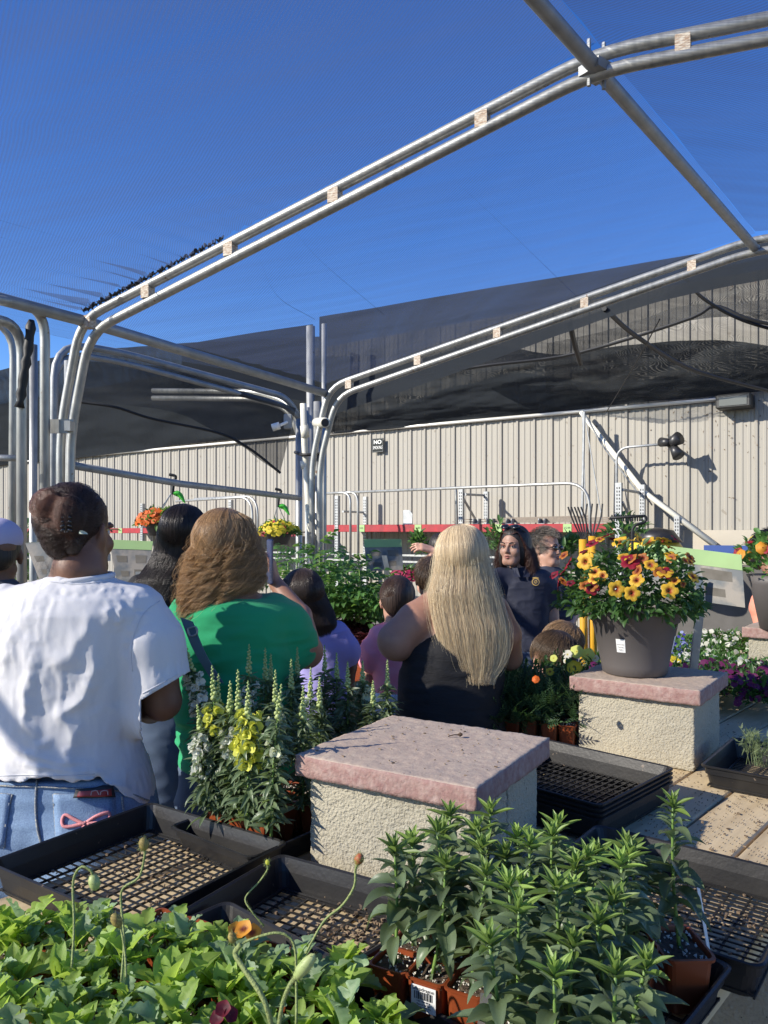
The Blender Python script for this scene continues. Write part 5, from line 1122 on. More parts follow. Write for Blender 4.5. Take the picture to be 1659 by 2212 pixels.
# ================================================================ FARTHER BENCH: tomatoes, lettuce, chives, basil
TL = []
for i in range(3):
    q = QB(); q.add(tubeT([(0, 0, 0), (.5, 0, .04), (1, 0, -.06 - .1 * i)], .01, 3), np.eye(4))
    for k in range(3):
        for sg in (-1, 1): q.add(leafT(1, .5, .7, .2, 4, seed=k), basis((.3 + .25 * k, 0, .03 - .05 * i * k), (.6, sg, -.15), s=.42 - .04 * k))
    q.add(leafT(1, .5, .6, .2, 4), basis((1, 0, -.05), (1, 0, -.3), s=.45)); me = newmesh('leaf', np.concatenate(q.v), np.concatenate(q.f), True); me.materials.append(M['tomato_leaf']); TL.append(me)
def tomato(u, vt, vb, Y, seed):
    r = np.random.default_rng(seed); b, tp = P(u + r.uniform(-8, 8), vb, Y), P(u, vt, Y); t = thing('tomato_plant', 'leafy tomato seedling rising behind the girl with the dark hair', 'plant', b, group='tomato seedlings on the farther bench')
    mb = MB(); sp = spline([b, (b + tp) / 2 + r.normal(0, .012, 3), tp], 8); mb.tube(sp, np.linspace(.006, .003, 8), 6); mb.out('stem', M['stem'], t, smooth=True)
    n = 16
    for k in range(n):
        f = .12 + .88 * k / (n - 1); a = k * 2.4 + seed; el = .1 + .9 * max(0, f - .6) + r.normal(0, .2); p = np.array([np.interp(f, np.linspace(0, 1, 8), sp[:, c]) for c in range(3)]) - b
        o = add('leaf', TL[k % 3], None, t, local=True); o.matrix_basis = Matrix(basis(p, (math.cos(a) * math.cos(el), math.sin(a) * math.cos(el), math.sin(el)), s=r.uniform(.1, .15) * (1.1 - .5 * abs(f - .5)), roll=r.normal(0, .3)).tolist())
for i, (u, vt) in enumerate(((600, 1192), (622, 1215), (645, 1195), (668, 1190), (690, 1183), (712, 1215), (735, 1205), (752, 1200), (775, 1218), (800, 1240), (640, 1240), (680, 1245), (720, 1250), (760, 1245), (785, 1262), (700, 1285), (740, 1290), (775, 1295), (660, 1285), (820, 1262))):
    tomato(u, vt, 1345, 4.15 - .25 * (i % 3), 60 + i)
for i, u in enumerate((640, 700, 760)): mb = MB(); mb.bevbox(P(u, 1370, 3.9), (.12, .3, .13), b=.006); mb.out('nursery_pot_tray', M['terra'], label=('first brown pot block below the tomato seedlings', 'second brown pot block below the tomato seedlings', 'third brown pot block below the tomato seedlings')[i], cat='pot')
LL = [leafT(1, .7, .8 + .3 * i, .15, 6, wob=.6, seed=i) for i in range(3)]
for i in range(22):
    u, v = 715 + (i % 8) * 17 + rng.uniform(-6, 6), 1362 + (i // 8) * 26 + rng.uniform(-5, 5); Y = 3.75 - .12 * (i // 8)
    mound(P(u, v + 12, Y), .045, .05, 'dark red lettuce seedling in the brown flat before the tomatoes', LL, 16, .06, 'red_leaf', [], name='lettuce_plant', grp='red lettuce seedlings on the farther bench', seed=i + 300, upr=.6)
mb = MB(); mb.bevbox(P(765, 1445, 3.5), (.34, .2, .07), ax=(.85, -.5, 0), b=.005); mb.out('lettuce_flat', M['terra'], label='brown flat holding the red lettuce seedlings', cat='seedling flat')
for i in range(2):
    qb = QB(); b = P(806 + 14 * i, 1335, 3.6); T = leafT(1, .03, .1, .1, 4)
    for k in range(70): qb.add(T, basis(b + rng.normal(0, .012, 3) * (1, 1, 0), (rng.normal(0, .15), rng.normal(0, .15), 1), s=rng.uniform(.06, .13)))
    qb.out('chive_tuft', M['tomato_leaf'], label=('upright grassy chive tuft before the tomatoes', 'second grassy chive tuft by the pink shirt')[i], cat='plant', kind=None)
# magenta flowers & shelf plants
for i in range(14):
    u = 868 + i * 7 - (60 if i > 9 else 0); p = P(u, 1252, 5.4)
    mound(p, .09, .07, 'deep pink cyclamen clump on the low shelf beyond the tomatoes', ML, 30, .05, 'mid_leaf', [('f_pink', 12, .018, PN)], grp='pink cyclamen clumps', seed=i + 400, name='cyclamen')
mb = MB(); a, b = P(560, 1312, 5.2), P(960, 1322, 5.2); mb.box((a + b) / 2, (np.linalg.norm(b - a), .5, .03), ax=(b - a) / np.linalg.norm(b - a)); mb.out('low_shelf', M['galv_dull'], label='low grey shelf carrying the pink cyclamen', cat='shelf')
for i, (u, v, rx, rz, Y) in enumerate(((925, 1200, .1, .12, 8.5), (1075, 1185, .22, .3, 8.5), (1105, 1190, .2, .22, 8.4), (1215, 1200, .14, .16, 7.5), (1240, 1198, .15, .18, 7.5), (1190, 1205, .12, .14, 7.5), (905, 1180, .07, .16, 8.5), (40, 1160, .2, .15, 8), (70, 1245, .15, .15, 4.6), (95, 1255, .12, .12, 4.6), (1350, 1160, .2, .2, 7))):
    mound(P(u, v, Y), rx, rz, ('small herb plant on the shelf below the red beam', 'dark juniper like plant behind the woman with the long dark curls', 'second juniper like plant by the dark curls', 'basil clump behind the short haired woman', 'round basil clump beside the fork shafts', 'basil clump at the shoulder of the short haired woman', 'wispy plant sticking up from the shelf', 'dark trailing plant on the shelf seen through the pole cluster', 'pale flowering plant below the pole cluster', 'small pale plant behind the white shirt shoulder', 'dark shrub behind the petunias')[i], ML, 90, .09, 'mid_leaf', [('pansy_w', 6, .02, PN)] if i in (8, 9) else [], seed=i + 500, name='shelf_plant')
# ================================================================ HANGING BASKETS
def basket(u, v, Y, R, hook_v, lab, mk, hu, pot=True, flowers=(), seed=0):
    c = P(u, v, Y); t = thing('hanging_basket', lab, 'hanging basket', c); mb = MB()
    mb.lathe([(.0, -R * .62), (R * .55, -R * .6), (R * .8, .0), (R * .84, .01), (R * .78, 0)], 28, c); mb.out('basket_pot', mat('basket_dark_' + str(seed), (.05, .045, .04), .5), t, smooth=True)
    h = P(hu, hook_v, Y)
    for a in (0, 2.1, 4.2):
        mb = MB(); mb.tube([h, c + (R * .8 * math.cos(a + .4), R * .8 * math.sin(a + .4), .0)], .0035, 5); mb.out('hanger_wire', M['galv_dull'], t)
    mb = MB(); mb.tube(bend([h + (0, 0, -.02), h + (.01, 0, .07), h + (.03, 0, .11), h + (-.02, 0, .12)], .02, 4), .012, 6); mb.out('hook', M['black_strap'], t)
    mb = MB(); mb.tube(spline([h + (0, 0, -.01), h + (.05, 0, -.02), h + (.09, 0, -.08)], 8), [.004, .014, .02, .02, .018, .015, .01, .003], 4); mb.out('green_tag', mat('tag_green_' + str(seed), (.1, .6, .08), .5, trans=.3), t)
    mound(c, R * 1.15, R * .75, lab.replace('basket', 'flowers').replace('hanging ', '') + ' foliage', ML, 420, .05, 'tomato_leaf', flowers, seed=seed, name='basket_flowers', cat='flowers', upr=.2)
basket(345, 1133, 5.4, .13, 1062, 'orange flowering hanging basket behind the dark haired woman', None, 372, flowers=[('f_orange', 170, .017, PN)], seed=31)
basket(602, 1155, 5.9, .125, 1090, 'yellow flowering hanging basket beside the centre posts', None, 600, flowers=[('pansy_y', 120, .02, PN), ('p_red', 10, .02, PN)], seed=32)
# ================================================================ GALVANISED SIGN BOARDS WITH GREEN CARDS
def signboard(c4, card, lab, post=None, thick=.003):
    """c4: four corners (u, v, Y) clockwise from top left"""
    Q = [P(*p) for p in c4]; n = np.cross(Q[1] - Q[0], Q[3] - Q[0]); n /= np.linalg.norm(n); n = -n if n[1] > 0 else n
    t = thing('price_sign', lab, 'sign', (Q[2] + Q[3]) / 2)
    def slab(q, m, name, o=0, th=thick): mb = MB(); mb.raw([p + n * (o + th) for p in q] + [p + n * o for p in q], [(3, 2, 1, 0), (4, 5, 6, 7)] + [(i, (i + 1) % 4, 4 + (i + 1) % 4, 4 + i) for i in range(4)]); return mb.out(name, m, t)
    slab(Q, M['sheet'], 'metal_plate')
    f = card; slab([Q[0], Q[1], Q[1] * (1 - f) + Q[2] * f, Q[0] * (1 - f) + Q[3] * f], M['green_card'], 'green_card', thick + .001, .001)
    r = np.random.default_rng(int(c4[0][0])); pt = M.setdefault('patch', mat('tape_residue', (.1, .09, .07), .8, n1=(20, (.16, .145, .12), .4)))
    for (a, b, w, h) in ((.25, .45, .28, .16), (.75, .45, .3, .2), (.3, .8, .25, .14), (.7, .78, .25, .16)):
        def L_(s, q): return (Q[0] * (1 - s) + Q[1] * s) * (1 - q) + (Q[3] * (1 - s) + Q[2] * s) * q
        slab([L_(a - w / 2, b - h / 2), L_(a + w / 2, b - h / 2 + .01), L_(a + w / 2, b + h / 2), L_(a - w / 2 + .02, b + h / 2)], pt, 'tape_patch', thick + .0003, .0003)
    if post:
        pp = [P(*p) for p in post]; mb = MB(); w = .022 if len(post) else .02
        for i in range(len(pp) - 1):
            a, b = pp[i], pp[i + 1]; d = b - a; L = np.linalg.norm(d); mb.box((a + b) / 2, (.028, .012, L), ax=(1, 0, 0), az=d / L)
        mb.out('sign_post', M['galv'], t)
    return t
signboard([(1383, 1172, 2.98), (1602, 1199, 2.75), (1610, 1313, 2.7), (1392, 1282, 2.92)], .3, 'large tilted metal sign with green card behind the petunia pot', [(1508, 1245, 2.77), (1514, 1298, 2.76), (1497, 1455, 2.78), (1497, 1600, 2.78)])
signboard([(786, 1165, 4.3), (867, 1165, 4.3), (871, 1231, 4.25), (792, 1234, 4.25)], .26, 'metal sign with green card standing behind the tomato seedlings', [(830, 1200, 4.2), (835, 1225, 4.2), (833, 1400, 4.25)])
signboard([(236, 1166, 3.5), (331, 1170, 3.5), (318, 1256, 3.45), (252, 1258, 3.45)], .22, 'bent metal sign with green card between white shirt and long black hair', [(300, 1235, 3.45), (300, 1420, 3.45)])
sx = signboard([(55, 1173, 3.3), (130, 1168, 3.3), (150, 1250, 3.25), (85, 1252, 3.25)], .001, 'bare tilted metal sign beside the ear of the woman in white', [(110, 1230, 3.25), (110, 1420, 3.25)])
# ================================================================ PEOPLE: bodies grown from smooth blended volumes
class Vol:
    def __init__(s): s.p = []
    def cap(s, a, b, ra, rb=None, k=.015, sub=False): s.p.append(('c', np.array(a, float), np.array(b, float), ra, ra if rb is None else rb, k, sub)); return s
    def chain(s, pts, rs, k=.012):
        for i in range(len(pts) - 1): s.cap(pts[i], pts[i + 1], rs[i], rs[i + 1], k)
        return s
    def ell(s, c, r, k=.012, R=None, sub=False): s.p.append(('e', np.array(c, float), np.array(r, float), R, k, sub)); return s
    def rings(s, rg, yaw=0., k=.02, ex=2.3): s.p.append(('r', np.array(sorted([list(r) for r in rg]), float), yaw, k, ex)); return s
    def cut(s, p0, n): s.p.append(('h', np.array(p0, float), np.array(n, float) / np.linalg.norm(n))); return s
    def mesh(s, name, vox, disp=None, m=None, parent=None, smooth=True, **kw):
        lo, hi = [], []
        for p in s.p:
            if p[0] == 'c' and not p[6]: r = max(p[3], p[4]); lo.append(np.minimum(p[1], p[2]) - r); hi.append(np.maximum(p[1], p[2]) + r)
            elif p[0] == 'e' and not p[5]: r = max(p[2]); lo.append(p[1] - r); hi.append(p[1] + r)
            elif p[0] == 'r': g = p[1]; r = np.maximum(g[:, 3], g[:, 4]).max(); lo.append((g[:, 1].min() - r, g[:, 2].min() - r, g[0, 0])); hi.append((g[:, 1].max() + r, g[:, 2].max() + r, g[-1, 0]))
        lo = np.min(lo, 0) - 4 * vox; hi = np.max(hi, 0) + 4 * vox; n = np.ceil((hi - lo) / vox).astype(int) + 1
        ax = [lo[i] + vox * np.arange(n[i]) for i in range(3)]; D = np.full(n, .2, np.float32)
        for p in s.p:
            if p[0] == 'c': r = max(p[3], p[4]); a, b = np.minimum(p[1], p[2]) - r, np.maximum(p[1], p[2]) + r; k = p[5]
            elif p[0] == 'e': r = max(p[2]); a, b = p[1] - r, p[1] + r; k = p[4]
            elif p[0] == 'r': a, b = lo, hi; g = p[1]; a = np.array((lo[0], lo[1], g[0, 0])); b = np.array((hi[0], hi[1], g[-1, 0])); k = p[3]
            else: a, b, k = lo, hi, 0
            mg = k + 5 * vox; i0 = np.clip(((a - mg - lo) / vox).astype(int), 0, n); i1 = np.clip(((b + mg - lo) / vox).astype(int) + 2, 0, n)
            sl = tuple(slice(i0[j], i1[j]) for j in range(3)); X = ax[0][sl[0]][:, None, None]; Yy = ax[1][sl[1]][None, :, None]; Z = ax[2][sl[2]][None, None, :]
            if 0 in D[sl].shape: continue
            if p[0] == 'c':
                ab = p[2] - p[1]; L2 = ab @ ab + 1e-12; t = np.clip(((X - p[1][0]) * ab[0] + (Yy - p[1][1]) * ab[1] + (Z - p[1][2]) * ab[2]) / L2, 0, 1)
                d = np.sqrt((X - p[1][0] - t * ab[0]) ** 2 + (Yy - p[1][1] - t * ab[1]) ** 2 + (Z - p[1][2] - t * ab[2]) ** 2) - (p[3] + (p[4] - p[3]) * t); sub = p[6]
            elif p[0] == 'e':
                x, y, z = X - p[1][0], Yy - p[1][1], Z - p[1][2]
                if p[3] is not None: R = p[3]; x, y, z = R[0, 0] * x + R[1, 0] * y + R[2, 0] * z, R[0, 1] * x + R[1, 1] * y + R[2, 1] * z, R[0, 2] * x + R[1, 2] * y + R[2, 2] * z
                r = p[2]; q = np.sqrt((x / r[0]) ** 2 + (y / r[1]) ** 2 + (z / r[2]) ** 2); q2 = np.sqrt((x / r[0] ** 2) ** 2 + (y / r[1] ** 2) ** 2 + (z / r[2] ** 2) ** 2) + 1e-9; d = q * (q - 1) / q2; sub = p[5]
            elif p[0] == 'r':
                g = p[1]; zz = Z[0, 0]; cx, cy, rx, ry = [np.interp(zz, g[:, 0], g[:, j])[None, None, :] for j in (1, 2, 3, 4)]; c_, s_ = math.cos(p[2]), math.sin(p[2])
                x, y = (X - cx) * c_ + (Yy - cy) * s_, -(X - cx) * s_ + (Yy - cy) * c_; e = p[4]
                d = ((np.abs(x) / rx) ** e + (np.abs(y) / ry) ** e) ** (1 / e) - 1; d = d * np.minimum(rx, ry); dz = np.maximum(g[0, 0] - Z, Z - g[-1, 0]) + 0 * d
                d = np.where((d > -.03) | (dz > -.03), -np.log(np.exp(-np.clip(-d, -.5, .5) / .012) * 0 + 1) + np.maximum(d, dz + .0), np.maximum(d, dz)); sub = False
            else:
                d = (X - p[1][0]) * p[2][0] + (Yy - p[1][1]) * p[2][1] + (Z - p[1][2]) * p[2][2]; D[sl] = np.maximum(D[sl], d.astype(np.float32)); continue
            d = d.astype(np.float32); A = D[sl]
            if sub: h = np.clip(.5 - .5 * (A + d) / k, 0, 1); D[sl] = A * (1 - h) - d * h + k * h * (1 - h)
            else: h = np.clip(.5 + .5 * (A - d) / k, 0, 1); D[sl] = A * (1 - h) + d * h - k * h * (1 - h)
        D = np.clip(D, -3 * vox, 3 * vox); g = vdb.FloatGrid(3 * vox); g.copyFromArray(np.ascontiguousarray(D)); pts, q = g.convertToQuads(0.0)
        V = pts.astype(float) * vox + lo; q = q.astype(int)
        a, b, c, d_ = V[q[:, 0]], V[q[:, 1]], V[q[:, 2]], V[q[:, 3]]; fn = np.cross(c - a, d_ - b); cen = V.mean(0)
        if (fn * (a - cen)).sum() < 0: q = q[:, ::-1]; fn = -fn
        if disp is not None:
            N_ = np.zeros_like(V)
            for j in range(4): np.add.at(N_, q[:, j], fn)
            N_ /= np.linalg.norm(N_, axis=1, keepdims=True) + 1e-12; V = V + N_ * disp(V, N_)[:, None]
        me = newmesh(name, V, q, smooth)
        return add(name, me, m, parent, **kw)
def rotz(a): return np.array([[math.cos(a), -math.sin(a), 0], [math.sin(a), math.cos(a), 0], [0, 0, 1]])
def rotx(a): return np.array([[1, 0, 0], [0, math.cos(a), -math.sin(a)], [0, math.sin(a), math.cos(a)]])
def roty(a): return np.array([[math.cos(a), 0, math.sin(a)], [0, 1, 0], [-math.sin(a), 0, math.cos(a)]])
def head_vol(v, c, R, s, face=True):
    """head in its own axes: x right, y forward, z up; c = middle of the head"""
    w = lambda x, y, z: c + R @ (np.array((x, y, z)) * s)
    v.ell(w(0, -.014, .034), np.array((.074, .094, .08)) * s, R=R, k=.01); v.ell(w(0, .03, -.035), np.array((.058, .06, .078)) * s, R=R, k=.02)
    v.cap(w(-.02, .066, -.09), w(.02, .066, -.09), .02 * s, k=.025); v.cap(w(-.05, .0, -.05), w(-.022, .06, -.088), .017 * s, k=.02); v.cap(w(.05, .0, -.05), w(.022, .06, -.088), .017 * s, k=.02)
    for sg in (-1, 1):
        v.ell(w(sg * .077, -.008, -.006), np.array((.009, .019, .031)) * s, R=R @ rotz(sg * .35), k=.008)
        v.ell(w(sg * .084, .0, -.002), np.array((.005, .008, .016)) * s, R=R @ rotz(sg * .35), k=.004, sub=True)
    if face:
        for sg in (-1, 1):
            v.ell(w(sg * .04, .064, -.028), np.array((.02, .018, .02)) * s, R=R, k=.02); v.ell(w(sg * .031, .096, .004), np.array((.018, .016, .012)) * s, R=R, k=.012, sub=True)
            v.cap(w(sg * .012, .088, .02), w(sg * .046, .078, .021), .007 * s, k=.012)
        v.cap(w(0, .084, .012), w(0, .104, -.024), .006 * s, .0095 * s, k=.01); v.cap(w(-.011, .094, -.03), w(.011, .094, -.03), .007 * s, k=.007)
        v.cap(w(-.016, .086, -.053), w(.016, .086, -.053), .0065 * s, k=.006); v.cap(w(-.013, .085, -.063), w(.013, .085, -.063), .0065 * s, k=.006); v.cap(w(-.02, .096, -.058), w(.02, .096, -.058), .0022 * s, k=.004, sub=True)
    return w
def face_parts(w, R, s, parent, brow='hair_dk', lips=True, eyes=True):
    for sg in (-1, 1):
        if eyes:
            mb = MB(); V, Fq = BALL; mb.raw(V * .0112 * s + w(sg * .031, .0765, .004), Fq.tolist()); e = mb.out('eye', M['eye'], parent, smooth=True)
            mb = MB(); mb.raw(V * np.array((.0058, .0058, .0058)) * s + w(sg * .031 - .001, .0845, .004), Fq.tolist()); mb.out('iris', M['ink'], e, smooth=True)
            mb = MB(); mb.tube(spline([w(sg * .019, .086, .008), w(sg * .031, .091, .0125), w(sg * .045, .082, .006)], 8), .0022 * s, 5); mb.out('eyelid', M['lip'], parent, smooth=True)
        mb = MB(); mb.tube(spline([w(sg * .013, .094, .021), w(sg * .03, .092, .029), w(sg * .048, .078, .023)], 8), np.array((.0025, .0032, .0035, .0035, .0032, .003, .0022, .0012)) * s, 5); mb.out('eyebrow', M[brow], parent, smooth=True)
    if lips:
        mb = MB(); mb.tube(spline([w(-.02, .087, -.056), w(-.006, .0945, -.051), w(.006, .0945, -.051), w(.02, .087, -.056)], 10), [.001, .003, .004, .004, .0042, .0042, .004, .004, .003, .001], 6)
        mb.tube(spline([w(-.018, .087, -.059), w(0, .094, -.0645), w(.018, .087, -.059)], 10), [.001, .003, .004, .0045, .005, .005, .0045, .004, .003, .001], 6); mb.out('lips', M['lip'], parent, smooth=True)
def hand_vol(v, wrist, d, n, s=1., curl=.5, side=1):
    """palm, four fingers of different length and a thumb; d = along the hand, n = palm normal"""
    d = np.array(d, float); d /= np.linalg.norm(d); n = np.array(n, float); n -= d * (n @ d); n /= np.linalg.norm(n); x = np.cross(d, n) * side; w = np.array(wrist, float)
    for i in range(4):
        o = (i - 1.5) * .019 * s; v.cap(w + x * o * .6, w + d * .085 * s + x * o, .013 * s, .0115 * s, k=.008)
        L_ = (.066, .078, .073, .056)[i] * s; p = w + d * .088 * s + x * o; a = 0; dd = d
        for j, f in enumerate((.45, .32, .23)):
            a += curl * (.5, .75, .6)[j] + .06 * i; dd = d * math.cos(a) + n * math.sin(a) + x * (i - 1.5) * .06; q = p + dd * L_ * f; v.cap(p, q, (.0088, .0078, .007)[j] * s, (.0078, .007, .006)[j] * s, k=.003); p = q
    t0 = w + d * .02 * s - x * .022 * s; t1 = w + d * .055 * s - x * .05 * s + n * .012 * s; t2 = t1 + (d * .8 - x * .15 + n * .4) * .03 * s; t3 = t2 + (d * .9 + n * .35) * .025 * s
    v.cap(t0, t1, .0135 * s, .0105 * s, k=.008); v.cap(t1, t2, .01 * s, .0088 * s, k=.003); v.cap(t2, t3, .0088 * s, .007 * s, k=.003)
def hair_curves(name, strands, col, rad, parent, rnd=.45, rough=.32, tip=.25):
    n = len(strands); m = len(strands[0]); hc = bpy.data.hair_curves.new(name); hc.add_curves([m] * n)
    hc.attributes['position'].data.foreach_set('vector', np.asarray(strands, np.float32).ravel())
    ra = hc.attributes.new('radius', 'FLOAT', 'POINT'); ra.data.foreach_set('value', np.tile(rad * .42 * np.linspace(1, tip, m) ** .5, n).astype(np.float32))
    hc.materials.append(hairmat(name + '_fibre', col, rnd, rough)); o = add(name, hc, None, parent, kind='stuff'); return o
def hair_env(rg, phi0, phi1, n, Y, m=22, wave=0, wfreq=3, jit=.02, fr=(.8, 1.04), end=(.9, 1.0), seed=0, yaw=0, clump=40, spread=.12, endfn=None, sk=None, free=.3):
    """rg: rings (v, uL, uR, depth ratio, dy); strands run down the envelope from the crown"""
    r = np.random.default_rng(seed); vs = np.array([g[0] for g in rg], float); uc = np.array([(g[1] + g[2]) / 2 for g in rg]); hw = np.array([(g[2] - g[1]) / 2 for g in rg]) / F * Y
    dp = np.array([g[3] for g in rg]); dy = np.array([g[4] for g in rg]); out = []
    cph = r.uniform(phi0, phi1, clump); cw = r.uniform(0, 6.28, clump); cf = r.uniform(.7, 1.3, clump)
    L = (vs - vs[0]) / (vs[-1] - vs[0])
    for i in range(n):
        c = r.integers(0, clump); ph = cph[c] + r.normal(0, spread) if r.random() > free else r.uniform(phi0, phi1); ph = min(max(ph, phi0), phi1); te = r.uniform(*end)
        if endfn is not None: te *= endfn(ph)
        t = np.linspace(0, 1, m) ** 1.25 * te; v = vs[0] + t * (vs[-1] - vs[0])
        cx = np.interp(v, vs, uc); w = np.interp(v, vs, hw); d = np.interp(v, vs, dp) * w if dp.max() < 3 else np.interp(v, vs, dp); y = np.interp(v, vs, dy)
        f = r.uniform(*fr) ** .7; ph_ = ph + np.cumsum(r.normal(0, jit / 4, m)) 
        wv = wave * np.clip(t * 3 - .2, 0, 1); a = t * wfreq * 6.283 * cf[c] + cw[c] + r.normal(0, .3)
        x = w * f * np.cos(ph_) + wv * np.sin(a); yy = d * f * np.sin(ph_) + wv * np.cos(a)
        px = (cx - CU) / F * Y + x * math.cos(yaw) - yy * math.sin(yaw); py = Y + y + x * math.sin(yaw) + yy * math.cos(yaw); pz = EYE + (HV - v) / F * Y + wv * .4 * np.sin(a * 1.7)
        out.append(np.stack([px, py, pz], 1))
    out = np.array(out); return push_out(out, sk, 1 + r.uniform(0, .06, (len(out), 1, 1)))
def push_out(A, sk, o=1.0):
    if sk is None: return A
    c, R, s = sk; q = (A - c) @ R / s; cen = np.array((0, -.014, .034)); rad = np.array((.083, .104, .09)) * o; d = (q - cen) / rad; L = np.linalg.norm(d, axis=-1, keepdims=True); low = q[..., 2:3] > -.06
    return np.where((L < 1) & low, (d / (L + 1e-9) * rad + cen) @ R.T * s + c, A)
def env_shell(rg, Y, sc=.93, yaw=0, n=40, wave=0, seed=0, m=60, sk=None):
    """smooth closed mass under the strands"""
    vs = np.array([g[0] for g in rg], float); T = np.linspace(vs[0], vs[-1], m); uc = np.interp(T, vs, [(g[1] + g[2]) / 2 for g in rg]); hw = np.interp(T, vs, [(g[2] - g[1]) / 2 for g in rg]) / F * Y; dp = np.interp(T, vs, [g[3] for g in rg]); dy = np.interp(T, vs, [g[4] for g in rg])
    G = np.zeros((m, n + 1, 3)); A = np.linspace(0, 2 * math.pi, n + 1)
    for i in range(m):
        gro = 1 + .035 * np.sin(A * 13 + 2 * np.sin(A * 5 + seed) + i * .04) * min(1, i / 10) ; gro[-1] = gro[0]
        x = hw[i] * sc * np.cos(A) * gro; y = hw[i] * dp[i] * sc * np.sin(A) * gro
        G[i, :, 0] = (uc[i] - CU) / F * Y + x * math.cos(yaw) - y * math.sin(yaw); G[i, :, 1] = Y + dy[i] + x * math.sin(yaw) + y * math.cos(yaw); G[i, :, 2] = EYE + (HV - T[i]) / F * Y
    return MB().grid(push_out(G, sk, .97)[:, ::-1])
def scalp_strands(w, R, s, n, cen=(0, -.014, .034), rad=(.08, .10, .088), whorl=(0, -.05, .1), part=None, len_=.06, lift=.006, seed=0, m=12, cond=None, flow=None):
    """short hair: lies over the skull away from the whorl"""
    r = np.random.default_rng(seed); out = []; cen = np.array(cen); rad = np.array(rad); wh = np.array(whorl) - cen; wh = wh / np.linalg.norm(wh / rad)
    while len(out) < n:
        d = r.normal(size=3); d /= np.linalg.norm(d)
        if cond is not None and not cond(d): continue
        p = d * rad; pts = [p.copy()]
        for k in range(m - 1):
            g = p / rad ** 2; g /= np.linalg.norm(g); t = (p - wh) if flow is None else flow(p, wh); t = t - g * (t @ g); t /= np.linalg.norm(t) + 1e-9; t += r.normal(0, .1, 3)
            p = p + t * len_ / m; q = np.linalg.norm(p / rad); p = p / q * (1 + (lift * (k + 1) / m + .0) / .09 * 1.2); pts.append(p.copy())
        out.append(np.array([w(*(cen + x)) for x in pts]))
    return np.array(out)
def rgD(rows, Y, ry=.62, grow=0., dy=0.):
    """rows (v, uL, uR[, ry]) in picture units -> rings in metres"""
    o = []
    for q in rows:
        v, a, b = q[:3]; hw = (b - a) / 2 / F * Y; z = EYE + (HV - v) / F * Y; rr = q[3] if len(q) > 3 else hw * ry
        o.append((z, ((a + b) / 2 - CU) / F * Y, Y + dy, max(.01, hw + grow), max(.01, rr + grow)))
    return o
def wrinkle(amp, sc=(.09, .09, .05), seed=0, fine=.0):
    def f(V, N_):
        q = V / np.array(sc); n = 1 - np.abs(noise(q + .6 * noise(q, 2.2, seed + 5)[:, None], 1.0, seed)) * 2; o = amp * n
        q2 = V / (np.array(sc) * .45); o = o + amp * .4 * (1 - np.abs(noise(q2, 1., seed + 9)) * 2)
        return o
    return f
for nm, c in (('hair_dk', (.018, .011, .008)), ('hair_br', (.08, .04, .02))): M[nm] = mat(nm, c, .5)
def person(label, Y, skin, torso, shirt=None, shirtm=None, sleeves=(), arms=(), hands=(), head=None, neck=None, pants=None, pantm=None, legs=None, vox=.007, wr=.004, wsc=(.09, .09, .05), face=True, yaw=0, tdy=0., ry=.62, disp=None, cutn=None, seed=0, child=False, shirt_cuts=(), parts=True):
    px = lambda u, v, dy=0: P(u, v, Y + dy)
    zf = (torso[-1][0]); cx = (torso[-1][1] + torso[-1][2]) / 2; base = P(cx, zf, Y); base[2] = 0
    t = thing('person', label, 'person', base); w = None
    b = Vol(); b.rings([(z, x, y, rx, r_) for z, x, y, rx, r_ in rgD(torso, Y, ry, -.012, tdy)], yaw)
    if head: u, v, dy, R, s = head; hc_ = px(u, v, dy); w = head_vol(b, hc_, R, s, face)
    if neck: b.chain([px(*q[:3]) for q in neck], [q[3] for q in neck], .03)
    for pts in arms: b.chain([px(*q[:3]) for q in pts], [q[3] for q in pts], .012)
    for q in hands: hand_vol(b, px(*q[0]), *q[1:])
    hipz = EYE + (HV - torso[-1][0]) / F * Y; wx = (torso[-1][2] - torso[-1][1]) / 2 / F * Y
    if legs is None:
        for sg in (-1, 1):
            h = np.array((base[0] + sg * wx * .5, Y + tdy, hipz - .02)); kn = np.array((base[0] + sg * wx * .52, Y + tdy + .02, hipz * .52)); an = np.array((base[0] + sg * wx * .5, Y + tdy, .09))
            b.cap(h, kn, wx * .48, wx * .3, k=.02); b.cap(kn, an, wx * .28, wx * .2, k=.01); b.cap(an + (0, -.03, -.045), an + (0, .14, -.055), .04, .032, k=.02)
    b.mesh('body', vox, None, skin, t)
    if shirt:
        sv = Vol(); sv.rings(rgD(shirt, Y, ry, 0, tdy), yaw, k=.03)
        for pts in sleeves: sv.chain([px(*q[:3]) for q in pts], [q[3] for q in pts], .03)
        for a, n_ in shirt_cuts: sv.cut(px(*a), n_)
        sv.mesh('shirt', vox * .85, disp or wrinkle(wr, wsc, seed), shirtm, t)
    if pants:
        pv = Vol(); pv.rings(rgD(pants, Y, ry, .004, tdy), yaw, k=.03)
        hz = EYE + (HV - pants[-1][0]) / F * Y; wx2 = (pants[-1][2] - pants[-1][1]) / 2 / F * Y; cx2 = ((pants[-1][2] + pants[-1][1]) / 2 - CU) / F * Y
        for sg in (-1, 1): pv.cap((cx2 + sg * wx2 * .5, Y + tdy, hz + .02), (cx2 + sg * wx2 * .52, Y + tdy + .01, hz * .5), wx2 * .56, wx2 * .4, k=.03); pv.cap((cx2 + sg * wx2 * .52, Y + tdy + .01, hz * .5), (cx2 + sg * wx2 * .5, Y + tdy, .07), wx2 * .38, wx2 * .32, k=.02)
        pv.mesh('trousers', vox, wrinkle(.004, (.12, .12, .06), seed + 3), pantm, t)
    return t, w
import time as _t; _T0 = _t.time()
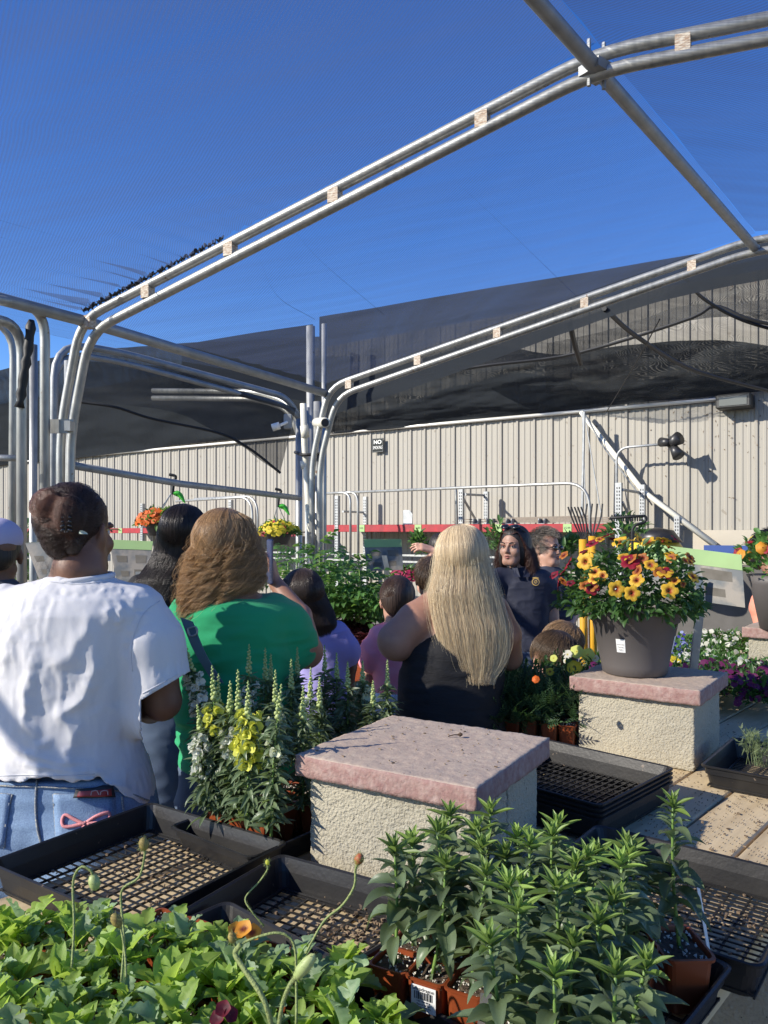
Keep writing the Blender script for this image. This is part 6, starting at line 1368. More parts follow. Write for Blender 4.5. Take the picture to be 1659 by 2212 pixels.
# ---------------------------------------------------------------- folds of the white T-shirt, some shaped to stand in for cast shadows
Yw = 1.95
def wt_disp(V, N_):
    u = V[:, 0] / V[:, 1] * F + CU; v = HV - (V[:, 2] - EYE) / V[:, 1] * F; back = np.clip(-N_[:, 1] * 2, 0, 1); o = wrinkle(.0028, (.06, .06, .14), 3)(V, N_) + wrinkle(.0018, (.018, .018, .03), 8)(V, N_) * np.clip(noise(V, .12, 4) + .5, 0, 1)
    folds = [([(60, 1370), (66, 1420), (62, 1480), (56, 1540), (66, 1580), (84, 1606)], 15, .019), ([(215, 1290), (190, 1350), (160, 1400), (120, 1440), (96, 1480)], 22, .014), ([(225, 1330), (205, 1400), (200, 1450), (185, 1500), (140, 1540), (150, 1580), (185, 1625)], 17, .021),
             ([(262, 1290), (258, 1330), (254, 1365)], 9, .014), ([(240, 1290), (232, 1330), (236, 1370)], 9, .009), ([(30, 1330), (20, 1400), (5, 1470)], 16, .012), ([(330, 1340), (290, 1370), (277, 1400), (285, 1470)], 7, -.012),
             ([(-20, 1580), (40, 1620), (100, 1640), (160, 1650), (240, 1645)], 9, .011), ([(-20, 1600), (40, 1645), (120, 1662), (200, 1668), (260, 1680)], 8, .011), ([(0, 1640), (80, 1672), (170, 1682), (260, 1700), (310, 1735)], 7, .01), ([(60, 1640), (90, 1610), (120, 1600)], 8, .008), ([(150, 1655), (140, 1630), (150, 1610)], 8, .008),
             ([(110, 1275), (160, 1290), (220, 1280)], 7, -.005), ([(345, 1330), (300, 1320), (285, 1345), (282, 1400)], 4, -.006)]
    for pl_, wd_, am in folds:
        sp = spline([(a, b, 0) for a, b in pl_], 24)[:, :2]; sp = sp + np.stack([3 * np.sin(np.arange(24) * 1.1), 2 * np.cos(np.arange(24) * .9)], 1); dist = np.full(len(V), 1e9); tt = np.zeros(len(V))
        for i in range(len(sp) - 1):
            a, b = sp[i], sp[i + 1]; ab = b - a; t = np.clip(((u - a[0]) * ab[0] + (v - a[1]) * ab[1]) / (ab @ ab), 0, 1); d = np.hypot(u - a[0] - t * ab[0], v - a[1] - t * ab[1]); m = d < dist; dist = np.where(m, d, dist); tt = np.where(m, (i + t) / 23, tt)
        e = dist / wd_; o = o + back * am * .6 * (.5 * np.exp(-e ** 2) + .5 * np.exp(-e * 1.3)) * np.clip(np.minimum(tt, 1 - tt) * 3.2, 0, 1) ** 1.3 * (1 + .25 * noise(V, .03, 6))
    return o
Rw = rotz(-.24) @ rotx(-.05)
def build_white():
    global tw, ww
    Y = Yw; px = lambda u, v, dy=0: P(u, v, Y + dy)
    t = thing('person', 'person with dark hair bun and crumpled white T-shirt seen from behind, nearest to the bench', 'person', P(140, 1145, Y) * (1, 1, 0))
    b = Vol(); b.rings(rgD([(1240, 120, 225), (1262, 60, 278), (1285, 30, 305), (1320, 10, 322), (1400, 0, 300), (1500, -5, 285), (1580, -15, 285), (1640, -25, 295), (1744, -45, 315), (1850, -56, 322), (1960, -50, 315)], Y, .52, -.012))
    w = head_vol(b, px(168, 1150, .02), Rw, 1.0, True)
    b.chain([px(172, 1190, .0), px(170, 1232, -.01), px(168, 1270, 0)], [.054, .056, .07], .03)
    for q in ([(310, 1330, 0, .06), (335, 1440, -.01, .056), (350, 1515, 0, .047), (325, 1530, .12, .038), (285, 1510, .25, .028)], [(5, 1330, 0, .06), (-45, 1440, 0, .054), (-60, 1520, 0, .045), (-20, 1540, .14, .038), (30, 1520, .26, .028)]): b.chain([px(*a[:3]) for a in q], [a[3] for a in q], .012)
    hand_vol(b, px(285, 1510, .25), (-.7, .6, .1), (-.3, -.6, .7)); hand_vol(b, px(30, 1520, .26), (.7, .6, .1), (.3, -.6, .7))
    for sg in (-1, 1):
        x = P(133, 1145, Y)[0] + sg * .115; b.cap((x, Y, .72), (x, Y + .02, .45), .09, .06, k=.02); b.cap((x, Y + .02, .45), (x, Y, .09), .058, .042, k=.01); b.cap((x, Y - .03, .05), (x, Y + .14, .04), .04, .032, k=.02)
    body = b.mesh('body', .006, None, M['skin_d'], t)
    # necklace
    mb = MB(); mb.tube([px(172, 1225, 0) + (.0625 * math.cos(a), .0615 * math.sin(a), .006 * math.sin(a) - .002 + .012 * math.cos(a)) for a in np.linspace(math.pi, 2 * math.pi, 40)], [.0013 + .0008 * (i % 2) for i in range(40)], 5); mb.out('necklace', M['gold'], t)
    # shirt: body, sleeves, open hems
    sv = Vol(); sv.rings(rgD([(1246, 112, 232, .075), (1256, 84, 252, .085), (1268, 42, 290, .1), (1288, 8, 326, .115), (1320, -14, 342, .13), (1400, -22, 318, .14), (1500, -26, 298, .14), (1580, -32, 298, .145), (1640, -42, 310, .155), (1700, -54, 326, .165), (1760, -60, 332, .165)], Y), 0, k=.03, ex=2.2)
    sv.chain([px(292, 1322, 0), px(322, 1390, -.01), px(345, 1530, -.015)], [.07, .08, .084], .025); sv.chain([px(15, 1322, 0), px(-30, 1400, 0), px(-55, 1500, 0)], [.07, .083, .086], .025)
    sh = sv.mesh('shirt', .005, wt_disp, None, t)
    me = sh.data; me.materials.append(M['white'])
    import bmesh
    bm = bmesh.new(); bm.from_mesh(me); kill = []
    for f in bm.faces:
        c = f.calc_center_median(); u = c.x / c.y * F + CU; v = HV - (c.z - EYE) / c.y * F
        hem = 1684 + 5 * math.sin(u * .05) + 2 * math.sin(u * .17) + max(0, u - 215) * .52
        if v > hem or (u > 303 + max(0, v - 1590) * .4 and 1516 - (u - 298) * .585 < v < 1628): kill.append(f)
        elif v > 1500 and u < -48 and v < 1600: kill.append(f)
    bmesh.ops.delete(bm, geom=kill, context='FACES')
    for q in {q for e_ in bm.edges if e_.is_boundary for q in e_.verts}:
        c = q.co; u = c.x / c.y * F + CU; v = HV - (c.z - EYE) / c.y * F; hem = 1684 + 5 * math.sin(u * .05) + 2 * math.sin(u * .17) + max(0, u - 215) * .52; sl_ = 1516 - (u - 298) * .585
        if abs(v - hem) < 12: c.z = EYE + (HV - hem) / F * c.y
        elif u > 295 and abs(v - sl_) < 14: c.z = EYE + (HV - sl_) / F * c.y
    bm.to_mesh(me); bm.free()
    so = sh.modifiers.new('thick', 'SOLIDIFY'); so.thickness = .0035; so.offset = -1
    from mathutils.bvhtree import BVHTree
    bs = BVHTree.FromPolygons([v.co for v in me.vertices], [p.vertices for p in me.polygons]); c00 = Vector((0, 0, EYE))
    def hs(u, v, o): q = bs.ray_cast(c00, (Vector(P(u, v, Y)) - c00).normalized()); return np.array(q[0] + q[1] * o) if q[0] is not None else None
    for pl_, nm in (([(345, 1298), (316, 1320), (296, 1352), (284, 1400), (286, 1450)], 'sleeve_seam'), ([(308, 1498), (345, 1478), (384, 1456)], 'sleeve_stitching'), ([(-8, 1676), (60, 1674), (130, 1676), (205, 1672)], 'hem_stitching'), ([(100, 1256), (170, 1262), (240, 1254)], 'neck_seam')):
        q = [hs(a, b, .0006) for a, b, _ in spline([(a, b, 0) for a, b in pl_], 26)]; q = [x for x in q if x is not None]
        if len(q) > 4: MB().tube(q, .0011, 5).out(nm, mat('white_seam', (.62, .62, .65), .9), t, smooth=True)
    # collar band
    mb = MB(); mb.tube([px(170, 1249, -.0) + (.082 * math.cos(a), .076 * math.sin(a), .004 * math.sin(a) * 1 + .0 + .007 * math.cos(a)) for a in np.linspace(0, 2 * math.pi, 60)], .0075, 8, cap=False); mb.out('collar_band', M['white'], t, smooth=True)
    # jeans
    pv = Vol(); pv.rings(rgD([(1655, -40, 308, .14), (1700, -56, 326, .15), (1760, -68, 338, .165), (1830, -76, 342, .172), (1900, -74, 340, .17), (1960, -66, 332, .165)], Y), 0, k=.03)
    for sg in (-1, 1): x = P(133, 1145, Y)[0] + sg * .105; pv.ell((x, Y - .09, .745), (.11, .095, .12), k=.05); pv.cap((x, Y, .68), (x * 1.0, Y + .02, .42), .12, .085, k=.03); pv.cap((x, Y + .02, .42), (x, Y, .08), .08, .07, k=.02)
    jn = pv.mesh('jeans', .006, wrinkle(.0025, (.1, .1, .05), 5), M['denim'], t)
    from mathutils.bvhtree import BVHTree
    bv = BVHTree.FromPolygons([v.co for v in jn.data.vertices], [p.vertices for p in jn.data.polygons]); cam0 = Vector((0, 0, EYE))
    def hit(u, v, o=.002):
        d = (Vector(P(u, v, Y)) - cam0).normalized(); r = bv.ray_cast(cam0, d)
        if r[0] is None: return np.array(P(u, v, Y - .17))
        return np.array(r[0] + r[1] * o)
    def patch(name, poly, m, o=.004, n=9, parent=t):
        """quad patch laid on the denim: corners tl, tr, br, bl"""
        tl, tr, br, bl = [np.array(q, float) for q in poly]; G = np.zeros((n, n, 3))
        for i in range(n):
            for j in range(n): a, c_ = i / (n - 1), j / (n - 1); q = (tl * (1 - c_) + tr * c_) * (1 - a) + (bl * (1 - c_) + br * c_) * a; G[i, j] = hit(q[0], q[1], o)
        x = MB().grid(G).out(name, m, parent, smooth=True); s = x.modifiers.new('thick', 'SOLIDIFY'); s.thickness = .0025; s.offset = 0; return x
    def seam(pts, r=.0022, name='seam', o=.003, m='stitch'):
        sp = spline([(a, b, 0) for a, b in pts], 26); mb = MB(); mb.tube([hit(a, b, o) for a, b, _ in sp], r, 5); return mb.out(name, M[m], t, smooth=True)
    patch('back_pocket', [(116, 1716), (246, 1713), (252, 1850), (124, 1850)], M['denim'], .004)
    seam([(116, 1716), (180, 1719), (246, 1714)]); seam([(119, 1722), (180, 1725), (246, 1720)], .0012); seam([(116, 1716), (120, 1780), (126, 1850)]); seam([(246, 1713), (247, 1780), (252, 1850)])
    patch('back_pocket', [(-80, 1706), (26, 1716), (10, 1830), (-80, 1830)], M['denim'], .004); seam([(-60, 1708), (26, 1717)]); seam([(28, 1716), (16, 1760), (10, 1832)])
    seam([(80, 1686), (78, 1740), (82, 1790), (98, 1850)], .003, 'centre_seam'); seam([(-50, 1696), (80, 1700), (250, 1708), (320, 1730)], .0022, 'yoke_seam'); seam([(262, 1720), (268, 1790), (270, 1860)], .0025, 'side_seam')
    ph = thing('phone', 'phone in a dark case with a red back, stuck in the jeans pocket', 'phone', hit(200, 1705, .0))
    def ppatch(name, poly, m, o, th, parent): x = patch(name, poly, m, o, 5, parent); x.modifiers[0].thickness = th; return x
    ppatch('phone_case', [(166, 1702), (240, 1695), (246, 1722), (160, 1724)], M['ink'], .012, .008, ph); ppatch('case_back', [(172, 1707), (236, 1701), (238, 1719), (168, 1721)], mat('case_red', (.3, .03, .035), .3), .0165, .002, ph)
    seam2 = lambda pts: MB().tube([hit(a, b, .018) for a, b, _ in spline([(a, b, 0) for a, b in pts], 16)], .0012, 4)
    seam2([(196, 1716), (200, 1706), (208, 1705), (212, 1714)]).out('case_drawing', mat('case_line', (.4, .3, .3), .5), ph); seam2([(214, 1716), (218, 1706), (228, 1706), (230, 1716)]).out('case_drawing', mat('case_line', (.4, .3, .3), .5), ph)
    bow = [[(186, 1783), (165, 1772), (145, 1761), (137, 1768), (138, 1784), (150, 1787), (170, 1783), (188, 1778)], [(188, 1778), (205, 1766), (222, 1758), (233, 1757), (234, 1768), (222, 1778), (205, 1779), (188, 1781)]]
    for q in bow: seam(q, .0042, 'embroidered_bow', .007, 'bow')
    for q in ([(186, 1782), (176, 1794), (170, 1812)], [(189, 1782), (202, 1796), (210, 1815)]): seam(q, .0035, 'embroidered_bow', .007, 'bow')
    # hair: tight cap, twisted bun, claw clip
    hv = Vol(); hv.ell(w(0, -.024, .04), np.array((.079, .093, .082)), R=Rw, k=.02); hv.ell(w(0, -.055, -.0), (.058, .056, .06), R=Rw, k=.02); hv.ell(w(0, -.05, -.04), (.036, .04, .038), R=Rw, k=.02)
    hv.ell(px(113, 1094, -.06), (.047, .046, .043), k=.004); hv.ell(px(150, 1112, -.085), (.034, .03, .046), k=.004); hv.ell(px(104, 1124, -.045), (.034, .035, .04), k=.005); hv.ell(px(158, 1168, -.065), (.022, .02, .035), k=.008)
    hr = hv.mesh('hair', .005, wrinkle(.002, (.02, .02, .03), 4), shellmat('dark_bun_hair', (.03, .017, .012)), t)
    r = np.random.default_rng(3); st = []; s2 = []
    bvh = BVHTree.FromPolygons([v.co for v in hr.data.vertices], [p.vertices for p in hr.data.polygons])
    def drape(P0, P1, bow_, n=14, o=.002):
        o_ = []
        for k in range(n):
            f = k / (n - 1); p = P0 * (1 - f) + P1 * f + bow_ * math.sin(math.pi * f); loc, nr, _, _ = bvh.find_nearest(Vector(p)); o_.append(np.array(loc + nr * (o + r.uniform(0, .0025))))
        return np.array(o_)
    cen = px(150, 1128, -.1)
    for k in range(3200):   # swept from the hairline into the twist
        a = r.uniform(0, 2 * math.pi); d = Rw @ np.array((math.cos(a) * .085, r.uniform(-.09, .03), math.sin(a) * .09 + .02)); p0 = w(0, -.02, .02) + d
        if p0[2] < w(0, 0, -.085)[2]: continue
        st.append(drape(p0, cen + r.normal(0, .012, 3), r.normal(0, .006, 3)))
    for k in range(2200):    # the rolled bun
        a = r.uniform(-.5, 3.6); c = px(118, 1100, -.06); rr = r.uniform(.03, .06); p0 = c + (-.05 * math.cos(a * .4) + r.normal(0, .01), r.normal(0, .02), .055 * math.sin(a) * .6 + .01); p1 = cen + (r.normal(0, .01), 0, r.normal(0, .02)); s2.append(drape(p0, p1, np.array((-.02, -.02, .03 * math.sin(a)))))
    hair_curves('bun_strands', s2, (.13, .055, .033), .0006, hr, .6, .3); hair_curves('hair_strands', st, (.05, .026, .018), .0006, hr, .6, .3)
    fz = []
    for k in range(160):
        a = r.uniform(0, 6.28); p = w(.085 * math.cos(a), -.04, .035 + .088 * math.sin(a)); fz.append(spline([p, p + r.normal(0, .008, 3), p + r.normal(0, .016, 3)], 6))
    for k in range(120): p = w(r.uniform(-.05, .05), -.085 + r.uniform(0, .02), -.06 - r.uniform(0, .03)); fz.append(spline([p, p + (r.normal(0, .006), -.004, -.012), p + (r.normal(0, .012), -.002, -.03)], 6))
    hair_curves('flyaway_hair', fz, (.06, .035, .025), .0003, hr, .5)
    q = thing('hair_claw', 'dark claw clip holding the hair bun of the white shirted woman', 'hair clip', px(143, 1128, -.11))
    for s_ in (-1, 1):
        for j in range(4): mb = MB(); mb.tube(spline([px(143, 1116 + 9 * j, -.108), px(143 + s_ * 9, 1118 + 9 * j, -.118), px(143 + s_ * 15, 1122 + 9 * j, -.09)], 8), .003, 6); mb.out('claw_tooth', M['glass'], q, smooth=True)
    mb = MB(); mb.tube([px(143, 1112, -.112), px(143, 1150, -.11)], .006, 8); mb.out('clip_spine', M['glass'], q, smooth=True)
    T = leafT(.026, .35, 1.4, .5, 8); m4 = basis(px(170, 1152, -.105), (.8, -.2, .1), (-.3, -1, .4)); bt = newmesh('hair_slide', T[0] @ m4[:3, :3].T + m4[:3, 3], T[1], True); add('hair_slide', bt, mat('pearl', (.5, .55, .42), .2), label='pale curved leaf shaped slide in the dark bun', cat='hair slide')
    for s_ in (-1, 1): mb = MB(); mb.tube(spline([w(s_ * .082, -.0, .006), w(s_ * .081, .04, .01), w(s_ * .076, .068, .01)], 8), .0018, 5); mb.out('glasses_arm', M['gold'], t)
    face_parts(w, Rw, 1.0, t)
build_white()
print('white', _t.time() - _T0)
# ---------------------------------------------------------------- curly woman in green
Y = 2.3
tG = [(1288, 455, 585, .08), (1300, 425, 612, .1), (1320, 398, 634, .12), (1360, 380, 640, .13), (1410, 374, 638, .14), (1470, 378, 640, .145), (1540, 388, 655, .155), (1645, 392, 668, .165)]
tg, wg = person('person with long curly golden brown hair in a bright green T-shirt, back to us', Y, M['skin_t'], [(1275, 475, 555, .06)] + [(a, b + 6, c - 6, d - .01) for a, b, c, d in tG] + [(1760, 392, 665, .16)], shirt=tG, shirtm=M['greenshirt'],
    sleeves=[[(592, 1325, 0, .06), (628, 1362, .02, .066), (640, 1392, .03, .066)], [(415, 1330, 0, .07), (396, 1390, .02, .08)]],
    arms=[[(600, 1325, 0, .05), (645, 1395, .03, .055), (662, 1408, .08, .05), (650, 1330, .28, .036), (597, 1262, .34, .026)], [(415, 1330, 0, .055), (400, 1400, .04, .052), (430, 1420, .16, .042), (480, 1400, .28, .028)]],
    hands=[((597, 1262, .34), (-.25, .1, 1), (-.9, .1, 0), .95, .9), ((480, 1400, .28), (.6, .5, .3), (.2, -.6, .7))],
    head=(487, 1190, .0, rotz(-.3), 1.0), neck=[(487, 1230, 0, .055), (492, 1290, 0, .065)], pants=[(1640, 396, 660, .16), (1760, 392, 668, .17)], pantm=M['denim_d'], vox=.007, wr=.0075, wsc=(.16, .16, .05), seed=4)
skG = (P(487, 1190, Y), rotz(-.3), 1.0)
hG = [(1105, 484, 502, 1, 0), (1109, 464, 520, 1.1, -.01), (1120, 448, 536, 1.1, -.01), (1150, 432, 550, 1.05, -.01), (1190, 420, 560, .95, -.01), (1230, 408, 566, .8, -.01), (1262, 402, 564, .66, -.02), (1290, 400, 540, .6, -.03), (1325, 402, 514, .55, -.045), (1358, 412, 500, .5, -.06)]
sh = env_shell(hG, Y, .8, seed=2, sk=skG).out('hair', shellmat('curly_hair', (.2, .12, .055)), tg, smooth=True)
ef = lambda ph: .68 if (math.cos(ph) > .55) else 1.0
st = hair_env(hG, 0, 6.283, 12000, Y, m=40, jit=.008, free=.12, wave=.014, wfreq=7, fr=(.66, 1.1), end=(.7, 1.06), seed=5, clump=170, spread=.045, endfn=ef, sk=skG)
hair_curves('hair_strands', st, (.4, .24, .11), .00065, sh, .65, .3)
hair_curves('flyaway_hair', hair_env(hG, 0, 6.283, 260, Y, m=30, wave=.02, wfreq=4, fr=(1.05, 1.3), end=(.4, 1.05), seed=55, free=1, jit=.05, sk=skG), (.45, .28, .13), .0007, sh, .5)
mb = MB(); sp = spline([P(404, 1338, Y - .17), P(418, 1375, Y - .18), P(436, 1415, Y - .185), P(470, 1470, Y - .185)], 16)
G = [[p + np.array((-.018, 0, .006)), p + np.array((.018, -.004, -.006))] for p in sp]; x = mb.grid(G).out('bag_strap', mat('grey_strap', (.1, .16, .2), .7), tg); x.modifiers.new('s', 'SOLIDIFY').thickness = .004
mb = MB(); mb.tube(bend([P(406, 1358, Y - .19), P(424, 1352, Y - .195), P(428, 1370, Y - .2), P(410, 1376, Y - .195), P(406, 1358, Y - .19)], .01, 3), .0028, 6); mb.out('strap_buckle', M['galv'], tg)
ph = thing('phone', 'blue cased phone held up beside the curly hair', 'phone', P(585, 1215, Y + .3)); mb = MB(); mb.bevbox(P(583, 1213, Y + .33), (.012, .078, .155), ax=(.9, .3, 0), b=.005); mb.out('phone_case', mat('phone_blue', (.03, .045, .12), .35), ph)
# ---------------------------------------------------------------- woman with long straight black hair
Y = 2.9
tB = [(1232, 340, 405, .06), (1248, 296, 425, .08), (1275, 278, 436, .1), (1340, 285, 430, .11), (1420, 296, 420, .11), (1500, 292, 424, .12)]
tb, wb = person('person with long straight black hair and a dark top, between white and green shirts', Y, M['skin_d'], tB + [(1600, 286, 430, .14)], shirt=tB[1:], shirtm=M['blk'], sleeves=[[(300, 1275, 0, .05), (290, 1310, 0, .052)], [(415, 1275, 0, .05), (425, 1310, 0, .052)]],
    arms=[[(300, 1275, 0, .045), (282, 1360, .02, .042), (310, 1400, .16, .032), (340, 1390, .24, .025)], [(415, 1275, 0, .045), (432, 1360, .02, .042), (420, 1400, .16, .032), (400, 1390, .24, .025)]], head=(400, 1160, 0, rotz(-.2), .98), neck=[(398, 1190, 0, .05), (390, 1240, 0, .055)], pants=[(1480, 290, 426, .12), (1600, 284, 432, .15), (1740, 286, 430, .14)], pantm=M['denim_d'], vox=.009, seed=6)
hB = [(1097, 394, 404, 1, 0), (1102, 376, 420, 1.1, 0), (1115, 360, 436, 1.1, 0), (1150, 342, 448, 1.0, 0), (1190, 334, 450, .9, 0), (1220, 322, 440, .75, -.02), (1250, 305, 420, .55, -.06), (1300, 290, 395, .4, -.09), (1345, 300, 375, .35, -.1)]
sh = env_shell(hB, Y, .9, seed=3, sk=(P(400, 1160, Y), rotz(-.2), .98)).out('hair', shellmat('black_hair', (.008, .006, .006)), tb, smooth=True)
hair_curves('hair_strands', hair_env(hB, 0, 6.283, 7000, Y, m=20, jit=.006, free=.7, wave=.001, fr=(.8, 1.03), end=(.8, 1.03), seed=6, clump=300, spread=.05, sk=(P(400, 1160, Y), rotz(-.2), .98)), (.03, .021, .018), .0008, sh, .8, .3)
# ---------------------------------------------------------------- girl in lavender
Y = 3.0
tL = [(1345, 655, 735, .06), (1360, 640, 750, .07), (1400, 640, 752, .085), (1460, 645, 750, .09), (1560, 640, 756, .1)]
tl, wl = person('girl with long dark brown hair wearing a lavender T-shirt, seen from behind', Y, M['skin_d'], tL + [(1640, 640, 756, .1)], shirt=tL, shirtm=M['lav'], sleeves=[[(725, 1372, 0, .045), (744, 1400, 0, .05), (750, 1412, 0, .05)], [(655, 1375, 0, .045), (640, 1410, 0, .05)]],
    arms=[[(730, 1380, 0, .034), (754, 1440, 0, .03), (750, 1490, .03, .026)], [(655, 1380, 0, .034), (636, 1440, 0, .03), (650, 1490, .1, .026)]], hands=[((750, 1490, .03), (0, .3, -1), (-1, 0, 0), .8)], head=(652, 1293, 0, rotz(.45), .93), neck=[(672, 1320, 0, .042), (690, 1360, 0, .045)], pants=[(1550, 642, 754, .1), (1660, 640, 756, .11)], pantm=M['denim_d'], vox=.008, wr=.003, seed=7)
hL = [(1236, 645, 658, 1, 0), (1240, 628, 672, 1.1, 0), (1252, 611, 688, 1.1, 0), (1275, 601, 699, 1.05, -.0), (1300, 606, 710, .95, -.01), (1322, 630, 722, .75, -.02), (1345, 648, 728, .6, -.04), (1369, 672, 724, .5, -.05)]
sh = env_shell(hL, Y, .9, seed=4, sk=(P(652, 1293, Y), rotz(.45), .93)).out('hair', shellmat('dark_brown_hair', (.022, .014, .011)), tl, smooth=True)
hair_curves('hair_strands', hair_env(hL, 0, 6.283, 7000, Y, m=20, jit=.008, free=.6, wave=.002, wfreq=2, fr=(.8, 1.04), end=(.86, 1.03), seed=7, clump=300, spread=.05, sk=(P(652, 1293, Y), rotz(.45), .93)), (.06, .04, .03), .0008, sh, .6, .3)
# ---------------------------------------------------------------- girl in pink
Y = 3.25
tP = [(1340, 838, 872, .05), (1352, 812, 905, .065), (1375, 800, 915, .08), (1430, 804, 912, .085), (1495, 806, 915, .095)]
tp_, wp_ = person('girl with brown hair gathered at the neck, wearing a pink T-shirt', Y, M['skin_l'], tP + [(1560, 806, 915, .1)], shirt=tP, shirtm=M['pink'], sleeves=[[(822, 1372, 0, .042), (804, 1405, -.01, .046), (798, 1428, -.01, .047)], [(900, 1372, 0, .042), (918, 1410, 0, .046)]],
    arms=[[(820, 1375, 0, .033), (799, 1430, 0, .03), (798, 1500, .03, .024)], [(900, 1375, 0, .033), (920, 1430, 0, .03), (910, 1500, .06, .024)]], hands=[((798, 1500, .03), (0, .3, -1), (1, 0, 0), .8)], head=(860, 1300, 0, rotz(-.25) @ rotx(-.15), .9), neck=[(856, 1320, 0, .038), (854, 1350, -.0, .042)], pants=[(1490, 806, 914, .095), (1580, 804, 916, .1)], pantm=mat('pale_blue_print', (.35, .55, .7), .8, n1=(30, (.8, .85, .85), .6)), vox=.008, wr=.003, seed=8)
sh = Vol().ell(wp_(0, -.02, .038), (.073, .088, .078), k=.02).ell(wp_(0, -.05, -.0), (.056, .05, .06), k=.02).ell(wp_(.0, -.07, -.025), (.03, .03, .045), k=.02).mesh('hair', .007, None, shellmat('brown_hair_a', (.04, .022, .014)), tp_)
hair_curves('hair_strands', scalp_strands(wp_, None, .9, 3000, rad=(.082, .1, .088), whorl=(0, .06, .1), len_=.14, lift=.003, seed=9, cond=lambda d: d[1] < .35 and d[2] > -.75), (.075, .042, .026), .001, sh, .6)
# ---------------------------------------------------------------- boy behind the blonde
Y = 3.8
tY = [(1300, 915, 955, .05), (1320, 890, 985, .08), (1400, 885, 990, .09), (1500, 885, 990, .1)]
ty, wy = person('boy with short brown hair and a red ear, half hidden behind the blonde hair', Y, M['skin_l'], tY + [(1560, 885, 990, .1)], shirt=tY, shirtm=M['greytee'], arms=[[(900, 1330, 0, .04), (890, 1420, 0, .035), (900, 1480, .1, .03)], [(975, 1330, 0, .04), (985, 1420, 0, .035), (975, 1480, .1, .03)]], head=(932, 1252, 0, rotz(-.1), .93), neck=[(932, 1275, 0, .04), (932, 1305, 0, .045)], pants=[(1490, 885, 990, .1), (1600, 885, 990, .1)], pantm=M['denim_d'], vox=.01, seed=9)
sh = Vol().ell(wy(0, -.022, .042), (.073, .088, .078), k=.02).ell(wy(0, -.05, .0), (.055, .05, .05), k=.02).mesh('hair', .008, None, shellmat('brown_hair_b', (.05, .03, .018)), ty)
hair_curves('hair_strands', scalp_strands(wy, None, .93, 2500, len_=.05, lift=.014, seed=10, cond=lambda d: d[1] < .4 and d[2] > -.55), (.12, .075, .045), .0012, sh, .6)
# ---------------------------------------------------------------- blonde in the black tank top
Y = 2.5
tK = [(1285, 950, 1050, .06), (1300, 925, 1070, .08), (1330, 902, 1084, .1), (1370, 890, 1088, .115), (1410, 874, 1086, .125), (1460, 862, 1084, .13), (1540, 857, 1086, .14), (1620, 852, 1092, .15)]
tk, wk = person('person with very long straight blonde hair in a black tank top, seen from behind', Y, M['skin_t'], tK + [(1700, 850, 1096, .15)], shirt=[(1306, 958, 1050, .075), (1330, 938, 1066, .1), (1362, 915, 1078, .115), (1400, 880, 1087, .13), (1460, 862, 1087, .135), (1540, 856, 1088, .145), (1625, 852, 1094, .155)], shirtm=M['tank'],
    arms=[[(935, 1315, 0, .058), (900, 1345, -.02, .066), (858, 1385, -.03, .062), (866, 1395, .08, .05), (925, 1400, .26, .03)], [(1065, 1320, 0, .055), (1092, 1370, 0, .05), (1100, 1420, .06, .042), (1070, 1400, .22, .028)]], hands=[((925, 1400, .26), (.8, .4, .1), (.2, -.5, .7)), ((1070, 1400, .22), (-.5, .6, .3), (0, -.5, 1))],
    head=(998, 1217, 0, rotz(-.1), 1.0), neck=[(998, 1250, 0, .052), (998, 1300, 0, .06)], pants=[(1600, 852, 1094, .15), (1700, 850, 1096, .16)], pantm=M['blk'], vox=.0075, wr=.003, wsc=(.12, .12, .035), seed=10)
hK = [(1137, 990, 1000, 1, 0), (1140, 972, 1014, 1.1, -.0), (1152, 957, 1030, 1.15, -.0), (1175, 948, 1042, 1.15, -.01), (1206, 942, 1052, 1.05, -.02), (1242, 937, 1060, .9, -.03), (1278, 926, 1070, .72, -.05), (1314, 930, 1078, .55, -.07), (1350, 938, 1086, .45, -.09), (1386, 946, 1087, .38, -.1), (1422, 962, 1078, .32, -.11), (1452, 985, 1056, .25, -.12)]
sh = env_shell(hK, Y, .82, seed=5, sk=(P(998, 1217, Y), rotz(-.1), 1.0)).out('hair', shellmat('blonde_hair', (.36, .25, .13)), tk, smooth=True)
hair_curves('hair_strands', hair_env(hK, 0, 6.283, 15000, Y, m=20, jit=.006, wave=.0012, wfreq=1.0, fr=(.7, 1.08), end=(.66, 1.04), seed=8, clump=500, spread=.05, free=.7, sk=(P(998, 1217, Y), rotz(-.1), 1.0)), (.74, .54, .34), .0006, sh, .5, .3)
hair_curves('flyaway_hair', hair_env(hK, 0, 6.283, 260, Y, m=24, wave=.006, wfreq=1.5, fr=(1.05, 1.28), end=(.4, 1.06), seed=56, free=1, jit=.05, sk=(P(998, 1217, Y), rotz(-.1), 1.0)), (.8, .62, .4), .0006, sh, .4)
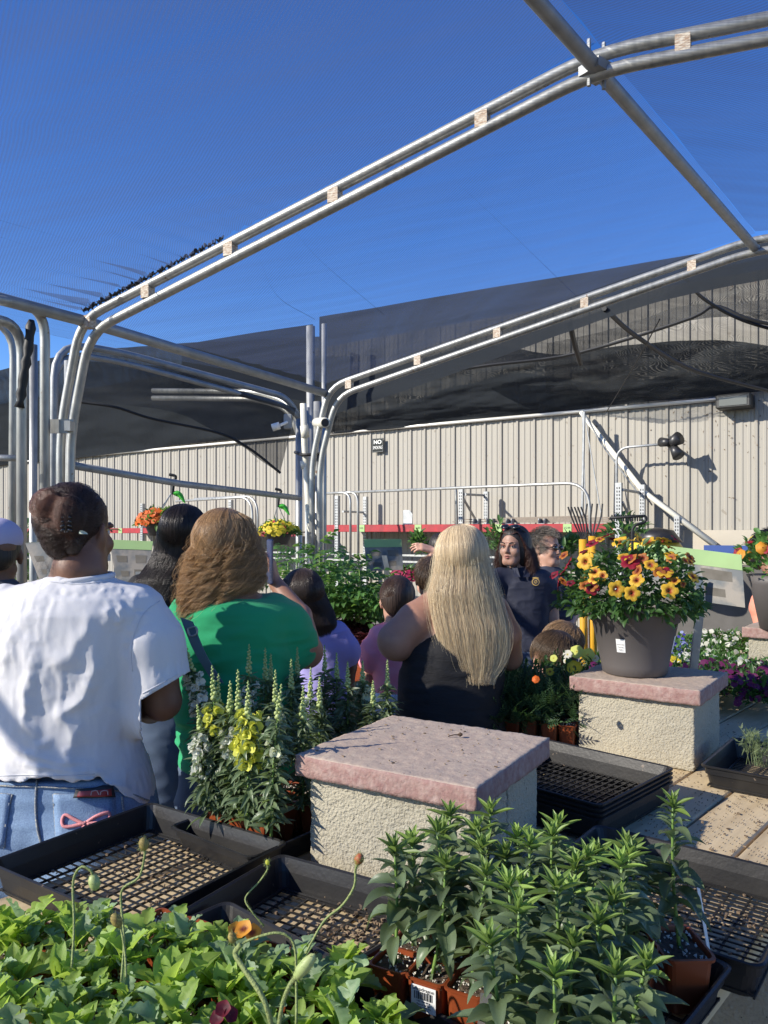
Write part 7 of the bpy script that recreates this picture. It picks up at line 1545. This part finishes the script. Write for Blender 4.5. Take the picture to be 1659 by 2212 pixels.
# ---------------------------------------------------------------- speaker in the navy polo with badge
Y = 4.4
tF = [(1224, 1105, 1150, .06), (1238, 1078, 1178, .08), (1256, 1066, 1190, .1), (1300, 1066, 1186, .11), (1360, 1066, 1184, .115), (1410, 1064, 1188, .125)]
RF = rotz(math.pi - .62) @ rotx(-.02)
tf, wf = person('person with long dark curls and a navy polo with a round gold badge', Y, M['skin_f'], tF + [(1480, 1064, 1188, .13)], shirt=tF[:], shirtm=M['navy'], sleeves=[[(1168, 1255, 0, .066), (1182, 1280, 0, .07), (1186, 1293, 0, .068)], [(1085, 1250, 0, .066), (1060, 1260, -.03, .066), (1040, 1285, -.06, .06)]],
    arms=[[(1170, 1255, 0, .052), (1188, 1310, 0, .048), (1194, 1355, -.02, .04), (1180, 1400, -.1, .03)], [(1085, 1250, 0, .052), (1045, 1280, -.05, .045), (1020, 1330, -.1, .036), (1030, 1370, -.2, .028)]], hands=[((1180, 1400, -.1), (-.3, -.5, -.8), (-.8, 0, .2))],
    head=(1110, 1181, -.02, RF, .93), neck=[(1118, 1200, .0, .048), (1124, 1236, .0, .054)], pants=[(1400, 1062, 1190, .12), (1500, 1062, 1190, .13)], pantm=M['denim_d'], vox=.0055, wr=.003, yaw=-.3, seed=11)
face_parts(wf, RF, .93, tf)
hv = Vol(); hv.ell(wf(0, -.028, .05), (.08, .095, .08), R=RF, k=.02); hv.ell(wf(-.055, -.03, -.03), (.045, .065, .1), R=RF, k=.03); hv.ell(wf(.07, .0, -.05), (.022, .045, .1), R=RF, k=.02)
hv.ell(wf(0, .09, -.02), (.052, .06, .085), R=RF, k=.012, sub=True)
hr = hv.mesh('hair', .006, None, shellmat('dark_curly_hair', (.018, .011, .009)), tf)
st = []
r = np.random.default_rng(12)
for i in range(3200):
    sg = 1 if r.random() < .42 else -1; x0 = sg * r.uniform(.004, .03); a = r.uniform(0, 1); top_ = wf(x0, .07 - a * .13, .105 - abs(a - .45) * .06); mid_ = wf(sg * r.uniform(.078, .092), .03 - a * .1, .01); L_ = r.uniform(.16, .27) if sg > 0 else r.uniform(.13, .24)
    end_ = mid_ + RF @ np.array((sg * r.uniform(-.005, .05), r.uniform(-.01, .03) if sg > 0 else r.uniform(-.05, 0), -L_)); sp = spline([top_, wf(sg * .055, .055 - a * .13, .085), mid_, (mid_ + end_) / 2 + RF @ np.array((sg * .008, 0, 0)), end_], 34)
    t_ = np.linspace(0, 1, 34); wv = .0065 * np.clip(t_ * 2.2 - .7, 0, 1); ph_ = t_ * 42 + int(i / 12) * 1.7; sp[:, 0] += wv * np.sin(ph_); sp[:, 1] += wv * np.cos(ph_); st.append(sp)
hair_curves('hair_strands', st, (.075, .03, .02), .0011, hr, .7, .3)
sg_ = thing('sunglasses', 'dark sunglasses pushed up on the curly haired speaker', 'sunglasses', wf(0, .06, .12))
for s_ in (-1, 1): mb = MB(); V, Fq = BALL; mb.raw((V * (.028, .01, .019)) @ (RF @ rotx(.9)).T + wf(s_ * .033, .05, .124), Fq.tolist()); mb.out('lens', M['glass'], sg_, smooth=True); mb = MB(); mb.tube([wf(s_ * .06, .045, .118), wf(s_ * .082, -.03, .075)], .003, 6); mb.out('temple_arm', M['ink'], sg_)
mb = MB(); mb.tube([wf(-.012, .055, .127), wf(.012, .055, .127)], .003, 6); mb.out('bridge', M['ink'], sg_)
c = P(1157, 1257, Y - .15); n_ = np.array((-.15, -1, .12)); n_ /= np.linalg.norm(n_); x_, y_, z_ = frame_of(n_)
bd_ = MB(); bd_.tube([c - n_ * .0, c + n_ * .005], [.021, .021], 24); B_ = bd_.out('badge', M['gold'], tf)
mb = MB(); mb.tube([c + n_ * .0052, c + n_ * .0065], [.0165, .0165], 24); mb.out('badge_centre', M['navy'], B_)
mb = MB(); up_ = np.array((0, 0, 1)) - n_ * n_[2]; up_ /= np.linalg.norm(up_); rt = np.cross(up_, -n_)
for k in range(9): a = k * .698; mb.tube([c + n_ * .007 + (rt * math.cos(a) + up_ * math.sin(a)) * .004, c + n_ * .007 + (rt * math.cos(a) + up_ * math.sin(a)) * .011], .0013, 4)
mb.out('badge_emblem', M['gold'], B_); mb = MB(); mb.tube(spline([c + up_ * .02 - rt * .016 + n_ * .003, c + up_ * .0235 + n_ * .004, c + up_ * .02 + rt * .016 + n_ * .003], 8), .003, 5); mb.out('badge_crest', M['gold'], B_)
for s_ in (-1, 1): mb = MB(); q0 = P(1126 + s_ * 10, 1226, Y - .07); mb.raw([q0 + (0, 0, .012), P(1127 + s_ * 3, 1247, Y - .115), P(1127 + s_ * 17, 1246, Y - .105), P(1128 + s_ * 22, 1228, Y - .055), q0 + (0, -.008, .008), P(1127 + s_ * 3, 1247, Y - .123), P(1127 + s_ * 17, 1246, Y - .113), P(1128 + s_ * 22, 1228, Y - .063)], [(0, 1, 2, 3), (7, 6, 5, 4), (0, 4, 5, 1), (1, 5, 6, 2), (2, 6, 7, 3), (3, 7, 4, 0)]); mb.out('polo_collar', M['navy'], tf)
# ---------------------------------------------------------------- short haired woman with sunglasses
Y = 5.0; RS = rotz(math.pi + .75)
tS = [(1222, 1165, 1198, .06), (1235, 1148, 1222, .09), (1260, 1140, 1236, .11), (1310, 1142, 1240, .12), (1360, 1144, 1242, .13)]
ts, ws = person('person with short spiky greying hair and dark glasses in a navy T-shirt, behind the speaker', Y, M['skin_l'], tS + [(1440, 1142, 1244, .13)], shirt=tS, shirtm=mat('slate_cotton', (.03, .035, .06), .9), sleeves=[[(1220, 1260, 0, .06), (1236, 1300, 0, .064)], [(1152, 1260, 0, .06), (1142, 1300, 0, .064)]], arms=[[(1220, 1260, 0, .05), (1240, 1320, 0, .045), (1225, 1355, -.1, .035)], [(1152, 1260, 0, .05), (1140, 1320, 0, .045), (1160, 1355, -.1, .035)]], head=(1180, 1185, 0, RS, 1.0), neck=[(1180, 1205, 0, .055), (1181, 1230, 0, .058)], pants=[(1355, 1142, 1244, .13), (1450, 1142, 1244, .13)], pantm=M['denim_d'], vox=.007, seed=12)
face_parts(ws, RS, 1.0, ts, eyes=False)
sh = Vol().ell(ws(0, -.03, .048), (.077, .085, .08), R=RS, k=.02).mesh('hair', .008, None, shellmat('salt_hair', (.06, .055, .05)), ts)
hair_curves('hair_strands', scalp_strands(ws, None, 1, 2500, len_=.05, lift=.028, seed=13, whorl=(0, -.08, .06), cond=lambda d: (d[1] < .3 or d[2] > .6) and d[2] > -.45), (.14, .12, .1), .0014, sh, .8)
for s_ in (-1, 1):
    mb = MB(); V, Fq = BALL; mb.raw((V * (.026, .007, .017)) @ RS.T + ws(s_ * .032, .098, .004), Fq.tolist()); mb.out('sunglass_lens', M['glass'], ts, smooth=True); mb = MB(); mb.tube([ws(s_ * .055, .095, .01), ws(s_ * .083, .0, .01)], .003, 5); mb.out('sunglass_arm', M['ink'], ts)
# ---------------------------------------------------------------- two small children, only their hair above the flowers
for (u, v, Y, lab, hm_, col, yaw_, sk, wd_) in ((1196, 1424, 3.3, 'small boy with short brown hair bending low behind the pansies', (.05, .032, .02), (.14, .09, .05), 1.25, 'skin_l', 1.0), (1214, 1402, 3.55, 'small child with light brown hair directly behind the brown haired boy', (.12, .075, .04), (.3, .19, .1), .6, 'skin_l', 1.08)):
    R_ = rotz(yaw_) @ rotx(-.35); tC = [(v + 62, u - 18, u + 26, .05), (v + 80, u - 46, u + 52, .07), (v + 140, u - 48, u + 52, .085), (v + 220, u - 48, u + 52, .09)]
    tc_, wc_ = person(lab, Y, M[sk], tC + [(v + 260, u - 46, u + 50, .09)], shirt=tC, shirtm=M['greytee'], arms=[[(u - 38, v + 90, 0, .034), (u - 48, v + 150, 0, .03), (u - 30, v + 190, -.06, .024)], [(u + 42, v + 90, 0, .034), (u + 52, v + 150, 0, .03), (u + 35, v + 190, -.06, .024)]], head=(u, v, 0, R_, .95), neck=[(u, v + 20, .0, .036), (u + 2, v + 66, 0, .04)], pants=[(v + 215, u - 46, u + 50, .09), (v + 300, u - 46, u + 50, .09)], pantm=M['denim_d'], vox=.009, seed=14)
    sh = Vol().ell(wc_(0, -.024, .044), np.array((.074, .088, .078)) * wd_, R=R_, k=.02).ell(wc_(0, -.055, -.0), (.055, .045, .055), R=R_, k=.02).mesh('hair', .008, None, shellmat('child_hair', hm_), tc_)
    hair_curves('hair_strands', scalp_strands(wc_, None, 1, 3500, len_=.07, lift=.008, seed=int(u), whorl=(.02, -.06, .08), rad=np.array((.082, .1, .09)) * wd_, cond=lambda d: (d[1] < .45 or d[2] > .55) and d[2] > -.6), col, .0011, sh, .7)
# ---------------------------------------------------------------- man in the pale cap at the left edge
Y = 2.8
tM = [(1250, -60, 20, .06), (1275, -120, 50, .1), (1400, -130, 55, .12), (1560, -130, 50, .13)]
tm, wm_ = person('man in a pale lilac cap cut off by the left picture edge', Y, M['skin_d'], tM + [(1640, -125, 45, .13)], shirt=tM, shirtm=M['greytee'], arms=[[(30, 1300, 0, .05), (50, 1400, 0, .045), (20, 1470, .1, .035)], [(-100, 1300, 0, .05), (-130, 1400, 0, .045), (-100, 1470, .1, .035)]], head=(-8, 1200, 0, rotz(.5), 1.02), neck=[(-10, 1235, 0, .055), (-15, 1265, 0, .06)], pants=[(1550, -125, 45, .13), (1660, -125, 45, .13)], pantm=M['denim_d'], vox=.009, seed=15)
Vol().ell(wm_(0, -.02, .03), (.078, .095, .07), k=.02).ell(wm_(0, -.05, -.01), (.06, .055, .045), k=.02).mesh('hair', .008, None, shellmat('man_hair', (.02, .015, .012)), tm)
cp_ = thing('cap', 'pale lilac cap on the man at the left edge', 'cap', wm_(0, 0, .09)); Vol().ell(wm_(0, -.016, .062), (.086, .104, .075), k=.01).cut(wm_(0, 0, .035), (0, .0, -1)).mesh('cap_crown', .006, None, mat('lilac_cap', (.5, .46, .62), .85, bump=(500, .3, 2)), cp_)
Rm = rotz(.5); mb = MB(); mb.grid([[wm_(0, 0, 0) + Rm @ np.array((x, .08 + .075 * math.sqrt(max(0, 1 - (x / .075) ** 2)) * f, .04 - .01 * f)) for x in np.linspace(-.072, .072, 12)] for f in (0, .5, 1)]); x = mb.out('cap_visor', bpy.data.materials['lilac_cap'], cp_, smooth=True); x.modifiers.new('s', 'SOLIDIFY').thickness = .004
# ---------------------------------------------------------------- woman in salmon at the right edge
Y = 4.0
tQ = [(1238, 1660, 1700, .06), (1252, 1645, 1730, .08), (1300, 1638, 1735, .11), (1400, 1640, 1735, .12)]
tq, wq = person('person in a salmon shirt with dark curly hair at the right picture edge', Y, M['skin_t'], tQ + [(1480, 1640, 1735, .12)], shirt=tQ, shirtm=M['salmon'], sleeves=[[(1656, 1275, 0, .05), (1646, 1310, -.03, .052), (1650, 1345, -.05, .05)]], arms=[[(1656, 1275, 0, .04), (1648, 1330, -.03, .036), (1652, 1380, -.08, .03)], [(1722, 1275, 0, .04), (1740, 1340, 0, .036), (1720, 1380, -.1, .03)]], head=(1668, 1195, 0, rotz(math.pi - .2), 1.0), neck=[(1670, 1215, 0, .05), (1674, 1245, 0, .055)], pants=[(1390, 1642, 1733, .12), (1500, 1642, 1733, .12)], pantm=M['denim_d'], vox=.008, seed=16)
face_parts(wq, None, 1.0, tq)
sh = Vol().ell(wq(0, -.03, .045), (.085, .09, .085), k=.02).ell(wq(.065, -.02, -.02), (.035, .05, .07), k=.02).mesh('hair', .008, None, shellmat('curly_black', (.01, .008, .008)), tq)
hair_curves('hair_strands', scalp_strands(wq, None, 1, 2000, len_=.06, lift=.02, seed=17, rad=(.09, .1, .09), cond=lambda d: d[1] < .35 or d[2] > .7), (.02, .015, .012), .0016, sh, .6)
for s_ in (-1, 1): mb = MB(); mb.tube([wq(s_ * .033 + .025 * math.cos(a), .105, .002 + .018 * math.sin(a)) for a in np.linspace(0, 6.283, 16)], .002, 5); mb.out('glasses_rim', M['ink'], tq)
# ---------------------------------------------------------------- person shading the eyes, behind the blonde
Y = 5.2
tZ_ = [(1228, 940, 965, .06), (1240, 920, 988, .09), (1300, 918, 990, .11), (1380, 920, 990, .12)]
tz, wz = person('person with a raised hand, mostly hidden behind the blonde hair', Y, M['skin_l'], tZ_ + [(1450, 920, 990, .12)], shirt=tZ_, shirtm=M['blk'], sleeves=[[(930, 1255, 0, .055), (922, 1275, -.06, .05)]], arms=[[(930, 1255, 0, .045), (915, 1270, -.14, .04), (925, 1215, -.22, .032), (938, 1192, -.2, .027)], [(982, 1255, 0, .045), (992, 1310, 0, .04), (980, 1350, -.1, .03)]], hands=[((938, 1190, -.2), (-.8, -.1, .25), (.0, .5, -.8), 1.0, .45)], head=(954, 1192, 0, rotz(math.pi + .3), 1.0), neck=[(954, 1212, 0, .05), (954, 1234, 0, .055)], pants=[(1375, 920, 990, .12), (1460, 920, 990, .12)], pantm=M['denim_d'], vox=.006, seed=18)
Vol().ell(wz(0, -.026, .044), (.08, .094, .084), k=.02).mesh('hair', .009, None, shellmat('dark_hair_z', (.02, .015, .012)), tz)
print('people', _t.time() - _T0)

# ---------------------------------------------------------------- one label for each of a planted row
ORD = ['first', 'second', 'third', 'fourth', 'fifth', 'sixth', 'seventh', 'eighth', 'ninth', 'tenth', 'eleventh', 'twelfth', 'thirteenth', 'fourteenth', 'fifteenth', 'sixteenth', 'seventeenth', 'eighteenth', 'nineteenth', 'twentieth']
def rows(group, base, gap):
    ob = [o for o in COL.objects if o.parent is None and o.get('group') == group]; pr = sorted(((HV - (o.location.z - EYE) / o.location.y * F, o.location.x / o.location.y * F + CU, o) for o in ob), key=lambda q: -q[0]); R = []
    for v, u, o in pr:
        if R and R[-1][0] - v < gap and len(R[-1][1]) < 20: R[-1][1].append((u, o))
        else: R.append((v, [(u, o)]))
    for i, (_, r_) in enumerate(R):
        for j, (u, o) in enumerate(sorted(r_, key=lambda q: q[0])): o['label'] = base + ', ' + ORD[j] + ' from the left, row ' + ('one two three four five six seven eight nine ten eleven twelve thirteen'.split()[min(i, 12)]) + ' from the front'
for g_ in sorted({o.get('group') for o in COL.objects if o.parent is None and o.get('group')}):
    if g_ == 'leafy poppy seedlings at the bottom': rows(g_, 'bright leafy poppy seedling', 32)
    elif g_.startswith('tomato'): rows(g_, 'leafy tomato seedling', 12)
    elif g_.startswith('marigold seedlings'): rows(g_, 'dark ferny marigold seedling', 9)
    elif g_ == 'packs under the poppies': rows(g_, 'brown pack under poppy leaves', 40)
    elif g_.startswith('red lettuce'): rows(g_, 'dark red lettuce seedling', 10)
    elif g_.startswith('pink cyclamen'): rows(g_, 'deep pink cyclamen clump', 40)
    elif g_.endswith('beyond the petunia pedestal'): rows(g_, {'purple': 'purple pansy plant', 'white': 'white bedding plant', 'yellow': 'yellow viola plant', 'blue': 'blue lobelia plant', 'orange': 'orange marigold plant', 'pink': 'pink begonia plant'}.get(g_.split()[0], 'leafy pansy plant'), 9)
